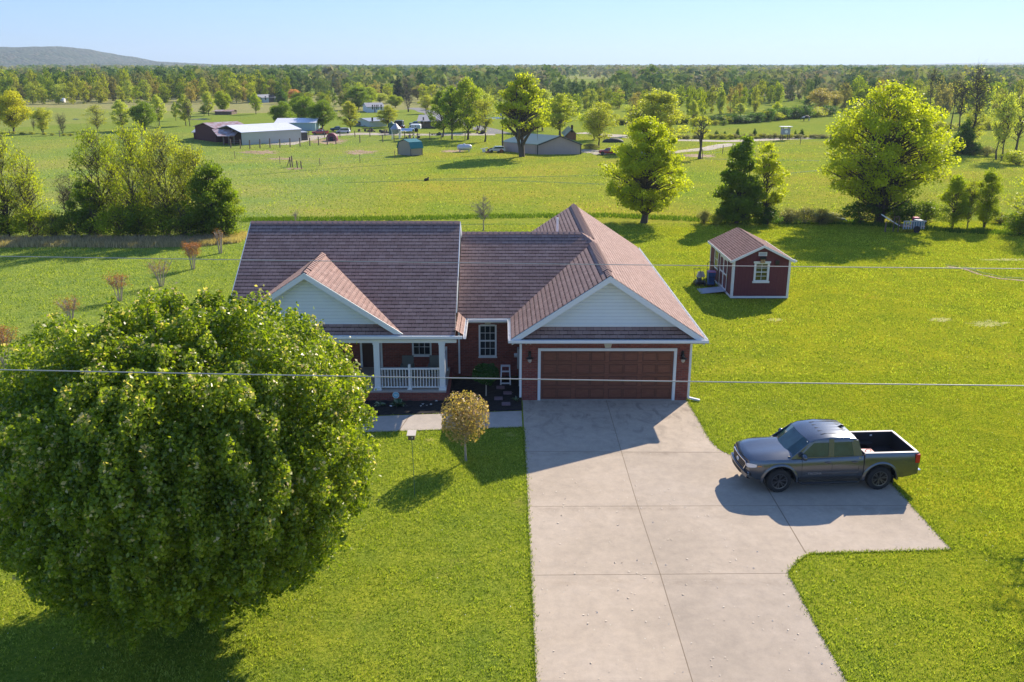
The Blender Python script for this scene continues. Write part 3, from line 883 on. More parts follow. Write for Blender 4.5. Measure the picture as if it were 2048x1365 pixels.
# soffits
rk.box(GX0 + .03, GX1 - .03, GYF + .035, GWY - .003, ze - .16, ze - .13)
rk.box(LX0 + .1, LX1 - .01, LYE + .31, WY - .003, ze - .16, ze - .13)
rk.box(LX1, GX0 + .02, MYE + .03, WY - .003, ze - .16, ze - .13)
rk.box(GWX1 + .003, GX1 - .02, GWY + .01, GYB - .1, ze - .16, ze - .13)
rk.box(GX0 + .02, GWX0 - .003, GWY + .01, MYE + .02, ze - .16, ze - .13)
part(rk, 'fascia', M['white'], HOU)
# gutters: open troughs with hangers
gt = MB()
def gutter(p0, p1, out):
    p0, p1, o_ = Vector(p0), Vector(p1), Vector(out)
    for a, b, c, d in ((0, .012, 0, .11), (.10, .115, 0, .12), (0, .115, 0, .012)):
        gt.prism([p0 + o_ * a + Vector((0, 0, c)), p0 + o_ * b + Vector((0, 0, c)), p0 + o_ * b + Vector((0, 0, d)), p0 + o_ * a + Vector((0, 0, d))], p1 - p0)
    L = (p1 - p0).length; n = max(2, int(L / .55)); dd = (p1 - p0).normalized()
    for i in range(n):
        q = p0 + dd * (L * (i + .5) / n)
        gt.prism([q + Vector((0, 0, .105)), q + o_ * .113 + Vector((0, 0, .105)), q + o_ * .113 + Vector((0, 0, .113)), q + Vector((0, 0, .113))], dd * .03)
gutter((LX0, LYE - .021, ze - .13), (LX1 + .30, LYE - .021, ze - .13), (0, -1, 0))
gutter((LX1 + .46, MYE - .021, ze - .13), (GX0 - .14, MYE - .021, ze - .13), (0, -1, 0))
gutter((LX1 + .33, LYE - .1, ze - .13), (LX1 + .33, MYE - .03, ze - .13), (1, 0, 0))
gutter((GX0 - .01, GYF + .0, ze - .13), (GX0 - .01, MYE - .15, ze - .13), (-1, 0, 0))
gutter((GX0 - .12, GYF - .032, ze - .14), (GX1 + .12, GYF - .032, ze - .14), (0, -1, 0))
gutter((GX1 + .005, GYF, ze - .13), (GX1 + .005, GYB, ze - .13), (1, 0, 0))
part(gt, 'gutter', M['alum'], HOU)
# downspouts
def spout(pts, w=.075):
    d = MB()
    for a, b in zip(pts[:-1], pts[1:]):
        d.beam(a, b, w, w * .8, up=(0, 1, 0) if abs((Vector(b) - Vector(a)).normalized().z) > .5 else (0, 0, 1))
    part(d, 'downspout', M['alum'], HOU)
spout([(LX1 + .02, WY - .06, 2.55), (LX1 + .02, WY - .06, .15)])
spout([(GWX0 - .06, GWY + .05, 2.6), (GWX0 - .06, GWY + .05, .12)], .09)
spout([(GWX1 + .06, GWY + .06, 2.6), (GWX1 + .06, GWY + .06, .1), (GWX1 + .5, GWY - .12, .05)], .09)
# garage door: frame, slab, raised panels
fm = MB(); fw = .09
fm.box(GD[0] - .02, GD[0] + fw, GWY - .03, GWY + .16, 0.01, GD[3] + .02); fm.box(GD[1] - fw, GD[1] + .02, GWY - .03, GWY + .16, 0.01, GD[3] + .02)
fm.box(GD[0] + fw, GD[1] - fw, GWY - .03, GWY + .16, GD[3] - fw, GD[3] + .02)
def door_mat():
    t = NT('brown_garage_door'); P = t.coord()
    n = t.noise(t.scale(P, (1, 1, 9)), 3.5, 6, .7)
    t.base(t.ramp(n, [(.25, (.15, .045, .024)), (.55, (.21, .068, .038)), (.8, (.26, .10, .06))])); t.rough(.5)
    t.bump(t.noise(t.scale(P, (3, 3, 40)), 6, 3), .15, .004); return t.m
M['gdoor'] = door_mat()
gd = MB(); dx0, dx1 = GD[0] + fw, GD[1] - fw; dz0, dz1 = .03, GD[3] - fw; rh = (dz1 - dz0) / 4
for r_ in range(4):
    gd.box(dx0, dx1, GWY + .07, GWY + .12, dz0 + r_ * rh + .004, dz0 + (r_ + 1) * rh - .004)
door = part(gd, 'garage_door', M['gdoor'], HOU, bevel=.004)
part(fm, 'door_frame', M['white'], HOU, door)
pw = (dx1 - dx0) / 8
for r_ in range(4):
    for c_ in range(8):
        off = .035 if c_ % 2 == 0 else -.035
        x0 = dx0 + c_ * pw + .075 + off; x1 = x0 + pw - .15; z0 = dz0 + r_ * rh + .09; z1 = z0 + rh - .18
        pm = MB(); pm.box(x0 - .022, x0, GWY + .052, GWY + .069, z0 - .028, z1 + .028); pm.box(x1, x1 + .022, GWY + .052, GWY + .069, z0 - .028, z1 + .028)
        pm.box(x0, x1, GWY + .052, GWY + .069, z0 - .028, z0); pm.box(x0, x1, GWY + .052, GWY + .069, z1, z1 + .028)
        pm.box(x0 + .035, x1 - .035, GWY + .055, GWY + .069, z0 + .035, z1 - .035)
        for q in range(1, 6): pm.box(x0 + .035 + q * (x1 - x0 - .07) / 6 - .003, x0 + .035 + q * (x1 - x0 - .07) / 6 + .003, GWY + .052, GWY + .0549, z0 + .04, z1 - .04)
        pm.m = [1 if i < 24 else 0 for i in range(len(pm.m))]
        part(pm, 'door_panel', [M['gdoor'], M['gdoor_line']], HOU, door)
th = MB(); th.box(GD[0] + fw, GD[1] - fw, GWY - .02, GWY + .2, .0, .022); part(th, 'threshold', M['walk'], HOU, door)
# windows
def window(x0, x1, z0, z1, y, cols, parent_root=HOU, rows=4, ft=.055, parent=None, lab=None):
    f_ = MB()
    f_.box(x0 - .02, x0 + ft, y - .035, y + .05, z0, z1); f_.box(x1 - ft, x1 + .02, y - .035, y + .05, z0, z1)
    f_.box(x0 + ft, x1 - ft, y - .035, y + .05, z1 - ft, z1 + .02); f_.box(x0 - .04, x1 + .04, y - .05, y + .05, z0 - .05, z0 - .0005)
    f_.box(x0 + ft, x1 - ft, y - .035, y + .05, z0, z0 + ft)
    zm = (z0 + z1) / 2; f_.box(x0 + ft, x1 - ft, y - .03, y + .045, zm - .03, zm + .03)
    for i in range(1, cols):
        xx = x0 + ft + (x1 - x0 - 2 * ft) * i / cols; f_.box(xx - .009, xx + .009, y - .005, y + .02, z0 + ft, zm - .03); f_.box(xx - .009, xx + .009, y - .005, y + .02, zm + .03, z1 - ft)
    for zz in ((z0 + ft + zm - .03) / 2, (z1 - ft + zm + .03) / 2):
        f_.box(x0 + ft, x1 - ft, y - .003, y + .018, zz - .009, zz + .009)
    wi = part(f_, 'window', M['white'], parent_root, parent)
    if lab: wi['label'] = lab
    if parent is None:
        gl = MB(); gl.box(x0 + ft, x1 - ft, y + .024, y + .03, z0 + ft, z1 - ft); part(gl, 'pane', M['glass'], parent_root, wi)
        bl = MB()
        for i in range(int((z1 - z0) / .05)): bl.box(x0 + ft, x1 - ft, y + .06, y + .075, z0 + i * .05, z0 + i * .05 + .035)
    return wi
window(W1[0], W1[1], W1[2], W1[3], WY, 3)
window(W2[0], W2[1], W2[2], W2[3], WY, 3)
# front door (mostly behind the tree)
dm = MB(); dm.box(DOOR[0] + .08, DOOR[1] - .08, WY + .02, WY + .07, DOOR[2], DOOR[3] - .08)
fd = part(dm, 'front_door', flat('dark_door', (.05, .02, .02), .4), HOU)
dm = MB(); dm.box(DOOR[0], DOOR[0] + .08, WY - .03, WY + .1, DOOR[2], DOOR[3]); dm.box(DOOR[1] - .08, DOOR[1], WY - .03, WY + .1, DOOR[2], DOOR[3]); dm.box(DOOR[0] + .08, DOOR[1] - .08, WY - .03, WY + .1, DOOR[3] - .08, DOOR[3])
part(dm, 'door_frame', M['white'], HOU, fd)
dm = MB(); dm.ball((DOOR[1] - .16, WY - .03, 1.4), .035); part(dm, 'handle', flat('brass', (.5, .35, .12), .3, 1), HOU, fd)
# porch: brick skirt, deck, columns, rails
pk = MB(); PX0, PX1 = -9.6, -2.14; PY0 = 32.78; PZD = .42
pk.box(PX0, PX1, PY0, WY - .003, 0, PZD - .06)
sk = part(pk, 'porch_base', M['brick'], HOU)
pk = MB()
for i in range(int((PX1 - PX0) / .08)):
    pk.box(PX0 + i * .08, PX0 + i * .08 + .07, PY0 - .02, PY0 + .1, PZD - .16, PZD - .058)
for i in range(int((WY - PY0) / .08) - 1):
    pk.box(PX1 - .1, PX1 + .02, PY0 + .11 + i * .08, PY0 + .18 + i * .08, PZD - .16, PZD - .058)
part(pk, 'brick_edge', M['brick_v'], HOU, sk)
pk = MB(); pk.box(PX0 + .1, PX1 - .1, PY0 + .1, WY - .004, PZD - .062, PZD)
part(pk, 'porch_floor', M['walk'], HOU)
CY = 33.1
def column(x):
    c = MB(); c.box(x - .115, x + .115, CY - .115, CY + .115, PZD + .001, ze - .33)
    o = part(c, 'porch_column', M['white'], HOU, bevel=.006)
    c = MB(); c.box(x - .15, x + .15, CY - .15, CY + .15, PZD + .002, PZD + .12); c.box(x - .135, x + .135, CY - .135, CY + .135, ze - .40, ze - .331)
    part(c, 'column_base', M['white'], HOU, o)
for cx_ in (-9.3, -7.6, -4.99, -2.39): column(cx_)
def railing(a, b, posts=()):
    a, b = Vector(a), Vector(b); d = b - a; L = d.length; dn = d / L
    r_ = MB(); r_.beam(a + Vector((0, 0, .88)), b + Vector((0, 0, .88)), .08, .06); r_.beam(a + Vector((0, 0, .10)), b + Vector((0, 0, .10)), .05, .045)
    o = part(r_, 'railing', M['white'], HOU)
    n = int(L / .115)
    bb = MB()
    for i in range(n):
        q = a + dn * (L * (i + .5) / n); bb.box(q.x - .015, q.x + .015, q.y - .015, q.y + .015, PZD + .12, PZD + .855)
    part(bb, 'balusters', M['white'], HOU, o)
    for f_ in posts:
        q = a + d * f_; c = MB(); c.box(q.x - .045, q.x + .045, q.y - .045, q.y + .045, PZD + .001, PZD + 1.06); c.box(q.x - .09, q.x + .09, q.y - .09, q.y + .09, PZD + .002, PZD + .05)
        part(c, 'railing_post', M['white'], HOU, o)
railing((-4.87, CY, PZD), (-2.51, CY, PZD), (.49,))
railing((-2.38, CY + .12, PZD), (-2.38, WY - .35, PZD), (.97,))
# wall lamps
def lamp(x, y, z, s=1):
    a = MB(); a.box(x - .05 * s, x + .05 * s, y - .03, y, z - .1 * s, z + .14 * s)
    a.tube([(x, y - .02, z + .10 * s), (x, y - .10 * s, z + .16 * s), (x, y - .16 * s, z + .10 * s)], .018 * s, 6)
    a.tube([(x, y - .16 * s, z + .10 * s), (x, y - .16 * s, z - .02 * s), (x, y - .16 * s, z - .07 * s)], [.02 * s, .05 * s, .14 * s], 12)
    o = part(a, 'wall_lamp', M['black'], HOU)
    a = MB(); a.ball((x, y - .16 * s, z - .14 * s), (.07 * s, .07 * s, .09 * s), 10, 6); part(a, 'lamp_globe', flat('frosted_glass', (.5, .42, .36), .3), HOU, o)
lamp(1.1, GWY, 1.93, 1.15); lamp(7.16, GWY, 1.93, 1.15); lamp(-4.62, WY, 1.95, .7)
# meter box, conduit and small eave lamp by the garage corner
mt = MB(); mt.box(GWX0 - .17, GWX0 - .02, 34.2, 34.5, .9, 1.75); mt.box(GWX0 - .11, GWX0 - .04, 34.3, 34.38, .1, .9); mt.tube([(GWX0 - .17, 34.34, 1.45), (GWX0 - .30, 34.34, 1.45)], .09, 10)
part(mt, 'meter_box', flat('grey_box', (.42, .44, .46), .5), HOU)
fl = MB(); fl.ball((.95, 32.75, 2.50), .06); fl.ball((1.12, 32.75, 2.50), .06); fl.box(.98, 1.09, 32.72, 32.9, 2.55, 2.60)
part(fl, 'flood_light', M['alum'], HOU)
pl = MB(); pl.box(-3.95, -3.6, 33.6, 33.95, ze - .20, ze - .161); part(pl, 'porch_light', M['alum'], HOU)
# roof vent pipe
vp = MB(); vp.tube([(2.62, 41.0, 4.6), (2.62, 41.0, 6.05)], .055, 10); part(vp, 'vent_pipe', M['alum'], HOU)

# ------------------------------------------------------------------ things on the porch and in the bed
M['wicker'] = flat('grey_wicker', (.12, .13, .12), .8, var=.4, scale=40)
def porch_chair(x, label):
    y = 33.95
    t = world_thing('porch_chair', label, 'chair', (x, y, PZD), 'chairs on the porch')
    a = MB(); a.box(x - .22, x + .22, y, y + .5, PZD + .36, PZD + .43); part(a, 'seat', M['wicker'], t, bevel=.015)
    a = MB(); a.prism([(x - .24, y + .48, PZD + .43), (x - .24, y + .58, PZD + .95), (x - .24, y + .63, PZD + .95), (x - .24, y + .54, PZD + .43)], (.48, 0, 0)); part(a, 'backrest', M['wicker'], t, bevel=.01)
    for s in (-1, 1):
        a = MB(); a.box(x + s * .25 - .03, x + s * .25 + .03, y, y + .55, PZD + .60, PZD + .64); part(a, 'armrest', M['wicker'], t)
        for yy in (y + .03, y + .5):
            a = MB(); a.box(x + s * .25 - .025, x + s * .25 + .025, yy - .025, yy + .025, PZD, PZD + .6); part(a, 'leg', M['wicker'], t)
    return t
porch_chair(-3.92, 'grey wicker porch chair left of the porch window')
porch_chair(-2.78, 'grey wicker porch chair right of the porch window, beside the corner column')

# white step ladder frame leaning at the recess wall
X, Y = G(1011, 773)
t = world_thing('step_ladder', 'white metal frame step ladder standing against the brick recess wall', 'ladder', (X, Y, 0))
a = MB(); K = .78
for s in (-1, 1): a.beam((X + s * .20, Y, .05), (X + s * .17, Y + .35, 1.0 * K), .05, .03)
part(a, 'side_rail', M['alum'], t)
for k in range(3):
    z = (.12 + k * .3) * K; a = MB(); a.box(X - .19 + k * .005, X + .19 - k * .005, Y + .02 + z * .36 - .04, Y + .02 + z * .36 + .08, z, z + .03); part(a, 'step', M['alum'] if k != 1 else M['black'], t)
a = MB(); a.box(X - .20, X + .20, Y + .30, Y + .48, .98 * K, 1.02 * K); part(a, 'top_tray', M['alum'], t)
a = MB()
for s in (-1, 1): a.beam((X + s * .19, Y + .62, .05), (X + s * .16, Y + .40, .98 * K), .035, .025)
part(a, 'rear_leg', M['alum'], t)

# stepping stones
M['paver'] = flat('pink_paver', (.20, .13, .15), .9, var=.25, scale=9, bump=.4)
for i, (px, py, lb) in enumerate([(1012, 812, 'pinkish paver lying nearest the front walk in the mulch'), (997, 801, 'pinkish stepping stone left of the others in the dark mulch'),
                                  (1015, 790, 'dim stepping stone third from the walk, beside the downspout side'), (1001, 779, 'faint stepping stone closest to the white step ladder')]):
    X, Y = G(px, py); a = MB(); a.box(X - .17, X + .17, Y - .13, Y + .13, .05, .115)
    o = a.build('stepping_stone', M['paver'], bevel=.015, org=(X, Y, 0)); tag(o, lb, 'stepping stone', 'stepping stones in the mulch bed')

# leafy bedding plants
def hosta(name, px, py, r, n, mat, label, cat, L=.24, grp=None, seed=1, z=.07, rise=.9):
    X, Y = G(px, py); rs = np.random.RandomState(seed); V, Q, A_ = [], [], []
    for i in range(n):
        a = rs.rand() * 6.283; el = rise * (.3 + .7 * rs.rand()); d = np.array([math.cos(a) * math.cos(el), math.sin(a) * math.cos(el), math.sin(el)])
        s = np.cross(d, [0, 0, 1]); s /= np.linalg.norm(s); ll = L * (.7 + .5 * rs.rand()); wv = ll * .22 if r else ll * .05
        p0 = np.array([0, 0, 0.]); p1 = d * ll * .55; p2 = d * ll * .95 - np.array([0, 0, ll * .22])
        b = len(V); V += [p0 - s * .01, p0 + s * .01, p1 + s * wv, p1 - s * wv, p2 + s * wv * .25, p2 - s * wv * .25]
        Q += [[b, b + 1, b + 2, b + 3], [b + 3, b + 2, b + 4, b + 5]]; v = rs.rand(); A_ += [v, v]
    o = bpy.data.objects.new(name, mesh_np(name, np.array(V), np.array(Q), [mat], attr=np.array(A_))); COL.objects.link(o); o.location = (X, Y, z)
    return tag(o, label, cat, grp)
M['hosta'] = foliage('bed_plant_leaves', (.02, .06, .02), (.07, .14, .05), (.40, .46, .34), .2)
hosta('hosta_plant', 797, 814, 1, 60, M['hosta'], 'variegated hosta clump in the mulch below the round blue yard sign', 'plant', .34, None, 3)
hosta('hosta_plant', 760, 815, 1, 40, M['hosta'], 'small dull green hosta at the left end of the mulch bed, near the big tree', 'plant', .26, None, 4)
hosta('spiky_plant', 1032, 806, 0, 46, M['hosta'], 'small spiky plant with pale blades by the garage downspout', 'plant', .26, None, 5, rise=1.3)
hosta('flowering_plant', 782, 822, 1, 14, M['white'], 'tiny plant with pale blossoms in the mulch left of the hosta', 'plant', .08, 'pale flowers in the mulch', 6, .18)
for i, (px, py) in enumerate([(846, 812), (853, 815), (862, 813), (841, 816), (873, 806)]):
    hosta('flowering_plant', px, py, 1, 8, M['white'], 'low tuft of tiny pale flowers in the mulch in front of the porch base', 'plant', .07, 'pale flower tufts in the mulch', 10 + i)

# round blue yard sign on a stake
X, Y = G(793, 822)
t = world_thing('yard_sign', 'round blue security yard sign on a stake in front of the porch base', 'sign', (X, Y, 0))
a = MB(); a.tube([(X, Y, 0), (X, Y, .72)], .012, 6); part(a, 'stake', M['black'], t)
M['signblue'] = flat('sign_blue', (.035, .30, .50), .4, var=.05)
a = MB(); a.tube([(X, Y - .02, .66), (X, Y - .005, .66)], .14, 8); sg = part(a, 'sign_panel', M['signblue'], t)
def text_mesh(name, body, size, mat, parent, loc, rot, extrude=.002, align='CENTER', shear=0):
    c = bpy.data.curves.new(name, 'FONT'); c.body = body; c.size = size; c.extrude = extrude; c.align_x = align; c.align_y = 'CENTER'; c.shear = shear
    o = bpy.data.objects.new(name, c); COL.objects.link(o)
    dg = bpy.context.evaluated_depsgraph_get(); me = bpy.data.meshes.new_from_object(o.evaluated_get(dg)); me.name = name
    bpy.data.objects.remove(o); bpy.data.curves.remove(c)
    me.materials.clear(); me.materials.append(mat)
    q = bpy.data.objects.new(name, me); COL.objects.link(q); q.parent = parent; q.location = loc; q.rotation_euler = rot
    return q
a = MB()   # pale rim and a wavy band as on the sign
for k in range(24):
    t0, t1 = 2 * math.pi * k / 24, 2 * math.pi * (k + 1) / 24
    a.prism([(X + r * math.cos(q), Y - .024, .66 + r * math.sin(q)) for r, q in ((.115, t0), (.128, t0), (.128, t1), (.115, t1))], (0, .003, 0))
for dz in (.035, -.01):
    a.box(X - .075, X + .07, Y - .024, Y - .021, .66 + dz, .66 + dz + .016)
a.box(X - .06, X + .085, Y - .024, Y - .021, .66 - .045, .66 - .033)
part(a, 'sign_marking', M['white'], t, sg)

# bird house on a thin pole in the front lawn
X, Y = G(829.5, 991)
t = world_thing('bird_box', 'small weathered bird box on a tall thin pole in the front lawn', 'bird box', (X, Y, 0))
hb = 1.93; dxs = -.04
a = MB(); a.tube([(X, Y, 0), (X + dxs * .4, Y, 1.0), (X + dxs, Y, hb)], .009, 6); part(a, 'pole', flat('green_pole', (.10, .16, .12), .5), t)
M['oldwood'] = flat('weathered_wood', (.16, .11, .085), .85, var=.3, scale=12)
X += dxs
a = MB(); a.box(X - .10, X + .10, Y - .12, Y + .12, hb, hb + .15); bb_ = part(a, 'box', M['oldwood'], t)
a = MB(); a.prism([(X - .135, Y - .16, hb + .152), (X + .135, Y - .16, hb + .152), (X + .135, Y + .16, hb + .20), (X - .135, Y + .16, hb + .20)], (0, 0, .02)); part(a, 'lid', flat('sunbleached_board', (.62, .54, .46), .7), t)
a = MB(); a.tube([(X + .03, Y - .125, hb + .08), (X + .03, Y - .12, hb + .08)], .022, 10); part(a, 'entrance', M['alum'], t, bb_)

# ------------------------------------------------------------------ garden shed
M['redwood'] = None
def tsiding(name, c1, c2, ax='x'):
    t = NT(name); x, y, z = t.sep(t.coord())
    u = t.math('ADD', x, y)
    fr_ = t.math('FRACT', t.math('DIVIDE', u, .20))
    gr = t.math('LESS_THAN', fr_, .06)
    n = t.noise(t.scale(t.coord(), (8, 8, 1)), 3, 6, .75)
    c = t.ramp(n, [(.3, c1), (.7, c2)])
    t.base(t.mix(c, tuple(v * .55 for v in c1), t.math('MULTIPLY', gr, .8))); t.rough(.8)
    t.bump(t.math('SUBTRACT', t.math('MULTIPLY', n, .4), gr), .5, .008); return t.m
M['redwood'] = tsiding('barn_red_siding', (.105, .022, .030), (.15, .036, .044))
SX0, SX1, SY0, SY1, SE, SR = 13.22, 16.5, 48.9, 54.4, 2.32, 3.12
SXC = (SX0 + SX1) / 2
SH = world_thing('garden_shed', 'dark red garden shed with white trim and brown shingle roof on the lawn', 'shed', (SXC, 51.6, 0))
a = MB()
wz0 = .16
SW = (14.52, 15.22, 1.05, 2.1)
wallbox(a, SX0, SX1, SY0, SY0 + .1, wz0, SE, [SW])
a.prism([(SX0, SY0, SE), (SX1, SY0, SE), (SXC, SY0, SR)], (0, .1, 0))
a.box(SX0, SX0 + .1, SY0 + .101, SY1, wz0, SE); a.box(SX1 - .1, SX1, SY0 + .101, SY1, wz0, SE)
a.box(SX0 + .101, SX1 - .101, SY1 - .1, SY1, wz0, SE); a.prism([(SX0 + .1, SY1 - .1, SE), (SX1 - .1, SY1 - .1, SE), (SXC, SY1 - .1, SR)], (0, .1, 0))
sw = part(a, 'wall', M['redwood'], SH)
a = MB()
SPT = (SR - SE) / (SXC - SX0)
ov = .16
def shr(x): return SR + .03 - abs(x - SXC) * SPT
Lf = [(SX0 - ov, SY1 + .2, shr(SX0 - ov)), (SX0 - ov, SY0 - .2, shr(SX0 - ov)), (SXC, SY0 - .2, SR + .03), (SXC, SY1 + .2, SR + .03)]
Rf = [(SX1 + ov, SY0 - .2, shr(SX1 + ov)), (SX1 + ov, SY1 + .2, shr(SX1 + ov)), (SXC, SY1 + .2, SR + .03), (SXC, SY0 - .2, SR + .03)]
a.lapped(Lf, (1, 0, SPT), .14, .014, 0, .03); a.lapped(Rf, (-1, 0, SPT), .14, .014, 0, .03)
M['sh_shed'] = shingle_mat('shed_shingle', 'y', 1 / math.sin(math.atan(SPT)), cols=((.175, .085, .08), (.23, .125, .115)), step=.14)
sr = part(a, 'roof', [M['sh_shed'], M['sh_gap']], SH)
a = MB()
for Pq in (Lf, Rf): a.prism([Vector(p) - Vector((0, 0, .06)) for p in Pq], (0, 0, .055))
a.prism([(SX0 - ov, SY0 - .23, shr(SX0 - ov) + .02), (SXC, SY0 - .23, SR + .05), (SXC, SY0 - .23, SR - .09), (SX0 - ov, SY0 - .23, shr(SX0 - ov) - .12)], (0, .028, 0))
a.prism([(SX1 + ov, SY0 - .23, shr(SX1 + ov) + .02), (SXC + .001, SY0 - .23, SR + .05), (SXC + .001, SY0 - .23, SR - .09), (SX1 + ov, SY0 - .23, shr(SX1 + ov) - .12)], (0, .028, 0))
a.box(SX0 - ov - .03, SX0 - ov - .002, SY0 - .2, SY1 + .2, shr(SX0 - ov) - .12, shr(SX0 - ov) + .01); a.box(SX1 + ov + .002, SX1 + ov + .03, SY0 - .2, SY1 + .2, shr(SX1 + ov) - .12, shr(SX1 + ov) + .01)
part(a, 'fascia', M['white'], SH, sr)
a = MB(); tw = .13
for xx in (SX0 - .02, SX1 - tw + .02): a.box(xx, xx + tw, SY0 - .025, SY0 - .003, wz0, SE - .02)
for yy in (SY0 + .003, SY1 - tw): a.box(SX0 - .025, SX0 - .003, yy, yy + tw, wz0, SE - .05); a.box(SX1 + .003, SX1 + .025, yy, yy + tw, wz0, SE - .05)
a.box(SX0 - .03, SX1 + .03, SY0 - .03, SY0 + .1, .04, wz0 - .003); a.box(SX0 - .03, SX0 + .08, SY0 + .103, SY1, .04, wz0 - .003); a.box(SX1 - .08, SX1 + .03, SY0 + .103, SY1, .04, wz0 - .003)
part(a, 'trim', M['white'], SH)
a = MB(); a.box(SX0 + .05, SX1 - .05, SY0 + .05, SY1 - .05, 0, .039); part(a, 'skid', M['oldwood'], SH)
# front window with sill and head
def shedwin_front():
    x0, x1, z0, z1 = SW; a = MB(); y = SY0
    a.box(x0 - .09, x0 + .03, y - .03, y + .03, z0, z1); a.box(x1 - .03, x1 + .09, y - .03, y + .03, z0, z1)
    a.box(x0 - .14, x1 + .14, y - .045, y + .03, z1 + .001, z1 + .11); a.box(x0 - .14, x1 + .14, y - .05, y + .03, z0 - .11, z0 - .001)
    a.box(x0 + .03, x1 - .03, y - .02, y + .03, z0, z0 + .05); a.box(x0 + .03, x1 - .03, y - .02, y + .03, z1 - .05, z1)
    xm = (x0 + x1) / 2; a.box(xm - .012, xm + .012, y - .012, y + .02, z0 + .05, z1 - .05)
    for k in (1, 2, 3): zz = z0 + .05 + (z1 - z0 - .1) * k / 4; h_ = .025 if k == 2 else .012; a.box(x0 + .03, x1 - .03, y - .01, y + .018, zz - h_, zz + h_)
    o = part(a, 'window', M['white'], SH, label if False else None)
    a = MB(); a.box(x0 + .03, x1 - .03, y + .03, y + .036, z0 + .02, z1 - .02); part(a, 'pane', glass_mat('shed_glass', (.03, .04, .015)), SH, o)
label = None
shedwin_front()
a = MB(); x = SX0; y0, y1, z0, z1 = 52.35, 53.15, .98, 2.0
a.box(x - .03, x - .004, y0 - .08, y0 + .02, z0, z1); a.box(x - .03, x - .004, y1 - .02, y1 + .08, z0, z1); a.box(x - .035, x - .004, y0 - .1, y1 + .1, z1 + .001, z1 + .08); a.box(x - .035, x - .004, y0 - .1, y1 + .1, z0 - .08, z0 - .001)
a.box(x - .02, x - .0035, y0 + .02, y1 - .02, (z0 + z1) / 2 - .02, (z0 + z1) / 2 + .02); a.box(x - .02, x - .0035, (y0 + y1) / 2 - .01, (y0 + y1) / 2 + .01, z0, (z0 + z1) / 2 - .021); a.box(x - .02, x - .0035, (y0 + y1) / 2 - .01, (y0 + y1) / 2 + .01, (z0 + z1) / 2 + .021, z1)
o = part(a, 'window', M['white'], SH)
a = MB(); a.box(x - .012, x - .003, y0 + .02, y1 - .02, z0, z1); part(a, 'pane', M['glass'], SH, o)
# double doors on the left side, each with cross rails and clipped corners
dy0, dy1, dz0_, dz1_ = 49.95, 51.75, .18, 2.02
for k in range(2):
    a_, b_ = dy0 + k * .9, dy0 + (k + 1) * .9
    d_ = MB(); d_.box(x - .03, x - .003, a_ + .01, b_ - .01, dz0_, dz1_); dr = part(d_, 'door', M['redwood'], SH)
    d_ = MB()
    for yy in (a_ + .01, b_ - .09): d_.box(x - .05, x - .031, yy, yy + .08, dz0_, dz1_)
    for zz in (dz0_, (dz0_ + dz1_) / 2 - .04, dz1_ - .08): d_.box(x - .0495, x - .0305, a_ + .09, b_ - .09, zz, zz + .08)
    for (yy, sy) in ((a_ + .09, 1), (b_ - .09, -1)):
        for (zz, sz) in ((dz0_ + .08, 1), ((dz0_ + dz1_) / 2 - .04, -1), ((dz0_ + dz1_) / 2 + .04, 1), (dz1_ - .08, -1)):
            d_.prism([(x - .049, yy, zz), (x - .049, yy + sy * .1, zz), (x - .049, yy, zz + sz * .1)], (.018, 0, 0))
    part(d_, 'door_rail', M['white'], SH, dr)
a = MB(); a.box(x - .055, x - .003, dy0 - .1, dy1 + .1, dz1_ + .002, dz1_ + .12); part(a, 'door_head', M['white'], SH)
a = MB(); a.box(x - .06, x - .02, dy0 - .09, dy0 - .06, 1.0, 1.2); part(a, 'latch', flat('brass_latch', (.4, .28, .12), .4, .8), SH)
a = MB(); a.box(SXC - .24, SXC + .24, SY0 - .03, SY0 - .002, 2.52, 2.74)
gv = part(a, 'gable_vent', M['white'], SH)
a = MB(); a.box(SXC - .20, SXC + .20, SY0 - .036, SY0 - .031, 2.55, 2.71); part(a, 'louvre', flat('grey_louvre', (.42, .45, .5), .6), SH, gv)
a = MB(); a.box(15.62, 15.82, SY0 - .12, SY0 - .002, 2.02, 2.26); part(a, 'solar_lamp', M['black'], SH)
a = MB(); a.ball((SX1 + .17, SY0 - .1, 2.28), .06); a.ball((SX1 + .30, SY0 - .05, 2.22), .05); part(a, 'flood_light', M['alum'], SH)
# ramp
a = MB()
n = 12
for k in range(n):
    f0, f1 = k / n, (k + .93) / n
    xa, xb = SX0 - .035 - 1.45 * f0, SX0 - .035 - 1.45 * f1; za, zb = .17 - .15 * f0, .17 - .15 * f1
    a.prism([(xa, 50.0, za), (xb, 50.0, zb), (xb, 50.0, zb - .03), (xa, 50.0, za - .03)], (0, 1.15, 0))
part(a, 'ramp', flat('painted_ramp', (.36, .38, .42), .7, var=.1), SH)
# birdhouse above the window
t = world_thing('birdhouse', 'small wooden birdhouse with dark roof hanging above the shed front window', 'birdhouse', (14.86, SY0 - .1, 2.22))
a = MB(); a.box(14.74, 14.98, SY0 - .18, SY0 - .055, 2.14, 2.34); part(a, 'box', flat('birdhouse_wood', (.42, .27, .12), .7, var=.25), t)
a = MB(); a.prism([(14.69, SY0 - .24, 2.36), (15.03, SY0 - .24, 2.36), (15.03, SY0 - .05, 2.46), (14.69, SY0 - .05, 2.46)], (0, 0, .03)); part(a, 'roof', M['black'], t)
a = MB(); a.tube([(14.86, SY0 - .185, 2.26), (14.86, SY0 - .181, 2.26)], .03, 10); part(a, 'entrance', M['dark'], t)
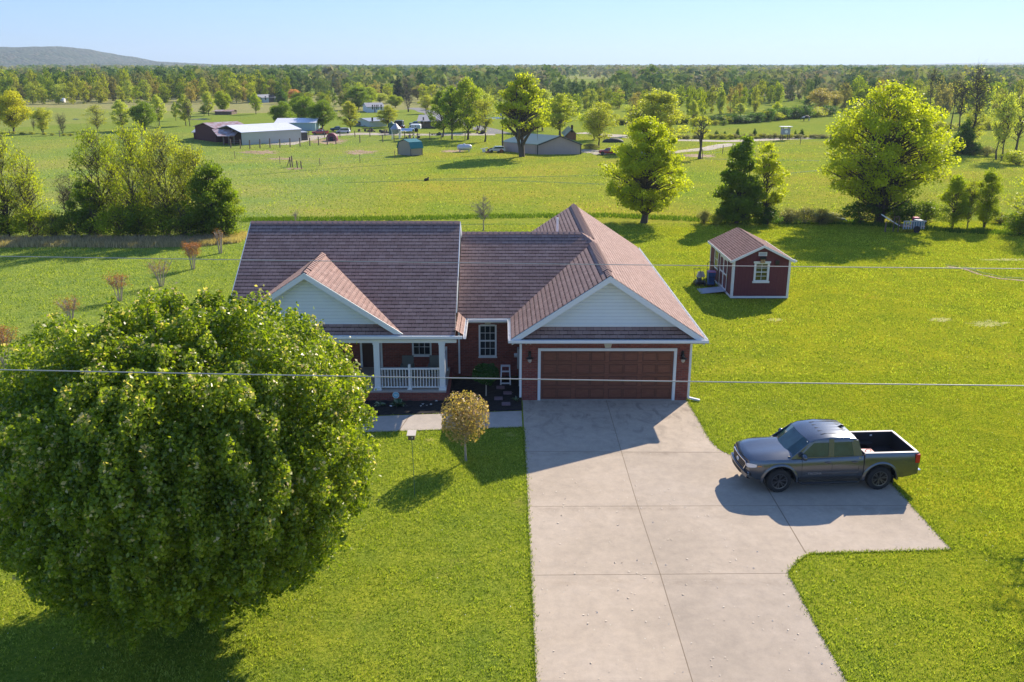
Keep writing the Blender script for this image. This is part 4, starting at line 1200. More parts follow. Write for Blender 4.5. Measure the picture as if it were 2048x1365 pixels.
# blue bin on a hand cart
t = world_thing('hand_cart', 'black wheeled hand cart holding a blue bin beside the shed', 'cart', (12.72, 51.9, 0))
a = MB()
for s in (-1, 1): a.tube([(12.72 + s * .2, 52.1, .1), (12.72 + s * .2, 52.15, 1.35), (12.72 + s * .12, 52.15, 1.45)], .02, 6)
a.tube([(12.6, 52.15, 1.45), (12.84, 52.15, 1.45)], .02, 6); a.box(12.48, 12.96, 51.55, 52.1, .12, .16)
for zz in (.45, .75, 1.0): a.box(12.5, 12.94, 52.1, 52.13, zz, zz + .03)
part(a, 'frame', M['black'], t)
for s in (-1, 1):
    a = MB(); a.tube([(12.72 + s * .27, 52.1, .14), (12.72 + s * .33, 52.1, .14)], .14, 14); part(a, 'wheel', M['black'], t)
t = world_thing('storage_bin', 'blue plastic storage bin with pink lid standing on the hand cart by the shed', 'bin', (12.72, 51.8, .165))
a = MB(); bx = [(-.17, -.17), (.17, -.17), (.17, .17), (-.17, .17)]
lo = [(12.72 + p, 51.82 + q, .165) for p, q in bx]; hi = [(12.72 + p * 1.35, 51.82 + q * 1.35, .90) for p, q in bx]
a.add(lo + hi, [(0, 1, 5, 4), (1, 2, 6, 5), (2, 3, 7, 6), (3, 0, 4, 7), (0, 3, 2, 1), (4, 5, 6, 7)]); part(a, 'tub', flat('blue_plastic', (.03, .12, .33), .4), t, bevel=.02)
a = MB()
for k in range(5): a.box(12.55 + k * .08, 12.575 + k * .08, 51.585, 51.60, .3, .88)
a.box(12.5, 12.94, 51.575, 51.59, .62, .65); part(a, 'strap', M['black'], t)
a = MB(); a.box(12.48, 12.96, 51.58, 52.06, .902, .96); part(a, 'lid', flat('pink_plastic', (.42, .16, .30), .5), t, bevel=.015)
# push mower
t = world_thing('push_mower', 'black push mower parked in the grass left of the blue bin', 'mower', (12.05, 52.0, 0))
a = MB(); a.prism([(11.85, 51.8, .12), (12.3, 51.8, .12), (12.25, 51.8, .30), (11.9, 51.8, .30)], (0, .55, 0)); part(a, 'deck', M['black'], t, bevel=.03)
a = MB(); a.tube([(12.08, 52.08, .30), (12.08, 52.08, .48)], [.15, .12], 12); part(a, 'engine', flat('engine_cover', (.05, .06, .05), .4), t)
a = MB(); a.tube([(12.05, 52.0, .49), (12.05, 52.0, .53)], .06, 8); part(a, 'fuel_cap', flat('lime_cap', (.5, .6, .1), .4), t)
a = MB()
for s in (-1, 1): a.tube([(12.08 + s * .2, 52.3, .25), (12.08 + s * .2, 52.9, .85)], .015, 6)
a.tube([(11.88, 52.9, .85), (12.28, 52.9, .85)], .018, 6); part(a, 'handle', M['black'], t)
for sx in (-1, 1):
    for yy in (51.85, 52.3):
        a = MB(); a.tube([(12.08 + sx * .25, yy, .13), (12.08 + sx * .31, yy, .13)], .13, 14); part(a, 'wheel', M['black'], t)
# plastic sack on a stand, broom
t = world_thing('wheelbarrow', 'upturned wheelbarrow with pale tray between mower and shed wall', 'wheelbarrow', (12.35, 53.0, 0))
a = MB(); a.add([(12.1, 52.8, .35), (12.6, 52.8, .35), (12.55, 53.3, .30), (12.15, 53.3, .30), (12.2, 52.9, .68), (12.5, 52.9, .68), (12.48, 53.2, .62), (12.22, 53.2, .62)], [(0, 1, 5, 4), (1, 2, 6, 5), (2, 3, 7, 6), (3, 0, 4, 7), (4, 5, 6, 7)])
part(a, 'tray', flat('pale_plastic', (.62, .55, .45), .5), t)
a = MB(); a.tube([(12.35, 52.8, .33), (12.35, 53.6, .12)], .02, 6); a.tube([(12.15, 53.2, .3), (12.15, 52.6, .02)], .02, 6); a.tube([(12.55, 53.2, .3), (12.55, 52.6, .02)], .02, 6); part(a, 'frame', M['black'], t)
a = MB(); a.tube([(12.31, 53.65, .14), (12.39, 53.65, .14)], .14, 14); part(a, 'wheel', M['black'], t)
t = world_thing('broom', 'wooden handled broom leaning on the shed wall between window and doors', 'broom', (13.0, 52.0, 0))
a = MB(); a.tube([(12.9, 52.0, .12), (13.18, 52.08, 1.35)], .013, 6); part(a, 'handle', flat('wood_handle', (.45, .26, .14), .6), t)
a = MB(); a.prism([(12.82, 51.9, 0), (12.82, 52.15, 0), (12.87, 52.1, .16), (12.87, 51.95, .16)], (.08, 0, 0)); part(a, 'bristles', flat('bristles', (.16, .12, .06), .9), t)

# ------------------------------------------------------------------ overhead cables
M['cable'] = flat('bare_aluminium_cable', (.36, .36, .36), .5, .2, var=.05)
def cable(pa, pb, D, r, label, sag=.12):
    za, zb = HT(pa, D), HT(pb, D); k = D * cp + (CAM_H - za) * sp
    xa, xb = (0 - PPX) / F_PX * k, (2048 - PPX) / F_PX * k
    pts = []
    for i in range(61):
        f = -3 + 7 * i / 60; xx = xa + (xb - xa) * f
        pts.append((xx, D, za + (zb - za) * f + sag * ((2 * f - 1) ** 2 - 1) * .12))
    a = MB(); a.tube(pts, r, 8)
    o = a.build('power_cable', M['cable'], smooth=True); tag(o, label, 'cable', 'power cables'); return o
cable(740, 772, 9.6, .0068, 'lower, thicker power cable crossing in front of the porch railing and garage door')
cable(513, 538, 13.2, .0058, 'upper, thinner power cable crossing in front of the brown house roof')

# ------------------------------------------------------------------ pickup truck
def paint(name, col, metal=.6, rough=.32, coat=1.0):
    t = NT(name)
    n = t.noise(t.coord(), 900, 2, .5)
    t.base(t.mix(tuple(c * .85 for c in col), tuple(c * 1.15 for c in col), n)); t.rough(rough)
    t.p.inputs['Metallic'].default_value = metal
    t.p.inputs['Coat Weight'].default_value = coat; t.p.inputs['Coat Roughness'].default_value = .10
    return t.m
M['rubber'] = flat('tyre_rubber', (.018, .018, .019), .85, var=.25, scale=20, bump=.3)
M['plastic'] = flat('black_plastic', (.02, .02, .022), .6)
M['chrome'] = flat('chrome', (.75, .75, .76), .12, 1, var=.03)
M['lampw'] = flat('clear_lamp', (.72, .74, .78), .15, .3, var=.2, scale=30)
M['lampr'] = flat('red_lamp', (.55, .02, .015), .2, var=.15, scale=30)
M['lampo'] = flat('amber_lamp', (.75, .28, .05), .25)
M['carglass'] = glass_mat('tinted_glass', (.018, .055, .06), .03)
def pickup(name, label, loc, rz, body, detail=True, group=None, scale=1, bedcol=None, bedrail=None):
    """front at -x, left side (driver) faces -y.  x: 0 nose .. 5.39 tail"""
    T = thing(name, label, 'pickup truck', loc, rz, group); T.scale = (scale,) * 3
    FX, RX, WR = .93, 4.165, .40
    L = 5.39
    arch = lambda x: max([math.sqrt(max(0, .515 ** 2 - (x - c) ** 2)) + .40 if abs(x - c) < .515 else 0 for c in (FX, RX)])
    xs = sorted(set([0, .04, .12, .25, .38] + [FX + .515 * math.cos(t) for t in np.linspace(0, math.pi, 17)] + [1.5, 1.7, 2.1, 2.5, 2.9, 3.3, 3.5, 3.56, 3.6] + [RX + .515 * math.cos(t) for t in np.linspace(0, math.pi, 17)] + [4.9, 5.1, 5.3, 5.36, 5.39]))
    def hw_(x):   # half width
        w_ = .945
        if x < .9: w_ -= .20 * ((.9 - x) / .9) ** 2.2
        if x > 5.0: w_ -= .05 * ((x - 5.0) / .39) ** 2
        return w_
    def belt(x):   # shoulder height
        if x < 1.55: return 1.02 + .10 * min(1, x / .7) ** .6
        if x < 3.58: return 1.14 + .02 * (x - 1.55)
        return 1.25
    bot = lambda x: max(.43 + .12 * max(0, .25 - x) / .25 * (1 if x < .25 else 0) + (.10 * (x - 4.9) / .5 if x > 4.9 else 0), arch(x))
    # side skins: lower edge follows the arches, section bulges at mid height
    sidz = np.linspace(0, 1, 9)
    bulge = [-.035, -.012, .0, .004, .006, .004, -.004, -.02, -.055]
    def side(x, s, k):
        b, t_ = bot(x), belt(x); z = b + (t_ - b) * sidz[k]
        f = (z - .43) / max(.1, t_ - .43)
        return (x, s * (hw_(x) + np.interp(f, sidz, bulge)), z)
    body_ = MB()
    for s in (-1, 1):
        base = len(body_.v); vs = [side(x, s, k) for x in xs for k in range(9)]
        fs = [(i * 9 + k, (i + 1) * 9 + k, (i + 1) * 9 + k + 1, i * 9 + k + 1) for i in range(len(xs) - 1) for k in range(8)]
        body_.add(vs, fs)
    # front end
    fr0 = [side(0, -1, k) for k in range(9)]; fr1 = [side(0, 1, k) for k in range(9)]
    vs = fr0 + fr1; 
    mids = []
    ny_ = 9
    rows = []
    for k in range(9):
        row = []
        for j in range(ny_):
            f = j / (ny_ - 1) * 2 - 1; y = fr1[k][1] * f
            x = -.10 * (1 - f * f) * (1 if k < 8 else .8); row.append((x if 0 < j < ny_ - 1 else 0, y, fr0[k][2]))
        rows.append(row)
    body_.add([p for r_ in rows for p in r_], [(k * ny_ + j, k * ny_ + j + 1, (k + 1) * ny_ + j + 1, (k + 1) * ny_ + j) for k in range(8) for j in range(ny_ - 1)])
    # hood: rows from nose to cowl, crowned
    hx = [0, .06, .2, .45, .8, 1.1, 1.28, 1.36]
    hood_rows = []
    for x in hx:
        row = []
        zc_ = 1.05 + .17 * (x / 1.36) ** .62
        for j in range(ny_):
            f = j / (ny_ - 1) * 2 - 1; y = (hw_(x) - .055) * f; e = belt(x) if x < 1.55 else 1.15
            rise = (zc_ + .02 - e) * (1 - abs(f) ** 3.2) + (.028 if .35 < abs(f) < .8 else 0) * min(1, x * 2)
            xx = x - .10 * (1 - f * f) * .8 * max(0, 1 - x / .8)
            row.append((xx, y, e + rise))
        hood_rows.append(row)
    for j in range(1, ny_ - 1): hood_rows[0][j] = (hood_rows[0][j][0], hood_rows[0][j][1], belt(0) + .01)
    hood = MB(); hood.add([p for r_ in hood_rows for p in r_], [(k * ny_ + j, k * ny_ + j + 1, (k + 1) * ny_ + j + 1, (k + 1) * ny_ + j) for k in range(len(hx) - 1) for j in range(ny_ - 1)])
    # cab: side pillars and roof as a loft, glass set in
    # stations of the greenhouse: (x, z, halfwidth)
    P0 = [(1.42, 1.14, .87), (1.42 + .16, 1.22, .84)]
    prof = [(1.30, 1.16, .88), (1.86, 1.665, .765), (2.02, 1.745, .755), (2.5, 1.80, .745), (3.05, 1.79, .745), (3.34, 1.735, .755), (3.55, 1.17, .875)]
    cab = MB()
    # roof
    rr_ = []
    for (x, z, h_) in prof[1:6]:
        row = []
        for j in range(9):
            f = j / 8 * 2 - 1; row.append((x - (.10 * (1 - f * f) if x < 1.9 else .04 * (1 - f * f) if x < 2.1 else 0), h_ * f, z + .045 * (1 - f ** 4) - .03))
        rr_.append(row)
    cab.add([p for r_ in rr_ for p in r_], [(k * 9 + j, k * 9 + j + 1, (k + 1) * 9 + j + 1, (k + 1) * 9 + j) for k in range(4) for j in range(8)])
    cab.add([(x, h_ * f, z - .05) for (x, z, h_) in prof[1:6] for f in (-1, 1)], [(2 * k, 2 * k + 1, 2 * k + 3, 2 * k + 2) for k in range(4)])
    belt_z = 1.165; hwb = .885
    for s in (-1, 1):
        # roof side rail
        cab.add([(x, s * h_, z - .02) for (x, z, h_) in prof[1:6]] + [(x, s * (h_ + .028), z - .085) for (x, z, h_) in prof[1:6]] , [(k, k + 1, 5 + k + 1, 5 + k) for k in range(4)])
        # pillars: A, B, C
        def pil(a0, a1, b0, b1, th=.02):
            p = [Vector((a0[0], s * a0[1], a0[2])), Vector((a1[0], s * a1[1], a1[2])), Vector((b1[0], s * b1[1], b1[2])), Vector((b0[0], s * b0[1], b0[2]))]
            cab.prism(p, (0, -s * .03, 0))
        pil((1.22, hwb, 1.13), (1.46, hwb, 1.13), (1.84, .79, 1.63), (2.03, .79, 1.68))
        pil((2.44, hwb + .003, 1.13), (2.62, hwb + .003, 1.13), (2.46, .778, 1.74), (2.62, .778, 1.74))
        pil((3.28, hwb, 1.13), (3.57, hwb - .005, 1.13), (3.16, .78, 1.70), (3.40, .78, 1.68))
        pil((1.40, hwb + .004, 1.12), (3.40, hwb + .004, 1.12), (1.46, hwb - .004, 1.19), (3.36, hwb - .004, 1.20))
        pil((1.95, .795, 1.62), (3.25, .795, 1.64), (2.0, .775, 1.70), (3.2, .775, 1.71))
        # shelf from belt to side skin
        cab.add([(1.20, s * .945 * .985, 1.115), (3.57, s * .90, 1.155), (3.57, s * hwb * .97, 1.17), (1.25, s * hwb * .97, 1.14)], [(0, 1, 2, 3)])
    cab.add([(1.2, -.90, 1.13), (1.2, .90, 1.13), (1.45, .87, 1.15), (1.45, -.87, 1.15)], [(0, 1, 2, 3)])
    # rear panel of cab
    cab.prism([(3.56, -.88, .6), (3.56, .88, .6), (3.56, .88, 1.20), (3.56, -.88, 1.20)], (.03, 0, 0))
    def B(mb, nm, mat, par=T, smooth=False, bevel=None):
        return mb.build(nm, mat, par, smooth, bevel)
    # door sills / underbody
    bo = B(body_, 'body', body, smooth=True)
    B(hood, 'hood', body, smooth=True)
    cb = B(cab, 'cab', body, smooth=False)
    for q_ in list(cb.data.polygons)[:32]: q_.use_smooth = True
    un = MB(); un.box(.35, 5.2, -.62, .62, .42, .62); un.box(1.45, 3.6, -.90, .90, .42, .55)
    un.box(1.4, 3.55, -.86, .86, .55, 1.12)
    B(un, 'underbody', M['plastic'])
    # windscreen, side windows, back window
    gl = MB(); gl.add([(1.36, -.84, 1.17), (1.36, .84, 1.17), (1.86, .745, 1.64), (1.86, -.745, 1.64), (1.22, -.4, 1.20), (1.22, .4, 1.20), (1.78, .4, 1.672), (1.78, -.4, 1.672)], [(0, 4, 7, 3), (4, 5, 6, 7), (5, 1, 2, 6)])
    B(gl, 'windscreen', M['carglass'])
    for s in (-1, 1):
        gl = MB(); gl.add([(1.46, s * .868, 1.17), (2.5, s * .868, 1.17), (2.5, s * .770, 1.68), (1.98, s * .772, 1.66)], [(0, 1, 2, 3)]); B(gl, 'side_window', M['carglass'])
        gl = MB(); gl.add([(2.58, s * .868, 1.17), (3.40, s * .868, 1.17), (3.26, s * .765, 1.68), (2.58, s * .770, 1.69)], [(0, 1, 2, 3)]); B(gl, 'side_window', M['carglass'])
    gl = MB(); gl.add([(3.565, -.76, 1.22), (3.565, .76, 1.22), (3.40, .68, 1.68), (3.40, -.68, 1.68)], [(0, 1, 2, 3)]); B(gl, 'rear_window', M['carglass'])
    # bed: inner liner and rails
    bd = MB(); x0, x1 = 3.66, 5.28; wi = .76; fl_ = .72
    bd.box(x0, x1, -wi, wi, fl_ - .04, fl_)
    bd.box(x0, x1, -wi - .03, -wi, fl_, 1.235); bd.box(x0, x1, wi, wi + .03, fl_, 1.235); bd.box(x0 - .03, x0, -wi, wi, fl_, 1.235); bd.box(x1, x1 + .03, -wi, wi, fl_, 1.235)
    for s in (-1, 1): bd.box(RX - .42, RX + .42, s * (wi - .20), s * wi, fl_, fl_ + .22)
    for k in range(9): bd.box(x0, x1, -.68 + k * .165, -.62 + k * .165, fl_ + .0005, fl_ + .012)
    lb = B(bd, 'bed_liner', bedcol or M['plastic'])
    rl = MB()
    for s in (-1, 1): rl.box(3.62, 5.36, s * .775, s * .87, 1.236, 1.258)
    rl.box(5.285, 5.37, -.764, .764, 1.236, 1.262); rl.box(3.62, 3.655, -.764, .764, 1.236, 1.262)
    B(rl, 'bed_rail', bedrail or body, bevel=.008)
    tg = MB(); tg.prism([(5.335, -.86, .62), (5.335, .86, .62), (5.335, .86, 1.235), (5.335, -.86, 1.235)], (.045, 0, 0)); tgo = B(tg, 'tailgate', body)
    if detail:
        a = MB(); a.box(5.381, 5.395, -.14, .14, 1.02, 1.09); B(a, 'handle', M['plastic'], tgo)
    # gap between cab and bed
    a = MB()
    for s in (-1, 1): a.box(3.572, 3.598, s * .90, s * .952, .56, 1.245)
    B(a, 'bed_gap', M['dark'])
    # flares
    for c in (FX, RX):
        for s in (-1, 1):
            fl2 = MB(); th = np.linspace(-.05, math.pi + .05, 19); vs = []
            for t_ in th:
                for (r_, o_) in ((.515, .0), (.515, .035), (.545, .038), (.60, .002)):
                    x = c + r_ * math.cos(t_); z = .40 + r_ * math.sin(t_)
                    vs.append((x, s * (hw_(x) + o_ - .004), z))
            fl2.add(vs, [(4 * i + k, 4 * i + 4 + k, 4 * i + 5 + k, 4 * i + 1 + k) for i in range(18) for k in range(3)])
            B(fl2, 'wheel_flare', body, smooth=True)
    for c in (FX, RX):
        for s in (-1, 1):
            wl_ = MB()
            th = np.linspace(-.1, math.pi + .1, 14)
            vs = [(c + .52 * math.cos(t_), s * yy, .40 + .52 * math.sin(t_)) for t_ in th for yy in (.55, .93)]
            wl_.add(vs, [(2 * i, 2 * i + 2, 2 * i + 3, 2 * i + 1) for i in range(13)])
            wl_.prism([(c + .52 * math.cos(t_), s * .56, .40 + .52 * math.sin(t_)) for t_ in th], (0, s * .01, 0))
            B(wl_, 'wheel_well', M['dark'])
    # wheels
    for c in (FX, RX):
        for s in (-1, 1):
            tv = MB(); rprof = [(-.13, .25), (-.13, .34), (-.115, .385), (-.09, .40), (0, .404), (.09, .40), (.115, .385), (.13, .34), (.13, .25)]
            n = 40; vs = []
            for i in range(n):
                a_ = 2 * math.pi * i / n
                for (yy, r_) in rprof:
                    rr2 = r_ - (.012 if (i % 2 and abs(yy) > .06 and r_ > .36) else 0)
                    vs.append((c + rr2 * math.cos(a_), s * (.80) + yy, .402 + rr2 * math.sin(a_)))
            tv.add(vs, [(i * 9 + k, ((i + 1) % n) * 9 + k, ((i + 1) % n) * 9 + k + 1, i * 9 + k + 1) for i in range(n) for k in range(8)])
            wh = MB(); 
            tyre = B(tv, 'wheel', M['rubber'], smooth=False)
            rm = MB(); yo = s * .80
            rm.tube([(c, yo + s * .02, .402), (c, yo + s * .04, .402)], .245, 24)
            ro = B(rm, 'rim_dish', M['black'], tyre)
            rm = MB()
            vs = []
            for i in range(32):
                a_ = 2 * math.pi * i / 32
                for r_, o_ in ((.225, .125), (.255, .132), (.26, .12)): vs.append((c + r_ * math.cos(a_), yo + s * o_, .402 + r_ * math.sin(a_)))
            rm.add(vs, [(i * 3 + k, ((i + 1) % 32) * 3 + k, ((i + 1) % 32) * 3 + k + 1, i * 3 + k + 1) for i in range(32) for k in range(2)])
            for i in range(6):
                a_ = 2 * math.pi * i / 6 + .3
                for da in (-.20, .20):
                    rm.beam((c + .06 * math.cos(a_), yo + s * .10, .402 + .06 * math.sin(a_)), (c + .235 * math.cos(a_ + da), yo + s * .118, .402 + .235 * math.sin(a_ + da)), .03, .024, up=(0, 1, 0))
            rm.tube([(c, yo + s * .05, .402), (c, yo + s * .125, .402)], [.07, .05], 12)
            B(rm, 'rim', M['rimmetal'], tyre)
    if not detail:
        a = MB(); a.box(-.11, -.09, -.5, .5, .70, .98); B(a, 'grille', M['plastic'])
        return T
    # grille: chrome hexagon outline, dark mesh, badge bar
    gx = lambda y: -.10 * (1 - (y / .9) ** 2) - .012
    hexp = [(-.55, .94), (.55, .94), (.60, .86), (.46, .64), (-.46, .64), (-.60, .86)]
    a = MB(); 
    NP = 14
    def gpt(y, z, o=0): return (gx(y) - o, y, z)
    for (p, q) in zip(hexp, hexp[1:] + hexp[:1]):
        for i in range(6):
            f0, f1 = i / 6, (i + 1) / 6
            a.beam(gpt(p[0] + (q[0] - p[0]) * f0, p[1] + (q[1] - p[1]) * f0), gpt(p[0] + (q[0] - p[0]) * f1, p[1] + (q[1] - p[1]) * f1), .03, .03)
    gb = MB()
    for i in range(12):
        y0, y1 = -.57 + i * .095, -.57 + (i + 1) * .095
        def lim(y): return .64 + max(0, (abs(y) - .46)) / .14 * .22
        gb.add([gpt(y0, lim(y0)), gpt(y1, lim(y1)), gpt(y1, .93), gpt(y0, .93)], [(0, 1, 2, 3)])
    go_ = B(gb, 'grille', M['plastic'])
    B(a, 'grille_surround', M['chrome'], go_)
    a = MB()
    for z in (.72, .79, .86):
        for i in range(10):
            y0, y1 = -.5 + i * .1, -.5 + (i + 1) * .1; a.beam(gpt(y0, z, .008), gpt(y1, z, .008), .012, .014)
    B(a, 'grille_bar', M['rimmetal'], go_)
    # oval emblem of three rings
    a = MB()
    def ring(cy_, cz_, ry, rz_, r=.009, n=18):
        a.tube([(gx(0) - .022, cy_ + ry * math.cos(2 * math.pi * i / n), cz_ + rz_ * math.sin(2 * math.pi * i / n)) for i in range(n + 1)], r, 5)
    ring(0, .80, .10, .065); ring(0, .80, .035, .062); ring(0, .822, .07, .026)
    B(a, 'emblem', M['chrome'], go_)
    # bumper, skid, fogs, plates
    a = MB(); 
    for i in range(12):
        y0, y1 = -.80 + i * 1.6 / 12, -.80 + (i + 1) * 1.6 / 12
        bx_ = lambda y: -.10 * (1 - (y / .9) ** 2) + .02
        a.add([(bx_(y0) - .09, y0, .62), (bx_(y1) - .09, y1, .62), (bx_(y1) - .10, y1, .50), (bx_(y0) - .10, y0, .50), (bx_(y0) + .02, y0, .64), (bx_(y1) + .02, y1, .64), (bx_(y0) + .05, y0, .44), (bx_(y1) + .05, y1, .44)],
              [(0, 1, 2, 3), (4, 5, 1, 0), (3, 2, 7, 6)])
    B(a, 'front_bumper', body, smooth=False)
    a = MB()
    for i in range(8):
        y0, y1 = -.42 + i * .105, -.42 + (i + 1) * .105; a.add([(bx_(y0) - .095, y0, .58), (bx_(y1) - .095, y1, .58), (bx_(y1) - .105, y1, .49), (bx_(y0) - .105, y0, .49)], [(0, 1, 2, 3)])
    B(a, 'air_intake', M['plastic'])
    for s in (-1, 1):
        # headlight wraps the corner
        h = MB(); pts = [(gx(.62) + .005, s * .63, .93, .83), (gx(.72) + .02, s * .715, .955, .82), (.055, s * .765, .958, .825), (.13, s * .798, .955, .84), (.21, s * .825, .94, .865)]
        vs = [(x - .012, y + s * .006, z0) for (x, y, z1, z0) in pts] + [(x - .006, y + s * .002, z1) for (x, y, z1, z0) in pts]
        h.add(vs, [(i, i + 1, 5 + i + 1, 5 + i) for i in range(4)]); ho = B(h, 'headlight', M['lampw'])
        h = MB(); vs = [(.22, s * (hw_(.22) + .008), .875), (.34, s * (hw_(.34) + .008), .89), (.34, s * (hw_(.34) + .006), .915), (.22, s * (hw_(.22) + .008), .905)]
        h.add(vs, [(0, 1, 2, 3)]); B(h, 'turn_signal', M['lampo'], ho)
        h = MB(); h.add([(gx(.6) - .006, s * .60, .54), (.045, s * .80, .56), (.045, s * .795, .66), (gx(.6) - .006, s * .60, .64)], [(0, 1, 2, 3)])
        fo = B(h, 'fog_lamp_recess', M['plastic'])
        h = MB(); h.tube([(-.0, s * .70, .60), (-.035, s * .695, .60)], .045, 12); B(h, 'fog_lamp', M['lampw'], fo)
        # tail light wraps
        h = MB(); h.box(5.25, 5.395, s * .845, s * (.945 if s > 0 else .945), .92, 1.21); B(h, 'tail_light', M['lampr'], bevel=.02)
        # mirrors
        h = MB(); h.ball((1.62, s * 1.03, 1.25), (.085, .13, .10), 14, 10); h.beam((1.60, s * .86, 1.17), (1.62, s * .97, 1.20), .05, .05); B(h, 'wing_mirror', body, smooth=True)
        # door handles, seams, cladding, step
        for xx in (2.34, 3.19):
            h = MB(); h.box(xx, xx + .19, s * .948, s * .975, 1.005, 1.035); hh = B(h, 'door_handle', body, bevel=.006)
            h = MB(); h.ball((xx + .10, s * .945, 1.01), (.055, .012, .035), 12, 6); B(h, 'handle_recess', M['dark'], hh)
        h = MB()
        for xx in (1.60, 2.56, 3.42):
            for k in range(7):
                z0 = .50 + k * .092; f0 = (z0 - .43) / .72; f1 = (z0 + .092 - .43) / .72
                y0, y1 = hw_(xx) + np.interp(f0, sidz, bulge) + .0015, hw_(xx) + np.interp(f1, sidz, bulge) + .0015
                h.add([(xx, s * y0, z0), (xx + .010, s * y0, z0), (xx + .010, s * y1, z0 + .092), (xx, s * y1, z0 + .092)], [(0, 1, 2, 3)])
        B(h, 'door_seam', M['dark'])
        h = MB(); h.prism([(1.66, s * .944, .60), (3.44, s * .944, .62), (3.44, s * .944, .70), (1.80, s * .944, .685)], (0, s * .016, 0)); B(h, 'door_moulding', body, bevel=.004)
        h = MB(); h.prism([(1.55, s * .925, .445), (3.54, s * .925, .445), (3.54, s * .925, .52), (1.55, s * .925, .52)], (0, s * .012, 0)); B(h, 'rocker_panel', M['plastic'])
        h = MB(); h.tube([(1.5, s * .93, .40), (1.6, s * 1.02, .36), (3.4, s * 1.02, .36), (3.5, s * .93, .40)], .035, 8); B(h, 'side_step', M['black'], smooth=True)
        h = MB(); h.box(RX + .43, RX + .45, s * .72, s * .93, .22, .5); B(h, 'mud_flap', M['plastic'])
        # white tie-down cleats in the bed
        for xx in (3.95, 4.55):
            h = MB(); h.box(xx, xx + .07, s * .745, s * .76, 1.12, 1.17); B(h, 'cleat', M['alum'], lb)
    # rear bumper
    h = MB(); h.box(5.40, 5.50, -.88, .88, .50, .66); B(h, 'rear_bumper', M['chrome'], bevel=.02)
    # fin antenna, wipers, roof ribs
    h = MB(); h.prism([(3.02, .0, 1.79), (3.26, .0, 1.79), (3.24, .0, 1.87), (3.18, .0, 1.875)], (0, .035, 0)); B(h, 'antenna_fin', M['black'])
    h = MB()
    for (ya, yb) in ((-.55, -.02), (.10, .62)): h.tube([(1.28, ya, 1.185), (1.33, yb, 1.222)], .010, 5)
    h.box(1.20, 1.26, -.80, .80, 1.172, 1.182); B(h, 'wiper', M['black'])
    h = MB()
    for k in range(5): h.box(2.3, 3.2, -.48 + k * .24 - .015, -.48 + k * .24 + .015, 1.80, 1.812)
    B(h, 'roof_rib', body, bevel=.004)
    h = MB(); h.box(1.80, 1.815, -.70, -.64, 1.60, 1.63); B(h, 'sticker', M['white'])
    text_mesh('lettering', 'TACOMA', .105, M['chrome'], T, (2.02, -.9475 - .018, .655), (math.pi / 2, 0, 0))
    text_mesh('badge_lettering', 'SR5', .075, M['chrome'], T, (3.47, -.915, 1.12), (math.pi / 2, 0, 0))
    return T
M['rimmetal'] = flat('dark_alloy', (.17, .17, .18), .3, .9, var=.1)
M['truck'] = paint('dark_grey_metallic', (.115, .128, .15), .80, .24, .7)
# wheels stand on (8.66,24.96) front and (11.98,25.23) rear on the near side
_yaw = math.atan2(25.17 - 24.98, 3.235)
M['rail_sheen'] = flat('bed_rail_sheen', (.26, .25, .28), .35)  # pale colour stands for the sky reflected on the rail tops
TRK = pickup('pickup_truck', 'dark grey crew cab pickup truck parked on the concrete pad', (0, 0, 0), _yaw, M['truck'], bedrail=M['rail_sheen'])
_c, _s = math.cos(_yaw), math.sin(_yaw)
# local (0.93, -0.93) -> world (8.68, 24.98)
TRK.location = (8.72 - (.93 * _c + .93 * _s), 24.98 - (.93 * _s - .93 * _c), .014)
def tw_(x, y, z): return (TRK.location.x + x * _c - y * _s, TRK.location.y + x * _s + y * _c, TRK.location.z + z)
# red case in the bed
b_ = thing('tool_case', 'bright red plastic case lying in the truck bed against the cab', 'case', tw_(3.87, -.555, .735), _yaw)
a = MB(); a.box(-.17, .17, -.18, .18, 0, .46); a.build('case_body', flat('red_plastic', (.50, .02, .06), .4), b_, bevel=.02)
a = MB(); a.tube([(-.1, 0, .46), (-.06, 0, .52), (.06, 0, .52), (.1, 0, .46)], .012, 6); a.build('handle', M['black'], b_)
a = MB(); a.box(-.1, .02, -.2, -.06, .461, .465); a.build('label_patch', M['white'], b_)

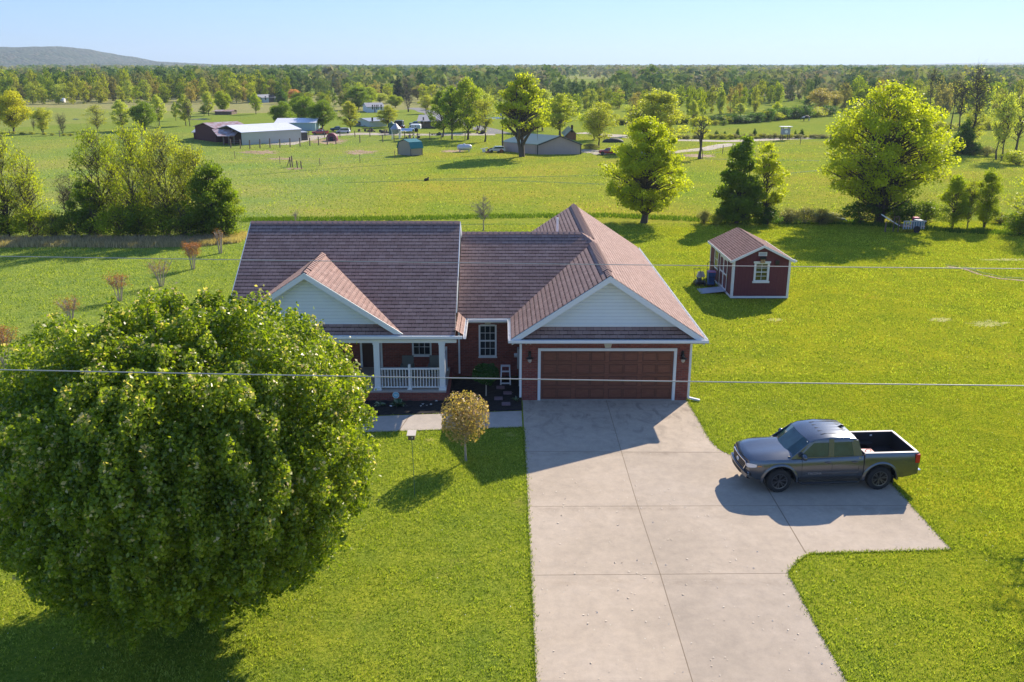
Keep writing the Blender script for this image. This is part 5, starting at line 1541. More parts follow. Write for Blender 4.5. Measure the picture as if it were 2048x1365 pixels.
# ------------------------------------------------------------------ the big pear tree in the front lawn
def crown_shell(seed, Rx, Rz, zc, n, leaf, lumps, rs_up=.2, inner=.72, tip=.25, big=.03, shear=0, droop=0, sq=2):
    """dense clipped crown: leaves in lumpy shoots over an ellipsoid"""
    rs = np.random.RandomState(seed)
    d = unit(rs.randn(n, 3)); d[:, 2] = np.where(d[:, 2] < -.92, -d[:, 2], d[:, 2])
    ld = unit(rs.randn(lumps, 3)); la = rs.rand(lumps)
    # lumpy radius from nearest shoots
    best = np.full(n, -1.0); bi = np.zeros(n, int)
    dq = unit(d * [1, 1, .45]); lq = unit(ld * [1, 1, .45])
    for k in range(0, n, 20000):
        dt = dq[k:k + 20000] @ lq.T; bi[k:k + 20000] = dt.argmax(1); best[k:k + 20000] = dt.max(1)
    ang = np.arccos(np.clip(best, -1, 1)); wdt = math.sqrt(4 * math.pi / lumps) * .55
    bump = np.exp(-(ang / wdt) ** 2)
    dn_ = rs.rand(n) < .42 + .75 * bump; d = d[dn_]; bump = bump[dn_]; bi = bi[dn_]; n = len(d)
    r = .83 + .16 * bump * (.35 + .9 * la[bi]) + big * (np.sin(4.3 * d[:, 0] + seed) * np.cos(3.7 * d[:, 1] + 1) + .7 * np.sin(6 * d[:, 2] + 3 * d[:, 0]) + .6 * np.cos(9 * d[:, 1] - 5 * d[:, 0] + 2 * d[:, 2]))
    fr_ = 1 - (1 - inner) * rs.rand(n) ** 1.9 * (1.0)
    fr_ = np.where(rs.rand(n) < .04, fr_ + .05 * rs.rand(n), fr_)
    egg = 1 + .06 * d[:, 2]
    hx_ = np.hypot(d[:, 0], d[:, 1]); r = r * (hx_ ** sq + np.abs(d[:, 2]) ** sq) ** (-1 / sq)
    C = d * (r * fr_)[:, None] * np.array([Rx, Rx, Rz]); C[:, 0] *= egg; C[:, 1] *= egg; C[:, 2] += zc
    C[:, 0] += shear * d[:, 2]; C[:, 2] -= np.where(d[:, 2] < 0, droop * d[:, 2] ** 2, 0)
    V, Q = leaf_quads(C, leaf, rs, rs_up, .72, d * .7)
    var = np.clip(.42 + .16 * rs.randn(n) + .16 * (la[bi] - .5), 0, .86)
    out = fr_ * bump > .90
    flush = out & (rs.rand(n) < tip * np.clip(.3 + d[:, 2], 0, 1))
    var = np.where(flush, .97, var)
    return V, Q, var, ld, la
PR, PZc, PHz = 4.36, 4.34, 3.98
px_t, py_t = -7.25, 18.6
V, Q, var, ld, la = crown_shell(5, PR, PHz, PZc, 520000, .083, 820, .15, .60, .40, .022, .15, .0, 2.2)
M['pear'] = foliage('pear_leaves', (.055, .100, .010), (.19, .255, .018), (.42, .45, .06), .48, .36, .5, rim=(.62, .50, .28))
rs = np.random.RandomState(8)
paths = [(bez(np.array([0, 0, -.1]), np.array([.05, .05, 1.2]), np.array([0, 0, 2.6]), 6), np.linspace(.24, .17, 6))]
for i in range(90):
    d = ld[i % len(ld)]; 
    if d[2] < -.8: continue
    e = d * np.array([PR, PR, PHz]) * .9 + [0, 0, PZc]; s0 = np.array([0, 0, 1.0 + 2.6 * rs.rand()])
    m = (s0 + e) / 2 + [0, 0, -.2] + rs.randn(3) * .25
    paths.append((bez(s0, m, e, 6), np.linspace(.085, .012, 6)))
TV, TQ = limb_np(paths, 6)
pear = tree_proto('pear_tree', 'huge round dense leafy tree filling the left foreground lawn', 'tree', (px_t, py_t, 0), ((TV, TQ), (V, Q, var)), M['pear'])

# small tree with bronze leaves by the walk
X, Y = G(932, 922)
V, Q, var, ld, la = crown_shell(11, .86, 1.03, 1.62, 5200, .08, 46, .2, .12, .55, .06)
M['bronze'] = foliage('bronze_leaves', (.20, .19, .07), (.38, .27, .14), (.56, .40, .27), .45, .4, .4, rim=(.58, .36, .32))
var = np.clip(var + .15 * np.random.RandomState(4).randn(len(var)), 0, 1)
paths = [(bez(np.array([0, 0, -.05]), np.array([-.05, 0, .6]), np.array([0, 0, 1.9]), 6), np.linspace(.05, .02, 6))]
for i in range(30):
    d = ld[i]
    if d[2] < -.75: continue
    e = d * np.array([.8, .8, .98]) * .85 + [0, 0, 1.62]; s0 = np.array([0, 0, .75 + .5 * rs.rand()]); paths.append((bez(s0, (s0 + e) / 2 - [0, 0, .06], e, 4), np.linspace(.016, .004, 4)))
M['bark_white'] = flat('silvery_bark', (.36, .31, .26), .85, var=.25, scale=12)
tree_proto('young_tree', 'young tree with bronze and yellow leaves on a slim pale trunk beside the walk', 'tree', (X, Y, 0), (limb_np(paths, 6), (V, Q, var)), M['bronze'], M['bark_white'])
# ball topiary in the mulch
X, Y = G(972, 795)
V, Q, var, ld, la = crown_shell(12, .56, .47, .98, 6500, .07, 60, .1, .3, 0)
for k, b in enumerate([0]):
    paths = [(bez(np.array([0, 0, -.05]), np.array([.02, 0, .5]), np.array([0, 0, .9]), 5), np.linspace(.035, .03, 5))]
M['topi'] = foliage('topiary_leaves', (.012, .05, .008), (.030, .10, .012), (.06, .16, .02), .25)
tree_proto('topiary_tree', 'small round mop headed evergreen standing in the mulch before the recess window', 'tree', (X, Y, .03), (limb_np(paths, 6), (V, Q, var)), M['topi'], M['bark_white'])

# crepe myrtles along the left yard
M['myrtle'] = foliage('reddish_new_leaves', (.20, .10, .04), (.36, .13, .06), (.50, .19, .10), .4)
def myrtle_gen(seed, H, Rr, nl):
    rs = np.random.RandomState(seed); paths = []; tips = []
    for i in range(9):
        a = 2 * math.pi * i / 9 + rs.rand() * .5; q = rs.rand() ** .5
        b = np.array([.10 * math.cos(a), .10 * math.sin(a), -.05]); e = np.array([Rr * q * math.cos(a), Rr * q * math.sin(a), H * (.84 + .1 * rs.rand() - .1 * q)])
        m = (b + e) / 2 * np.array([.55, .55, 1]); p = bez(b, m, e, 7); paths.append((p, np.linspace(.028, .012, 7)))
        for j in range(11):
            f = .5 + .5 * rs.rand(); s0 = p[int(f * 6)]; e2 = s0 + np.array([rs.randn() * .22 * Rr, rs.randn() * .22 * Rr, H * (.10 + .10 * rs.rand())]); paths.append((bez(s0, (s0 + e2) / 2 + rs.randn(3) * .03, e2, 3), np.linspace(.010, .004, 3))); tips.append(e2)
    tips = np.array(tips); idx = rs.randint(len(tips), size=nl); C = tips[idx] + rs.randn(nl, 3) * np.array([.12, .12, .10])
    V, Q = leaf_quads(C, .055, rs, .2, .6)
    return limb_np(paths, 4), (V, Q, np.clip(.5 + .25 * rs.randn(nl), 0, 1))
for i, (px, py, top, rw, nl, lab, z0) in enumerate([
        (10, 735, 648, .62, 1500, 'multi stemmed crepe myrtle with reddish top at the left picture edge', 0),
        (143, 640, 594, .75, 700, 'crepe myrtle just showing its twiggy top above the big round tree', 0),
        (240, 602, 545, .68, 1300, 'crepe myrtle with rusty top, third along the left yard row', 0),
        (323, 573, 511, .80, 500, 'nearly leafless brown crepe myrtle between the rusty and the red topped ones', 0),
        (386, 539, 481, .58, 2600, 'crepe myrtle with the brightest red crown in the left yard row', 0),
        (441, 507, 456, .38, 300, 'slim bare pale stemmed crepe myrtle nearest the hedgerow trees', 0)]):
    X, Y = G(px, py); H_ = HT(top, Y)
    tree_proto('crepe_myrtle', lab, 'tree', (X, Y, 0), myrtle_gen(20 + i, H_, rw, nl), M['myrtle'], M['bark_white'], group='crepe myrtles along the left yard')
# thin bare tree behind the roofs, and a wisp left of it
X, Y = G(966, 462)
tree_proto('bare_tree', 'thin leafless young tree behind the roof ridge', 'tree', (X, Y, 0), gen_tree(31, HT(388, Y), 1.35, 1.2, 'oval', 40, 10, .1, .2, .06, twigs=7, bare=1, limb_k=.7), None, M['bark_pale'])
X, Y = G(590, 452)
tree_proto('bare_tree', 'wispy leafless sapling just showing above the left roof ridge', 'tree', (X, Y, 0), gen_tree(32, HT(424, Y), 1.0, .4, 'vase', 16, 10, .1, .2, .03, twigs=5, bare=1, limb_k=.6), None, M['bark_pale'])

# ------------------------------------------------------------------ lawn blades near the camera
def in_poly(x, y, P):
    c = np.zeros(len(x), bool); n = len(P)
    for i in range(n):
        x0, y0 = P[i]; x1, y1 = P[(i + 1) % n]
        with np.errstate(divide='ignore', invalid='ignore'):
            c ^= ((y0 > y) != (y1 > y)) & (x < (x1 - x0) * (y - y0) / (y1 - y0 + 1e-12) + x0)
    return c
M['blade'] = foliage('grass_blades', (.045, .085, .012), (.235, .30, .032), (.56, .57, .15), .42, .6, .2, use_col=False)
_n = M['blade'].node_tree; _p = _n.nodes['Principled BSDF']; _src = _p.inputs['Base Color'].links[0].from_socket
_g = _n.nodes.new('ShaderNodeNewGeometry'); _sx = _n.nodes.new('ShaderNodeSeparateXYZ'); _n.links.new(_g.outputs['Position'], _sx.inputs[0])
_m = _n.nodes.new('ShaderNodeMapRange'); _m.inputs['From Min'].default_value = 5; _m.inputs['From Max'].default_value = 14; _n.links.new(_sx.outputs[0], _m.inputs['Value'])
_x = _n.nodes.new('ShaderNodeMix'); _x.data_type = 'RGBA'; _x.blend_type = 'MULTIPLY'; _x.inputs[7].default_value = (1.2, 1.06, .62, 1)  # sunlit look of the right-hand blades, mixed into their colour
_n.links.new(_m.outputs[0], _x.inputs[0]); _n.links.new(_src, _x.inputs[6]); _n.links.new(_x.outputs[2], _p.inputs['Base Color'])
def blades(name, n, y0, y1, hgt, wd, seed, spread=1.06, fade=None):
    rs = np.random.RandomState(seed)
    D = np.sqrt(rs.rand(n) * (y1 ** 2 - y0 ** 2) + y0 ** 2)
    px = (rs.rand(n) * 2048 * spread - 2048 * (spread - 1) / 2)
    X = (px - PPX) / F_PX * (D * cp + CAM_H * sp)
    drv_m = [(p[0] + .0, p[1]) for p in drv]
    ok = ~in_poly(X, D, drv_m) & ~in_poly(X, D, wk) & ~in_poly(X, D, bed + [])
    ok &= ~((X > -10.8) & (X < 7.5) & (D > 32.7) & (D < 50)) & ~((X > 13.1) & (X < 16.6) & (D > 48.8) & (D < 54.5))
    if fade: ok &= rs.rand(len(D)) > (D - fade) / (y1 - fade)
    X, D = X[ok], D[ok]; n = len(X)
    # clumps
    nz = np.sin(X * 1.9 + 1.3 * np.sin(D * .9)) * np.sin(D * 2.3 + np.sin(X * 1.1)) * .5 + np.sin(X * .41 + D * .33) * .5
    lat = np.random.RandomState(99).rand(256, 256)
    def vn(x, y, s_):      # smooth value noise, gives the clumps and thin spots
        u, v = x * s_ + 4000, y * s_ + 4000; i, j = np.floor(u).astype(int), np.floor(v).astype(int); fu, fv = u - i, v - j; fu = fu * fu * (3 - 2 * fu); fv = fv * fv * (3 - 2 * fv)
        g = lambda a, b: lat[a % 256, b % 256]
        return (g(i, j) * (1 - fu) + g(i + 1, j) * fu) * (1 - fv) + (g(i, j + 1) * (1 - fu) + g(i + 1, j + 1) * fu) * fv
    cl = vn(X, D, 5.5) * .5 + vn(X, D, 1.7) * .35 + vn(X, D, .5) * .3 - .57
    nz = nz * .35 + cl * 2.4
    keep = rs.rand(n) < .85 + .9 * cl; X, D, nz = X[keep], D[keep], nz[keep]; n = len(X)
    h = hgt * (.55 + .7 * rs.rand(n)) * np.clip(1 + .55 * nz, .3, 2)
    a = rs.rand(n) * 6.283; ln = h * (.35 + .55 * rs.rand(n))
    wv = wd * (.6 + .8 * rs.rand(n))
    b = rs.rand(n) * 6.283
    p0 = np.stack([X - wv * np.cos(b), D - wv * np.sin(b), np.full(n, -.005)], 1); p1 = np.stack([X + wv * np.cos(b), D + wv * np.sin(b), np.full(n, -.005)], 1)
    p2 = np.stack([X + ln * np.cos(a), D + ln * np.sin(a), h], 1)
    V = np.stack([p0, p1, p2], 1).reshape(-1, 3); Q = np.arange(3 * n).reshape(n, 3)
    o = bpy.data.objects.new(name, mesh_np(name, V, Q, [M['blade']], attr=np.clip(.5 + .26 * rs.randn(n) + .16 * nz, 0, 1)))
    COL.objects.link(o); tag(o, 'short mown lawn grass around the drive and house', 'grass', kind='stuff')
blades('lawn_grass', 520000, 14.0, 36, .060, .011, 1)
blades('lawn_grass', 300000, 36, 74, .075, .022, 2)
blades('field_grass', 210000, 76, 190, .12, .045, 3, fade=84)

def edge_tufts(P_, n, seed, hgt=.10):
    rs = np.random.RandomState(seed); P_ = np.array(P_); L = np.linalg.norm(P_[1:] - P_[:-1], axis=1); i = rs.choice(len(L), n, p=L / L.sum()); f = rs.rand(n)[:, None]
    c = P_[i] * (1 - f) + P_[i + 1] * f + rs.randn(n, 2) * np.where(rs.rand(n) < .25, .07, .03)[:, None]
    h = hgt * (.3 + .9 * rs.rand(n)); a = rs.rand(n) * 6.283; ln = h * (.4 + .6 * rs.rand(n)); wv = .012; b = rs.rand(n) * 3.14
    V = np.stack([np.stack([c[:, 0] - wv * np.cos(b), c[:, 1] - wv * np.sin(b), 0 * h + .005], 1), np.stack([c[:, 0] + wv * np.cos(b), c[:, 1] + wv * np.sin(b), 0 * h + .005], 1), np.stack([c[:, 0] + ln * np.cos(a), c[:, 1] + ln * np.sin(a), h], 1)], 1).reshape(-1, 3)
    o = bpy.data.objects.new('edge_grass', mesh_np('edge_grass', V, np.arange(3 * n).reshape(n, 3), [M['blade']], attr=np.clip(.42 + .25 * rs.randn(n), 0, 1))); COL.objects.link(o)
    tag(o, 'ragged grass growing over the concrete edges', 'grass', kind='stuff')
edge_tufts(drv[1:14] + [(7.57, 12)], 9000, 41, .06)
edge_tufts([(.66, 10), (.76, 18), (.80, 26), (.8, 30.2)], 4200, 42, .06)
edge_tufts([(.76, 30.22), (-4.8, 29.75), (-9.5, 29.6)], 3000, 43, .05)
# fallen petals on the drive and a little white clover in the lawn
def litter(n, seed, mat, name, label, box, size, z):
    rs = np.random.RandomState(seed); x = rs.uniform(box[0], box[1], n); y = rs.uniform(box[2], box[3], n)
    V, Q = leaf_quads(np.stack([x, y, np.full(n, z)], 1), size, rs, 4.0, .5)
    o = bpy.data.objects.new(name, mesh_np(name, V, Q, [mat], attr=rs.rand(n))); COL.objects.link(o); tag(o, label, 'petals', kind='stuff')
litter(260, 51, flat('dry_petal', (.62, .56, .46), .8), 'fallen_petals', 'small pale petals and leaf bits scattered over the concrete drive', (1, 7.4, 12, 26), .06, .022)
litter(1500, 52, flat('clover_head', (.66, .68, .55), .8), 'clover_heads', 'tiny pale clover heads scattered through the lawn', (-14, 26, 15, 60), .035, .07)

# ------------------------------------------------------------------ trees in the middle distance
M['lf_gen'] = foliage('tree_leaves', (.74, .76, .70), (1.15, 1.15, 1.05), (1.6, 1.55, 1.3), .54, .5, .3)
YG = (.345, .362, .028, 1); LY = (.42, .39, .03, 1); MG = (.25, .29, .025, 1); GR = (.15, .205, .025, 1); DG = (.06, .12, .02, 1); PN = (.020, .045, .020, 1)
BR = (.25, .215, .11, 1); OR = (.32, .25, .12, 1); PK = (.50, .25, .20, 1); OL = (.32, .32, .06, 1); GY = (.22, .21, .14, 1); PG = (.34, .36, .10, 1)
PROTO = {}
def proto(kind, v):
    key = (kind, v)
    if key in PROTO: return PROTO[key]
    s = hash_ = {'full': 1, 'dense': 2, 'round': 3, 'vase': 4, 'sparse': 5, 'bare': 6, 'cone': 7, 'shrub': 8, 'tall': 9, 'airy': 10, 'gnarl': 11}[kind] * 17 + v
    P_ = dict(full=dict(H=10, Rr=3.6, z0=1.6, prof='oval', nc=90, nl=8500, leaf=.26, rc=.21, trunk_r=.20, twigs=3),
              dense=dict(H=10, Rr=3.6, z0=.6, prof='oval', nc=100, nl=15000, leaf=.24, rc=.24, trunk_r=.16, twigs=1, nleader=3),
              round=dict(H=10, Rr=5.0, z0=1.6, prof='round', nc=110, nl=15000, leaf=.30, rc=.22, trunk_r=.25, twigs=1),
              vase=dict(H=10, Rr=4.2, z0=1.8, prof='vase', nc=80, nl=7000, leaf=.26, rc=.24, trunk_r=.22, twigs=3, nleader=2),
              airy=dict(H=10, Rr=3.4, z0=1.0, prof='oval', nc=90, nl=3500, leaf=.18, rc=.22, trunk_r=.12, twigs=7, nleader=3),
              sparse=dict(H=10, Rr=3.6, z0=2.0, prof='vase', nc=55, nl=2600, leaf=.24, rc=.22, trunk_r=.20, twigs=7, nleader=1),
              bare=dict(H=10, Rr=3.6, z0=1.6, prof='vase', nc=60, nl=10, leaf=.1, rc=.22, trunk_r=.17, twigs=12, nleader=2, bare=1),
              cone=dict(H=10, Rr=3.6, z0=.3, prof='cone', nc=150, nl=17000, leaf=.24, rc=.20, trunk_r=.16, twigs=0, lowbias=1.3),
              shrub=dict(H=3, Rr=2.0, z0=.1, prof='round', nc=50, nl=3000, leaf=.17, rc=.32, trunk_r=.05, twigs=5, nleader=4),
              tall=dict(H=12, Rr=3.2, z0=4.5, prof='vase', nc=44, nl=420, leaf=.2, rc=.22, trunk_r=.24, twigs=12, nleader=1),
              gnarl=dict(H=10, Rr=4.6, z0=5.5, prof='vase', nc=16, nl=900, leaf=.25, rc=.22, trunk_r=.5, twigs=6, nleader=2))[kind]
    (TV, TQ), cr = gen_tree(s, **P_)
    P_['tm'] = mesh_np('trunk', TV, TQ, [M['bark']], smooth=True)
    P_['cm'] = mesh_np('crown', cr[0], cr[1], [M['lf_gen']], attr=cr[2]) if cr is not None else None
    PROTO[key] = P_; return P_
tcount = [0]
def tree(kind, px, base, top, wpx, col, label, cat='tree', group=None, name=None, D=None, v=None):
    """stands where its foot is seen; height and spread read off the photo"""
    tcount[0] += 1
    P_ = proto(kind, (tcount[0] % 2) if v is None else v)
    X, Y = G(px, base)
    if D: Y = D; X = (px - PPX) / PXM(Y)
    H_ = max(.5, HT(top, Y)); W_ = wpx / PXM(Y, H_ / 2)
    nm = name or ('shrub' if kind == 'shrub' else 'bare_tree' if kind == 'bare' else 'evergreen_tree' if col == PN else 'leafy_tree')
    t = thing(nm, label, cat, (X, Y, 0), rnd.random() * 6.28, group)
    sxy = W_ / (2 * P_['Rr']); t.scale = (sxy, sxy, H_ / P_['H'])
    o = bpy.data.objects.new('trunk', P_['tm']); COL.objects.link(o); o.parent = t
    if P_['cm']:
        o = bpy.data.objects.new('crown', P_['cm']); COL.objects.link(o); o.parent = t
        k = .9 + .2 * rnd.random(); o.color = (col[0] * k, col[1] * k, col[2] * k, 1)
    return t
# --- behind the house and to the right
def special(gen, name, px, base, col, label, cat='tree', bark=None, rz=0):
    X, Y = G(px, base)
    t = tree_proto(name, label, cat, (X, Y, 0), gen, M['lf_gen'], bark, rz=rz, color=col); return t
def HW(px, base, top, wpx):
    X, Y = G(px, base); H_ = HT(top, Y); return H_, wpx / 2 / PXM(Y, H_ / 2)
h_, r_ = HW(1288, 446, 219, 178)
special(gen_tree(101, h_, r_, 1.3, 'egg', 190, 30000, .17, .16, .27, twigs=2, lowbias=1.1), 'leafy_tree', 1288, 446, YG, 'broad yellow green tree with short dark trunk directly behind the garage roof')
h_, r_ = HW(1473, 447, 264, 118)
special(gen_tree(102, h_, r_, .4, 'cone', 170, 23000, .19, .18, .16, lowbias=1.25), 'leafy_tree', 1473, 447, GR, 'dark green pyramid shaped tree standing behind the red garden shed')
h_, r_ = HW(1528, 438, 274, 84)
special(gen_tree(103, h_, r_, .4, 'oval', 80, 8000, .17, .22, .09, nleader=3, twigs=4), 'leafy_tree', 1526, 440, YG, 'slim bright yellow tree half hidden by the dark pyramid tree on its right')
h_, r_ = HW(1758, 446, 156, 262)
special(gen_tree(104, h_, r_, 1.6, 'oval', 280, 36000, .19, .135, .26, twigs=5, nleader=5, lowbias=.8), 'leafy_tree', 1758, 446, YG, 'largest bright yellow green spreading tree with many leaning stems right of the shed')
tree('dense', 1905, 455, 345, 70, MG, 'young bushy green tree right of the old utility trailer')
tree('dense', 1968, 455, 330, 60, MG, 'narrow green young tree second from the right picture edge')
tree('airy', 1935, 457, 350, 50, YG, 'thin yellowish sapling between the two young bushy trees at right')
tree('dense', 1660, 445, 425, 60, OL, 'low olive bramble bush in the fence row left of the big spreading tree', 'bush', name='bush')
tree('airy', 2065, 470, 310, 150, YG, 'loose twiggy tree cut by the right picture edge in the fence row')
tree('shrub', 2040, 470, 420, 70, GR, 'dark bush at the foot of the right edge fence row tree', 'bush')
for i, (px, top, w_, c, lb) in enumerate([(1408, 420, 34, GY, 'small brown scrub bush at the left end of the fence row behind the shed'), (1430, 424, 40, OL, 'olive scrub bush against the foot of the dark pyramid tree'),
        (1535, 412, 60, DG, 'dark round bush right of the dark pyramid tree'), (1572, 416, 50, GY, 'greyish bramble behind the shed roof, first of three right of the pyramid tree'), (1610, 414, 55, GY, 'greyish bramble second of three right of the pyramid tree'),
        (1640, 418, 46, BR, 'brownish bramble third of three right of the pyramid tree'), (1720, 402, 80, DG, 'dark undergrowth bush at the left foot of the big spreading tree'), (1790, 398, 90, DG, 'dark undergrowth bush below the middle of the big spreading tree'),
        (1850, 400, 70, GR, 'green undergrowth bush right of the old utility trailer'), (2000, 425, 50, OL, 'olive bush between the young trees and the right edge')]):
    tree('shrub', px, 447 + (i % 3), top, w_, c, lb, 'bush')
# --- far right group
tree('tall', 1936, 306, 121, 95, OL, 'tallest nearly leafless tree with ivy covered trunk at the far right', v=0)
tree('cone', 1925, 309, 232, 55, DG, 'dark ivy mass climbing the foot of the tallest bare tree', 'ivy', name='ivy_clump')
tree('tall', 1912, 290, 150, 55, OL, 'slender budding tree just left of the tallest bare tree')
tree('tall', 1900, 262, 140, 40, GY, 'thin grey bare tree above the right part of the big spreading tree')
tree('tall', 1855, 245, 128, 40, GY, 'thin bare tree rising over the top of the big spreading tree')
tree('sparse', 1942, 306, 210, 55, OL, 'small crooked leaning tree right of the ivy trunk')
tree('sparse', 1992, 319, 170, 60, PG, 'pale budding tree left of the pair near the right edge')
tree('sparse', 2003, 321, 195, 60, PG, 'pale budding tree with stout double trunk near the right edge')
tree('sparse', 2030, 306, 175, 90, PG, 'pale budding tree with dark thick trunk at the right edge')
tree('shrub', 1945, 312, 285, 40, DG, 'low dark shrub right of the ivy trunk', 'bush'); tree('shrub', 1972, 313, 292, 36, GY, 'low greyish shrub under the pale budding trees', 'bush')
tree('shrub', 2035, 330, 300, 60, YG, 'yellowish bush at the right edge under the budding trees', 'bush')
# --- middle
h_, r_ = HW(1045, 314, 137, 124)
special(gen_tree(105, h_, r_, h_ * .2, 'egg', 110, 9500, .30, .16, .42, twigs=7, nleader=2, limb_k=1.7, lowbias=.6), 'leafy_tree', 1045, 314, YG, 'tall airy yellow green tree standing in front of the pinkish metal barn')
tree('dense', 1311, 300, 171, 118, OL, 'wide olive tree behind the tree at the garage roof', v=0)
h_, r_ = HW(1399, 318, 226, 50)
special(gen_tree(107, h_, r_, h_ * .45, 'vase', 14, 420, .30, .24, .34, twigs=7, nleader=2), 'bare_tree', 1399, 318, OL, 'gnarled nearly leafless tree standing alone beside the gravel track')
tree('full', 858 + 27, 275, 180, 62, GR, 'dark green tree left in the clump between camper and metal barn')
tree('full', 904, 279, 170, 60, GR, 'mid green tree with pale trunk in the clump left of the metal barn')
tree('full', 936, 280, 153, 76, MG, 'tallest green tree in the clump left of the metal barn')
tree('sparse', 970, 284, 190, 60, OL, 'thick trunked half bare tree right of the tall green clump')
tree('vase', 955, 262, 175, 70, PG, 'pale green tree behind the half bare tree left of the metal barn')
tree('full', 1120, 272, 185, 84, YG, 'pale yellow green tree behind the roof of the metal barn')
tree('full', 1085, 262, 178, 60, PG, 'pale tree behind the left roof end of the metal barn')
tree('vase', 1198, 296, 204, 84, OL, 'spreading olive tree right of the metal barn'); tree('vase', 1187, 280, 215, 66, MG, 'smaller greener tree just behind the spreading olive tree')
tree('shrub', 1181, 299, 287, 34, GY, 'grey brown dead brush heap right of the metal barn', 'brush pile', name='brush_pile')
# --- left hedgerow clump
lc = [(-45, 478, 235, 110, YG, 'airy', 'yellow green tree cut by the left picture edge'), (18, 474, 240, 92, YG, 'airy', 'bright airy tree first from the left edge in the hedgerow'),
      (62, 470, 292, 84, YG, 'airy', 'shorter bright tree second from the left edge in the hedgerow'), (205, 470, 246, 100, MG, 'airy', 'feathery tree with drooping tips at the left of the big hedgerow clump'),
      (238, 466, 262, 70, YG, 'airy', 'slim yellow tree second in the big hedgerow clump'), (272, 474, 240, 80, YG, 'airy', 'tall yellow tree third in the big hedgerow clump'),
      (304, 468, 236, 84, YG, 'airy', 'tallest yellow tree in the middle of the big hedgerow clump'), (338, 474, 246, 84, OL, 'airy', 'yellow olive tree right of the middle of the hedgerow clump'),
      (372, 468, 262, 76, YG, 'airy', 'yellow topped tree fourth from the right end of the hedgerow clump'), (402, 472, 274, 76, OL, 'sparse', 'thin brownish tree near the right end of the hedgerow clump'),
      (428, 476, 312, 92, GR, 'dense', 'dark green dense tree at the right end of the hedgerow clump'), (455, 472, 350, 60, MG, 'dense', 'low leafy tree at the extreme right end of the hedgerow clump'),
      (180, 470, 350, 60, GR, 'dense', 'dark small tree beside the bare tree in the hedgerow gap'), (118, 476, 352, 10, GY, 'bare', '')]
for (px, b, tp, w_, c, kd, lb) in lc:
    if lb: tree(kd, px, b, tp - (8 if kd == 'airy' else 0), w_ * 1.15, c, lb)
tree('bare', 138, 446, 340, 76, GY, 'bare grey tree in the gap of the left hedgerow', v=0)
for i, (px, tp, w_, c, lb) in enumerate([(18, 425, 70, GR, 'leftmost dark shrub under the hedgerow trees'), (75, 415, 70, MG, 'shrub under the second hedgerow tree from the left'), (112, 422, 50, OL, 'olive shrub left of the bare hedgerow tree'),
        (150, 418, 60, GR, 'green shrub hiding the foot of the bare hedgerow tree'), (195, 410, 70, GR, 'leafy shrub under the feathery tree'), (240, 408, 70, MG, 'shrub second in the clump undergrowth'), (285, 404, 80, GR, 'dark shrub under the tallest yellow tree'),
        (330, 408, 76, MG, 'bright shrub right of the clump middle'), (372, 402, 80, GR, 'dark leafy shrub near the crepe myrtles'), (412, 410, 60, DG, 'darkest shrub at the foot of the dense dark tree'), (448, 412, 66, GR, 'shrub at the right end of the hedgerow')]):
    tree('shrub', px, 474 + (i % 3) * 2, tp, w_ * 1.25, c, lb, 'bush')
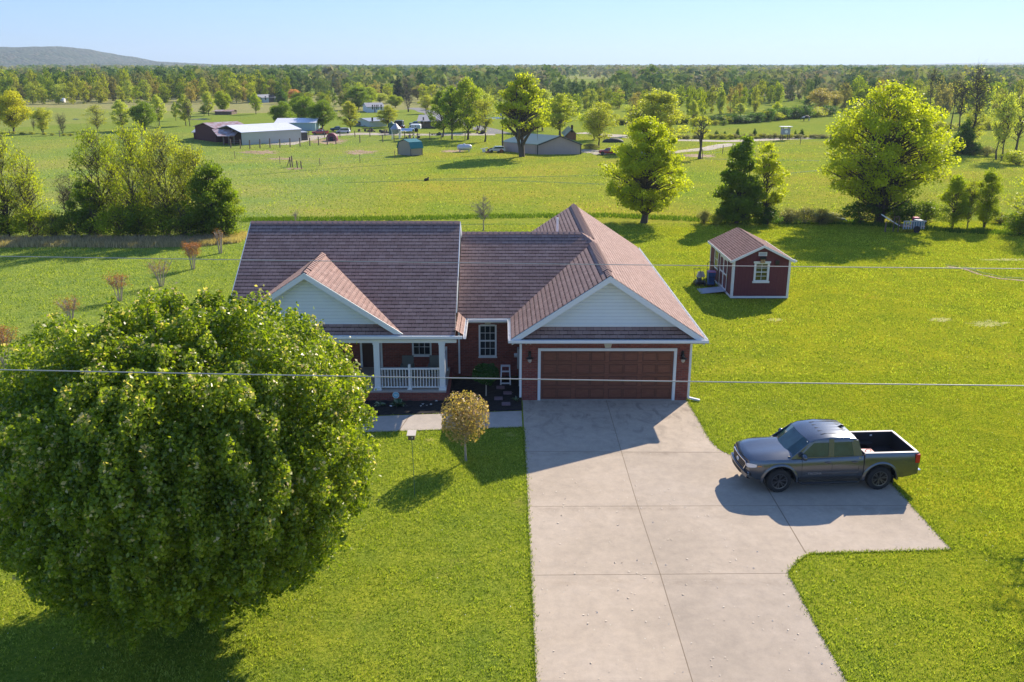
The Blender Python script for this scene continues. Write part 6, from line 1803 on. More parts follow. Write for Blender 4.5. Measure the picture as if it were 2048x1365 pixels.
# --- farther left trees
for a in [('round', 28, 265, 181, 74, LY, 'rounded golden tree with stout dark trunk at the left edge'), ('vase', 87, 267, 214, 50, OL, 'small brownish spreading tree right of the golden tree'),
          ('bare', 126, 270, 222, 34, GY, 'little bare tree third from the left in the far pasture'), ('bare', 68, 262, 235, 14, GY, 'tiny bare sapling between golden and brownish tree'),
          ('airy', 196, 262, 205, 50, OL, 'thin pale tree behind the left of the hedgerow clump'), ('full', 245, 262, 199, 42, PG, 'pale green roundish tree behind the hedgerow clump'),
          ('round', 290, 262, 203, 52, GR, 'dark green round tree behind the hedgerow clump'), ('full', 318, 252, 189, 34, PG, 'pale tree right of the dark green round tree'),
          ('full', 372, 252, 187, 34, PG, 'leafy tree by the leafless one near the far pond'), ('bare', 380, 253, 190, 26, GY, 'dark leafless tree near the far pond'),
          ('full', 352, 242, 203, 16, PG, 'tiny pale tree left of the leafless tree by the pond'), ('full', 418, 232, 183, 30, PG, 'pale green tree left of the old low shed'),
          ('round', 446, 226, 182, 36, MG, 'round bright green tree behind the old low shed'), ('full', 408, 232, 211, 22, GR, 'dark bush like tree left of the old low shed'),
          ('full', 512, 229, 185, 26, MG, 'lone upright green tree in the far field left of the pale barns'), ('round', 486, 204, 173, 24, OR, 'rusty round tree near the far blue house'),
          ('cone', 564, 208, 176, 28, DG, 'dark egg shaped evergreen beside the far blue house'), ('round', 589, 203, 178, 26, PK, 'pink flowering tree behind the dark egg shaped evergreen'),
          ('round', 566, 256, 203, 50, GR, 'dark round tree at the left of the group behind the barns'), ('round', 607, 250, 191, 58, GR, 'tallest dark round tree behind the long barn'),
          ('round', 645, 258, 200, 60, GR, 'dark round tree with visible trunk right behind the long barn'), ('full', 700, 264, 202, 46, OL, 'tan and green tree standing between the parked vehicles'),
          ('full', 777, 255, 210, 50, OL, 'olive tree in front of the small white garage'), ('dense', 715, 220, 169, 58, GR, 'big dark green tree left of the far white house'),
          ('round', 738, 212, 174, 40, MG, 'bright tree just right of the big dark green tree'), ('bare', 817, 224, 163, 48, GY, 'large leafless brown tree right of the far white house'),
          ('round', 790, 216, 190, 34, MG, 'small green tree between the white house and the leafless brown tree'), ('round', 760, 206, 186, 36, PG, 'pale tree behind the roof of the far white house'),
          ('vase', 853, 228, 190, 36, OL, 'olive tree beside the paved lane'), ('full', 870, 220, 192, 26, PG, 'pale tree right of the paved lane'),
          ('full', 890, 232, 205, 26, GR, 'small dark tree between lane and green clump'), ('cone', 798, 206, 150, 30, PN, 'dark pine behind the leafless brown tree'),
          ('round', 836, 200, 172, 30, BR, 'brown budding tree behind the lane'), ('vase', 1642, 228, 175, 62, OR, 'spreading rust coloured oak in the right pasture'),
          ('vase', 1668, 226, 182, 36, BR, 'smaller brown oak right of the spreading rust coloured oak'), ('full', 1617, 224, 190, 26, DG, 'dark tree left of the spreading rust coloured oak'),
          ('full', 1553, 236, 203, 24, YG, 'bright little tree in the right pasture hedge'), ('full', 1480, 232, 206, 26, PG, 'pale little tree at the corner of the right woodland'),
          ('sparse', 1262, 272, 205, 40, PG, 'pale thin tree left of the wide olive tree'), ('full', 1385, 262, 200, 26, PG, 'pale tree right of the wide olive tree')]:
    tree(*a)
# --- roadside cedars and pasture hedges
for (px, b, tp, w_, c, lb) in [(1433, 274, 261, 14, DG, 'small cedar by the road, first from the left'), (1449, 274, 262, 11, DG, 'small cedar by the road, second from the left'), (1475, 271, 257, 11, DG, 'darkest small cedar by the road'),
        (1509, 272, 256, 12, DG, 'thin pointed cedar behind the dark pyramid tree top'), (1590, 274, 259, 9, GR, 'little roadside bush left of the spreading tree'), (1603, 272, 257, 14, GR, 'leafy roadside bush beside the wooden stand')]:
    tree('cone', px, b, tp, w_, c, lb, 'cedar', name='cedar')
k = 0
for (x0, x1, y0, y1, dy, c, n, grp) in [(1355, 1700, 278, 276, 9, GY, 34, 'scrub along the far road'), (1478, 1660, 247, 231, 22, DG, 17, 'hedge across the right pasture'), (1240, 1480, 249, 247, 17, DG, 22, 'hedge at the edge of the right woodland'),
                                         (1380, 1460, 252, 250, 10, GR, 5, 'round bushes in the right pasture'), (20, 200, 268, 274, 5, OL, 9, 'brush along the far left fence'), (1700, 2060, 262, 258, 16, OL, 20, 'scrub behind the big spreading tree')]:
    for i in range(n):
        f = (i + .5 * rnd.random()) / n; px = x0 + (x1 - x0) * f
        tree('shrub', px, y0 + (y1 - y0) * f + rnd.random(), y0 + (y1 - y0) * f - dy * (.7 + .5 * rnd.random()), dy * 1.6 * (.8 + .5 * rnd.random()) + 4, c if rnd.random() < .6 else OL,
             {'scrub along the far road': 'low greyish scrub bush beside the far road', 'hedge across the right pasture': 'dark bush of the hedge running across the right pasture', 'hedge at the edge of the right woodland': 'dark bush at the near edge of the right woodland',
              'round bushes in the right pasture': 'small round bush in the right pasture', 'brush along the far left fence': 'low brush along the fence under the far left trees', 'scrub behind the big spreading tree': 'scrub bush in the field behind the big spreading tree'}[grp], 'bush', grp)
# --- woodland rows: every tree its own object, all far away
def wood_proto(v):
    rs = np.random.RandomState(300 + v)
    prof = ['oval', 'round', 'vase', 'oval', 'cone', 'round'][v]
    (TV, TQ), cr = gen_tree(300 + v, 12, 4.3 if v != 4 else 3.0, .3, prof, 46, 1700, .60, .30, .2, twigs=0, lowbias=1.0)
    V = np.concatenate([TV, cr[0]]); Q = np.concatenate([TQ, cr[1] + len(TV)])
    mi = np.concatenate([np.zeros(len(TQ)), np.ones(len(cr[1]))]); at = np.concatenate([np.zeros(len(TQ)), cr[2]])
    return mesh_np('wood_tree', V, Q, [M['bark'], M['lf_wood']], mi, at)
WP = [wood_proto(v) for v in range(6)]
PALS = {'mix': [MG, GR, YG, OL, MG, OL, BR, GR], 'brown': [BR, OL, MG, OR, OL, GR, PG], 'pale': [PG, OL, PG, YG, MG, OR, MG], 'pine': [PN, PN, DG]}
MERGE = []
def wrow(x0, x1, b0, b1, t0, t1, n, pal, label, group, wk=1.0, vv=(0, 1, 2, 3, 5)):
    for i in range(n):
        f = (i + .2 + .6 * rnd.random()) / n; px = x0 + (x1 - x0) * f; by = b0 + (b1 - b0) * f
        X, Y = G(px, by); Y *= 1 + .10 * (rnd.random() - .5); px += (x1 - x0) / n * 1.2 * (rnd.random() - .5); X = (px - PPX) / PXM(Y)
        H_ = HT(t0 + (t1 - t0) * f, G(px, by)[1]) * (.78 + .34 * rnd.random()); W_ = (x1 - x0) / n * 1.7 / PXM(Y, 5) * wk * (.8 + .4 * rnd.random())
        v = 4 if pal == 'pine' else vv[rnd.randrange(len(vv))]
        R0 = 3.0 if v == 4 else 4.3
        if label is None:
            MERGE.append((X, Y, W_ / 2 / R0, H_ / 12, rnd.random() * 6.28, v, {'pine': 0}.get(pal, rnd.random() * (.75 if pal != 'brown' else 1)))); continue
        o = bpy.data.objects.new('evergreen_tree' if pal == 'pine' else 'woodland_tree', WP[v]); COL.objects.link(o)
        o.location = (X, Y, 0); o.rotation_euler = (0, 0, rnd.random() * 6.28); o.scale = (W_ / 2 / R0, W_ / 2 / R0, H_ / 12)
        c = PALS[pal][rnd.randrange(len(PALS[pal]))]; q = .75 + .3 * rnd.random(); o.color = (c[0] * q, c[1] * q, c[2] * q, 1)
        tag(o, label, 'tree', group)
L1 = 'tree in the front rank of the long woodland behind the left fields'
wrow(-60, 560, 206, 203, 160, 158, 44, 'brown', L1, 'front rank of the left woodland')
wrow(1130, 1420, 206, 202, 166, 162, 26, 'pale', None, None, 1.25)
wrow(1680, 2080, 212, 214, 150, 152, 30, 'mix', None, None, 1.25)
wrow(960, 1130, 200, 198, 160, 160, 12, 'mix', None, None, 1.2)
wrow(-60, 600, 196, 194, 136, 140, 40, 'mix', None, None, 1.25)
wrow(-60, 580, 201, 199, 137, 141, 44, 'mix', 'taller tree behind the front rank of the left woodland', 'second rank of the left woodland')
wrow(-60, 600, 192, 190, 136, 140, 45, 'mix', None, None, 1.2)
wrow(560, 700, 196, 192, 152, 152, 13, 'pale', None, None, 1.2)
wrow(560, 660, 204, 204, 180, 184, 7, 'mix', 'small garden tree near the far blue house', 'garden trees near the far blue house')
wrow(650, 705, 186, 186, 140, 142, 6, 'pine', 'dark pine left of the pale trees on the skyline', 'left stand of dark pines')
wrow(722, 830, 186, 186, 143, 144, 10, 'pine', 'dark pine in the stand above the far white house', 'right stand of dark pines')
wrow(690, 790, 200, 198, 158, 166, 8, 'pale', 'pale tree between the white house and the dark pines', 'pale trees above the far white house')
wrow(640, 700, 212, 214, 178, 182, 7, 'mix', 'garden tree left of the big dark green tree', 'garden trees left of the big dark tree')
wrow(790, 1000, 190, 184, 152, 154, 21, 'brown', None, None, 1.2)
wrow(840, 990, 206, 204, 168, 170, 10, 'pale', 'pale tree at the field edge behind the green clump', 'pale field edge trees')
wrow(1100, 1260, 196, 196, 154, 158, 17, 'mix', None, None, 1.2)
wrow(1000, 1110, 186, 186, 146, 146, 10, 'mix', None, None, 1.2)
wrow(1130, 1400, 222, 214, 176, 170, 18, 'pale', 'pale budding tree in the scrubland behind the wide olive tree', 'pale scrubland trees')
wrow(1370, 1520, 232, 222, 168, 164, 13, 'pale', 'mixed budding tree of the right woodland front', 'right woodland front')
wrow(1370, 1700, 206, 200, 152, 150, 27, 'brown', None, None, 1.2)
wrow(1240, 1700, 186, 184, 146, 146, 35, 'brown', None, None, 1.2)
wrow(1500, 1570, 210, 208, 158, 162, 6, 'mix', 'bright green tree beside the dark cedar at the right woodland gap', 'bright trees at the woodland gap')
wrow(1680, 2080, 222, 226, 150, 158, 24, 'brown', 'tree of the wood behind the big spreading tree', 'wood behind the big spreading tree')
wrow(1700, 2080, 200, 200, 146, 146, 27, 'brown', None, None, 1.2)
def merged_wood():
    rs = np.random.RandomState(5); LP = []
    for v in range(6):
        (TV, TQ), cr = gen_tree(700 + v, 12, 4.3 if v != 4 else 3.0, .3, ['oval', 'round', 'vase', 'oval', 'cone', 'round'][v], 40, 620, 1.0, .32, .2, lowbias=1.0)
        LP.append((cr[0], cr[2]))
    VV, AA = [], []
    for (X, Y, sx, sz, a, v, hue) in MERGE:
        V, var = LP[v]; c, s_ = math.cos(a), math.sin(a)
        VV.append(np.stack([X + sx * (V[:, 0] * c - V[:, 1] * s_), Y + sx * (V[:, 0] * s_ + V[:, 1] * c), V[:, 2] * sz], 1)); AA.append(np.clip(hue + .35 * (var - .5), 0, 1))
    V = np.concatenate(VV); o = bpy.data.objects.new('back_woods', mesh_np('back_woods', V, np.arange(len(V)).reshape(-1, 4), [bpy.data.materials['far_wood_leaves']], attr=np.concatenate(AA))); COL.objects.link(o)
    tag(o, 'close packed back ranks of the farm woodland, crowns running together', 'woods', kind='stuff')
# --- everything farther: one continuous wood
def far_wood():
    rs = np.random.RandomState(77); VV, QQ, AA = [], [], []; b = 0
    D = 400.0
    Cs = []
    while D < 4300:
        wd_ = D * 1.32; n = int(wd_ / (7.5 + D * .003))
        X = -wd_ / 2 * 1.02 + wd_ * 1.04 * (np.arange(n) + rs.rand(n)) / n; Y = D + (rs.rand(n) - .5) * D * .09
        H_ = 12.6 * (.72 + .38 * rs.rand(n)) * min(1.0, .86 + D / 9000); keep = np.ones(n, bool)
        px = PPX + X * F_PX / (D * cp + 13 * sp)
        if D < 760: keep &= ~((px > 1110) & (px < 1240)) & ~((px > 850) & (px < 930) & (D > 600))
        keep &= rs.rand(n) > .02
        keep &= ~((np.sin(X * .006 + D * .013) > .93) & (D < 2500))
        Cs.append(np.stack([X, Y, H_], 1)[keep]); D *= 1.085
    C = np.concatenate(Cs); n = len(C)
    hue = np.clip(.5 + .22 * rs.randn(n) + .18 * np.sin(C[:, 0] * .01) , .02, .98)
    k = 38
    rr = 5.2 * (.8 + .5 * rs.rand(n)) * (1 + C[:, 1] / 7000)
    d = unit(rs.randn(n * k, 3)); d[:, 2] = np.abs(d[:, 2]) * 1.0
    cen = np.repeat(C, k, 0); R_ = np.repeat(rr, k)
    pts = np.stack([cen[:, 0] + d[:, 0] * R_, cen[:, 1] + d[:, 1] * R_, cen[:, 2] * (.38 + .58 * d[:, 2] * (.8 + .2 * rs.rand(n * k)))], 1)
    sz = R_ * .62
    N = unit(d + .5 * rs.randn(n * k, 3)); T = unit(np.cross(N, rs.randn(n * k, 3))); Bv = np.cross(N, T); s = (sz * (.6 + .6 * rs.rand(n * k)))[:, None]
    V = np.stack([pts - T * s * .5, pts + Bv * s * .4, pts + T * s * .5, pts - Bv * s * .4], 1).reshape(-1, 3); Q = np.arange(4 * n * k).reshape(-1, 4)
    t = NT('far_wood_leaves'); a = t.new('ShaderNodeAttribute', attribute_name='var')
    c = t.ramp(a.outputs['Fac'], [(.0, (.07, .13, .035)), (.25, (.13, .21, .035)), (.45, (.22, .30, .045)), (.6, (.30, .32, .07)), (.8, (.28, .25, .13)), (1, (.34, .37, .10))])
    t.base(c); t.rough(.9); t.p.inputs['Specular IOR Level'].default_value = .1
    tr = t.new('ShaderNodeBsdfTranslucent'); t.L(c, tr.inputs['Color']); mx = t.new('ShaderNodeMixShader'); mx.inputs[0].default_value = .3
    t.L(t.p.outputs[0], mx.inputs[1]); t.L(tr.outputs[0], mx.inputs[2]); t.L(mx.outputs[0], t.out.inputs['Surface'])
    o = bpy.data.objects.new('far_woods', mesh_np('far_woods', V, Q, [t.m], attr=np.repeat(hue, k) + .07 * rs.randn(n * k))); COL.objects.link(o)
    tag(o, 'continuous mixed woodland reaching from the farmland to the horizon', 'woods', kind='stuff')
far_wood()
merged_wood()
# tree just outside the right edge whose twigs and shade reach the lawn
t_ = tree_proto('bare_tree', 'budding tree whose thin twig tips enter at the right picture edge above the lawn', 'tree', (18.9, 25.6, 0),
                gen_tree(120, 8.2, 2.9, 1.8, 'vase', 60, 700, .10, .2, .16, twigs=8), M['lf_gen'], M['bark_pale'], color=MG)

# dry grass strip under the left hedgerow
def tuft_strip(name, pix, depth, n, hgt, mat, label, seed):
    rs = np.random.RandomState(seed); P_ = np.array([G(*p) for p in pix]); i = rs.randint(len(P_) - 1, size=n); f = rs.rand(n)[:, None]
    c = P_[i] * (1 - f) + P_[i + 1] * f; c = c + np.stack([rs.randn(n) * .3, (rs.rand(n) - .5) * depth], 1)
    h = hgt * (.5 + .7 * rs.rand(n)); a = rs.rand(n) * 6.283; ln = h * .4 * rs.rand(n); wv = .035
    V = np.stack([np.stack([c[:, 0] - wv, c[:, 1], 0 * h], 1), np.stack([c[:, 0] + wv, c[:, 1], 0 * h], 1), np.stack([c[:, 0] + ln * np.cos(a), c[:, 1] + ln * np.sin(a), h], 1)], 1).reshape(-1, 3)
    o = bpy.data.objects.new(name, mesh_np(name, V, np.arange(3 * n).reshape(n, 3), [mat], attr=rs.rand(n))); COL.objects.link(o); return tag(o, label, 'grass', kind='stuff')
M['straw'] = foliage('straw_blades', (.26, .20, .10), (.46, .36, .22), (.62, .50, .34), .3, .8, .1, use_col=False)
M['rank'] = foliage('rank_blades', (.04, .085, .01), (.09, .16, .015), (.16, .22, .03), .35, .7, .1, use_col=False)
tuft_strip('dry_grass', [(-60, 488), (150, 486), (300, 488), (420, 484), (480, 478)], 3.4, 15000, .42, M['straw'], 'tall dry straw grass along the foot of the left hedgerow', 5)
tuft_strip('rank_grass', [(490, 441), (620, 440), (800, 438), (1000, 434), (1215, 432), (1390, 440), (1560, 445), (1700, 446), (1900, 462), (2080, 470)], 2.0, 9000, .26, M['rank'], 'band of longer green grass between the mown yard and the hay field', 6)

# ------------------------------------------------------------------ farm buildings and far things
def metal_mat(name, col, pitch=.23, axis='xy', rough=.45, rust=None, metal=0):
    t = NT(name); x, y, z = t.sep(t.coord())
    u = t.math('ADD', x, t.math('MULTIPLY', y, .9))
    w_ = t.math('ABSOLUTE', t.math('SINE', t.math('MULTIPLY', u, math.pi / pitch)))
    n = t.noise(t.coord(), .5, 5, .6)
    c = t.mix(tuple(q * .86 for q in col), tuple(min(1, q * 1.1) for q in col), n)
    if rust: c = t.mix(c, rust, t.ramp(t.noise(t.scale(t.coord(), (1.4, 1.4, .4)), .9, 6, .75), [(.42, (0, 0, 0)), (.6, (1, 1, 1))]))
    c = t.mix(c, t.ramp(w_, [(0, (.72, .72, .72)), (.25, (1, 1, 1))]), .6, 'MULTIPLY')
    t.base(c); t.rough(rough); t.p.inputs['Metallic'].default_value = metal; t.bump(w_, .4, .03); return t.m
def building(name, label, A, B, depth, he, hr, wall, roof, cat='barn', ridge='along', over=.3, C=None, open_end=False, doors=(), windows=(), base=0, trim=None, he_back=None):
    """A,B: ground corners of the near long wall; depth goes away from the camera"""
    A, B = Vector((*A, base)), Vector((*B, base)); u = (B - A).normalized(); n = Vector((-u.y, u.x, 0)); 
    if n.y < 0: n = -n
    d = (C if C is not None else n * depth)
    T = world_thing(name, label, cat, tuple((A + B) / 2 + d / 2))
    up = Vector((0, 0, 1)); Ew, Rw = up * he, up * hr
    a = MB(); th = .12
    def wallq(p, q, inn): a.prism([p, q, q + Ew, p + Ew], inn * th)
    dn = d.normalized()
    if ridge == 'along':
        wallq(A, B, dn); wallq(A + d, B + d, -dn)
        ends = [(A, A + d, u), (B, B + d, -u)]
        if open_end: ends = ends[1:]
        for p, q, inn in ends: a.prism([p + dn * .001, q - dn * .001, q - dn * .001 + Ew, (p + q) / 2 + Rw, p + dn * .001 + Ew], inn * th)
        R0, R1 = A + d / 2 - u * over, B + d / 2 + u * over
        s_ = (hr - he) / (d.length / 2)
        planes = [([A - dn * over - u * over, B - dn * over + u * over, R1, R0], s_), ([B + d + dn * over + u * over, A + d + dn * over - u * over, R0, R1], s_)]
    else:
        L = (B - A).length; s_ = (hr - he) / (L / 2)
        wallq(A + dn * .001, A + d, u); wallq(B + dn * .001, B + d, -u)
        for p, q, inn in ((A, B, dn), (A + d, B + d, -dn)): a.prism([p, q, q + Ew, (p + q) / 2 + Rw, p + Ew], inn * th)
        M0, M1 = (A + B) / 2 - dn * over, (A + B) / 2 + d + dn * over
        planes = [([A - u * over - dn * over, M0, M1, A + d - u * over + dn * over], s_), ([B + u * over - dn * over, B + d + u * over + dn * over, M1, M0], s_)]
    part(a, 'wall', wall, T)
    a = MB()
    for k, (pl_, s_) in enumerate(planes):
        if ridge == 'along': zz = [he - over * s_, he - over * s_, hr, hr]
        else: zz = [he - over * s_, hr, hr, he - over * s_] if k == 0 else [he - over * s_, he - over * s_, hr, hr]
        a.prism([Vector((p.x, p.y, base + z + .02 + .001 * k)) for p, z in zip(pl_, zz)], (0, 0, .07))
    rf = part(a, 'roof', roof, T)
    def onwall(f0, f1, z0, z1, nm, mat, side=0, off=.02):
        m_ = MB(); p, q = (A, B) if side == 0 else (A, A + d); o_ = -dn if side == 0 else -u
        P0 = p + (q - p) * f0 + up * z0; P1 = p + (q - p) * f1 + up * z0
        m_.prism([P0, P1, P1 + up * (z1 - z0), P0 + up * (z1 - z0)], o_ * off); return part(m_, nm, mat, T)
    for w_ in doors: onwall(*w_)
    for w_ in windows: onwall(*w_)
    if trim:
        m_ = MB()
        for p in (A, B): m_.beam(p - dn * .03, p - dn * .03 + Ew, .15, .08, up=(0, 1, 0))
        if ridge != 'along':
            m_.beam(A - dn * (over + .02) + up * (he - over * .3), (A + B) / 2 - dn * (over + .02) + Rw, .12, .16); m_.beam(B - dn * (over + .02) + up * (he - over * .3), (A + B) / 2 - dn * (over + .02) + Rw, .12, .16)
        part(m_, 'trim', trim, T)
    return T
M['tin'] = metal_mat('white_tin_roof', (.70, .72, .78)); M['creamtin'] = metal_mat('cream_metal_wall', (.50, .50, .46)); M['bluetin'] = metal_mat('pale_blue_wall', (.36, .48, .54))
M['rusty'] = metal_mat('rusty_tin_roof', (.46, .40, .42), rust=(.26, .10, .06)); M['barnred'] = flat('faded_red_boards', (.09, .02, .02), .85, var=.3, scale=3); M['rustgrey'] = metal_mat('grey_tin', (.33, .36, .42))
M['pinktin'] = metal_mat('pinkish_metal_wall', (.42, .33, .33)); M['greentin'] = metal_mat('grey_green_roof', (.22, .31, .28)); M['darktrim'] = flat('dark_trim', (.05, .05, .055), .5)
M['teal'] = metal_mat('teal_metal_roof', (.02, .20, .22)); M['tan'] = flat('tan_board', (.33, .28, .22), .8); M['logwood'] = flat('brown_logs', (.26, .12, .06), .8, var=.3, scale=3); M['greyroof'] = flat('grey_shingles', (.26, .27, .30), .9, var=.2, scale=4); M['whitewall'] = flat('white_clapboard', (.62, .68, .70), .6)
A_, B_ = G(485, 291), G(603, 283)
barn = building('long_barn', 'long open ended cream metal barn with bright white roof', A_, B_, 9.5, HT(266, A_[1]), HT(251, A_[1] + 4.7), M['creamtin'], M['tin'], open_end=True, over=.15)
a = MB(); Av, Bv_ = Vector((*A_, 0)), Vector((*B_, 0)); u_ = (Bv_ - Av).normalized(); n_ = Vector((-u_.y, u_.x, 0))
for k in range(4): a.beam(Av + n_ * (.3 + k * 2.95) + u_ * .2, Av + n_ * (.3 + k * 2.95) + u_ * .2 + Vector((0, 0, HT(266, A_[1]) - .05 if k in (0, 3) else HT(266, A_[1]) + .5)), .2, .2, up=(0, 1, 0))
for z in (.7, 1.3, 1.9): a.beam(Av + n_ * .4 + u_ * 2 + Vector((0, 0, z)), Av + n_ * 9 + u_ * 2 + Vector((0, 0, z)), .08, .2)
part(a, 'timber_frame', M['oldwood'], barn)
A_, B_ = G(552, 262.5), G(631, 262)
building('pale_blue_barn', 'pale blue metal building with white roof behind the long barn', A_, B_, 9, HT(246.5, A_[1]), HT(237.5, A_[1] + 4.5), M['bluetin'], M['tin'], over=.25)
A_, B_ = G(433, 285), G(497, 281)
building('red_barn', 'old red barn with rusty streaked tin roof left of the long barn', A_, B_, 8, HT(258, A_[1]), HT(246, A_[1] + 4), M['barnred'], M['rusty'], over=.3)
# its lean-to
A_, B_ = G(446, 291), G(466, 290)
lt = world_thing('lean_to', 'low tin roofed lean-to standing between red barn and long barn', 'shed', (*A_, 0)); a = MB(); w0 = B_[0] - A_[0] + .6
zt_, zl_ = HT(259, 154), HT(272.5, 150)
a.prism([(A_[0] - .8, A_[1], zl_), (A_[0] + w0, A_[1], zl_), (A_[0] + w0, A_[1] + 4.2, zt_), (A_[0] - 3.0, A_[1] + 4.2, zt_)], (0, 0, .08)); part(a, 'roof', M['rusty'], lt)
for k in range(3):
    a = MB(); xx = A_[0] + k * w0 / 2.2; a.box(xx, xx + .18, A_[1] + .1, A_[1] + .28, 0, zl_ - .01); part(a, 'post', M['oldwood'], lt)
a = MB(); a.box(A_[0] - 1, A_[0] + w0, A_[1] + 3.9, A_[1] + 4.0, 0, zt_ - .1); part(a, 'back_wall', M['barnred'], lt)
A_, B_ = G(388, 279), G(432, 279)
building('open_shed', 'low grey tin roofed shed left of the red barn, behind the hedgerow', A_, B_, 6, HT(265, A_[1]), HT(256, A_[1] + 3), M['barnred'], M['rustgrey'], 'shed')
A_, B_ = G(603.5, 281.5), G(616, 281)
building('tool_shed', 'small dark lean shed against the right end of the long barn', A_, B_, 3, HT(266, A_[1]), HT(264.5, A_[1] + 1.5), M['darktrim'], M['rustgrey'], 'shed', over=.1)
A_, B_ = G(430, 230), G(463, 230)
building('low_shed', 'old low open shed with rusty roof in the far left pasture', A_, B_, 5, HT(223.5, A_[1]), HT(220.5, A_[1] + 2.5), M['oldwood'], M['rusty'], 'shed')
A_, B_ = G(740, 254.5), G(774, 253)
building('white_garage', 'small white garage with grey roof behind the grain bins', A_, B_, 7, HT(243.5, A_[1]), HT(237, A_[1] + 3.5), M['whitewall'], M['rustgrey'], 'garage', windows=[(.1, .2, 1.0, 2.0, 'window', M['glass'])])
A_, B_ = G(735, 225.5), G(768, 225)
building('white_house', 'far white cottage with grey shingle roof and dark shutters', A_, B_, 9, HT(214.5, A_[1]), HT(206.5, A_[1] + 4.5), M['whitewall'], M['greyroof'], 'house',
         windows=[(.28, .36, .8, 2.1, 'window', M['glass']), (.52, .58, .8, 2.1, 'window', M['glass']), (.62, .68, .8, 2.1, 'window', M['glass']), (.8, .88, .8, 2.1, 'window', M['glass'])], doors=[(.42, .47, 0, 2.1, 'door', M['barnred'])])
A_, B_ = G(525, 206), G(551, 205)
building('blue_house', 'far pale blue house with grey roof beside a dark evergreen', A_, B_, 9, HT(196, A_[1]), HT(190, A_[1] + 4.5), M['bluetin'], M['greyroof'], 'house', windows=[(.2, .3, .9, 2.2, 'window', M['glass'])], doors=[(.5, .95, .0, 2.6, 'porch_opening', M['darktrim'])])
A_, B_ = G(841, 257), G(880, 257)
building('dark_house', 'small house with dark hipped roof half hidden by the green clump', A_, B_, 9, HT(242, A_[1]), HT(231, A_[1] + 4.5), M['oldwood'], M['greyroof'], 'house', windows=[(.12, .2, 1.0, 2.3, 'window', M['glass']), (.5, .62, 1.0, 2.3, 'window', M['glass'])], over=.7)
# pinkish metal barn
A_, B_, C_ = G(1074.7, 309.5), G(1161, 309), G(1006.9, 303.0)
building('metal_barn', 'pinkish metal barn with grey green roof and dark corner trim', A_, B_, 0, HT(289.5, A_[1]), HT(273, A_[1]) , M['pinktin'], M['greentin'], ridge='across', C=Vector((C_[0] - A_[0], C_[1] - A_[1], 0)) * 1.0, over=.2, trim=M['darktrim'])
A_, B_ = G(1134, 280), G(1152, 280)
building('log_cabin', 'brown log cabin with green roof peeking over the metal barn', A_, B_, 8, HT(268, A_[1]), HT(259, A_[1]), M['logwood'], M['greentin'], 'cabin', ridge='across', over=.5, windows=[(.4, .65, 1.3, 2.6, 'window', M['glass'])])
# gambrel shed
A_, B_ = Vector((*G(822, 313), 0)), Vector((*G(845, 311.5), 0)); u_ = (B_ - A_).normalized(); n_ = Vector((-u_.y, u_.x, 0)) * 1
t = world_thing('gambrel_shed', 'little tan barn shaped shed with teal gambrel roof in the hay field', 'shed', tuple((A_ + B_) / 2 + n_ * 1.2))
Wd = 2.7; L_ = (B_ - A_).length; hs = [0, 1.05, 1.95, 2.25]; prof_ = [(0, 0), (0, 1.05), (.28, 1.85), (Wd / 2, 2.22), (Wd - .28, 1.85), (Wd, 1.05), (Wd, 0)]
A2 = A_; dirn = Vector((-.78, .62, 0))   # the end wall faces left
prof3 = [A2 + dirn * p * (1.0) + Vector((0, 0, z + .08)) for p, z in prof_]
a = MB(); a.prism(prof3, (B_ - A_) * 1.0); part(a, 'wall', M['tan'], t)
a = MB()
pr = [(-.1, 1.0), (.22, 1.90), (Wd / 2, 2.30), (Wd - .22, 1.90), (Wd + .1, 1.0)]
for (p0, z0), (p1, z1) in zip(pr[:-1], pr[1:]):
    q0, q1 = A2 + dirn * p0 - u_ * .12 + Vector((0, 0, z0 + .08)), A2 + dirn * p1 - u_ * .12 + Vector((0, 0, z1 + .08)); e = u_ * (L_ + .24)
    a.prism([q0, q1, q1 + Vector((0, 0, .05)), q0 + Vector((0, 0, .05))], e)
part(a, 'roof', M['teal'], t)
a = MB()
for p in (A2, A2 + dirn * Wd, A2 + (B_ - A_)): a.beam(p - u_ * .02, p - u_ * .02 + Vector((0, 0, 1.1)), .09, .09, up=(0, 1, 0))
part(a, 'trim', M['darktrim'], t)
# propane tank
X, Y = G(929, 304)
t = world_thing('propane_tank', 'long silver propane tank on short feet in the grass', 'tank', (X, Y, 0)); a = MB()
pts = [(-1.15, .0), (-1.08, .28), (-.95, .40), (-.6, .46), (.6, .46), (.95, .40), (1.08, .28), (1.15, .0)]
a.tube([(X + p, Y + .1 * p, .68) for p, r in pts], [max(.02, r) for p, r in pts], 18); part(a, 'tank', flat('tank_paint', (.62, .62, .66), .35, .2), t, smooth=True)
for s in (-1, 1):
    a = MB(); a.box(X + s * .7 - .08, X + s * .7 + .08, Y - .3, Y + .3, 0, .3); part(a, 'foot', M['rustgrey'], t)
a = MB(); a.tube([(X, Y, 1.1), (X, Y, 1.26)], .14, 10); part(a, 'valve_dome', M['alum'], t)
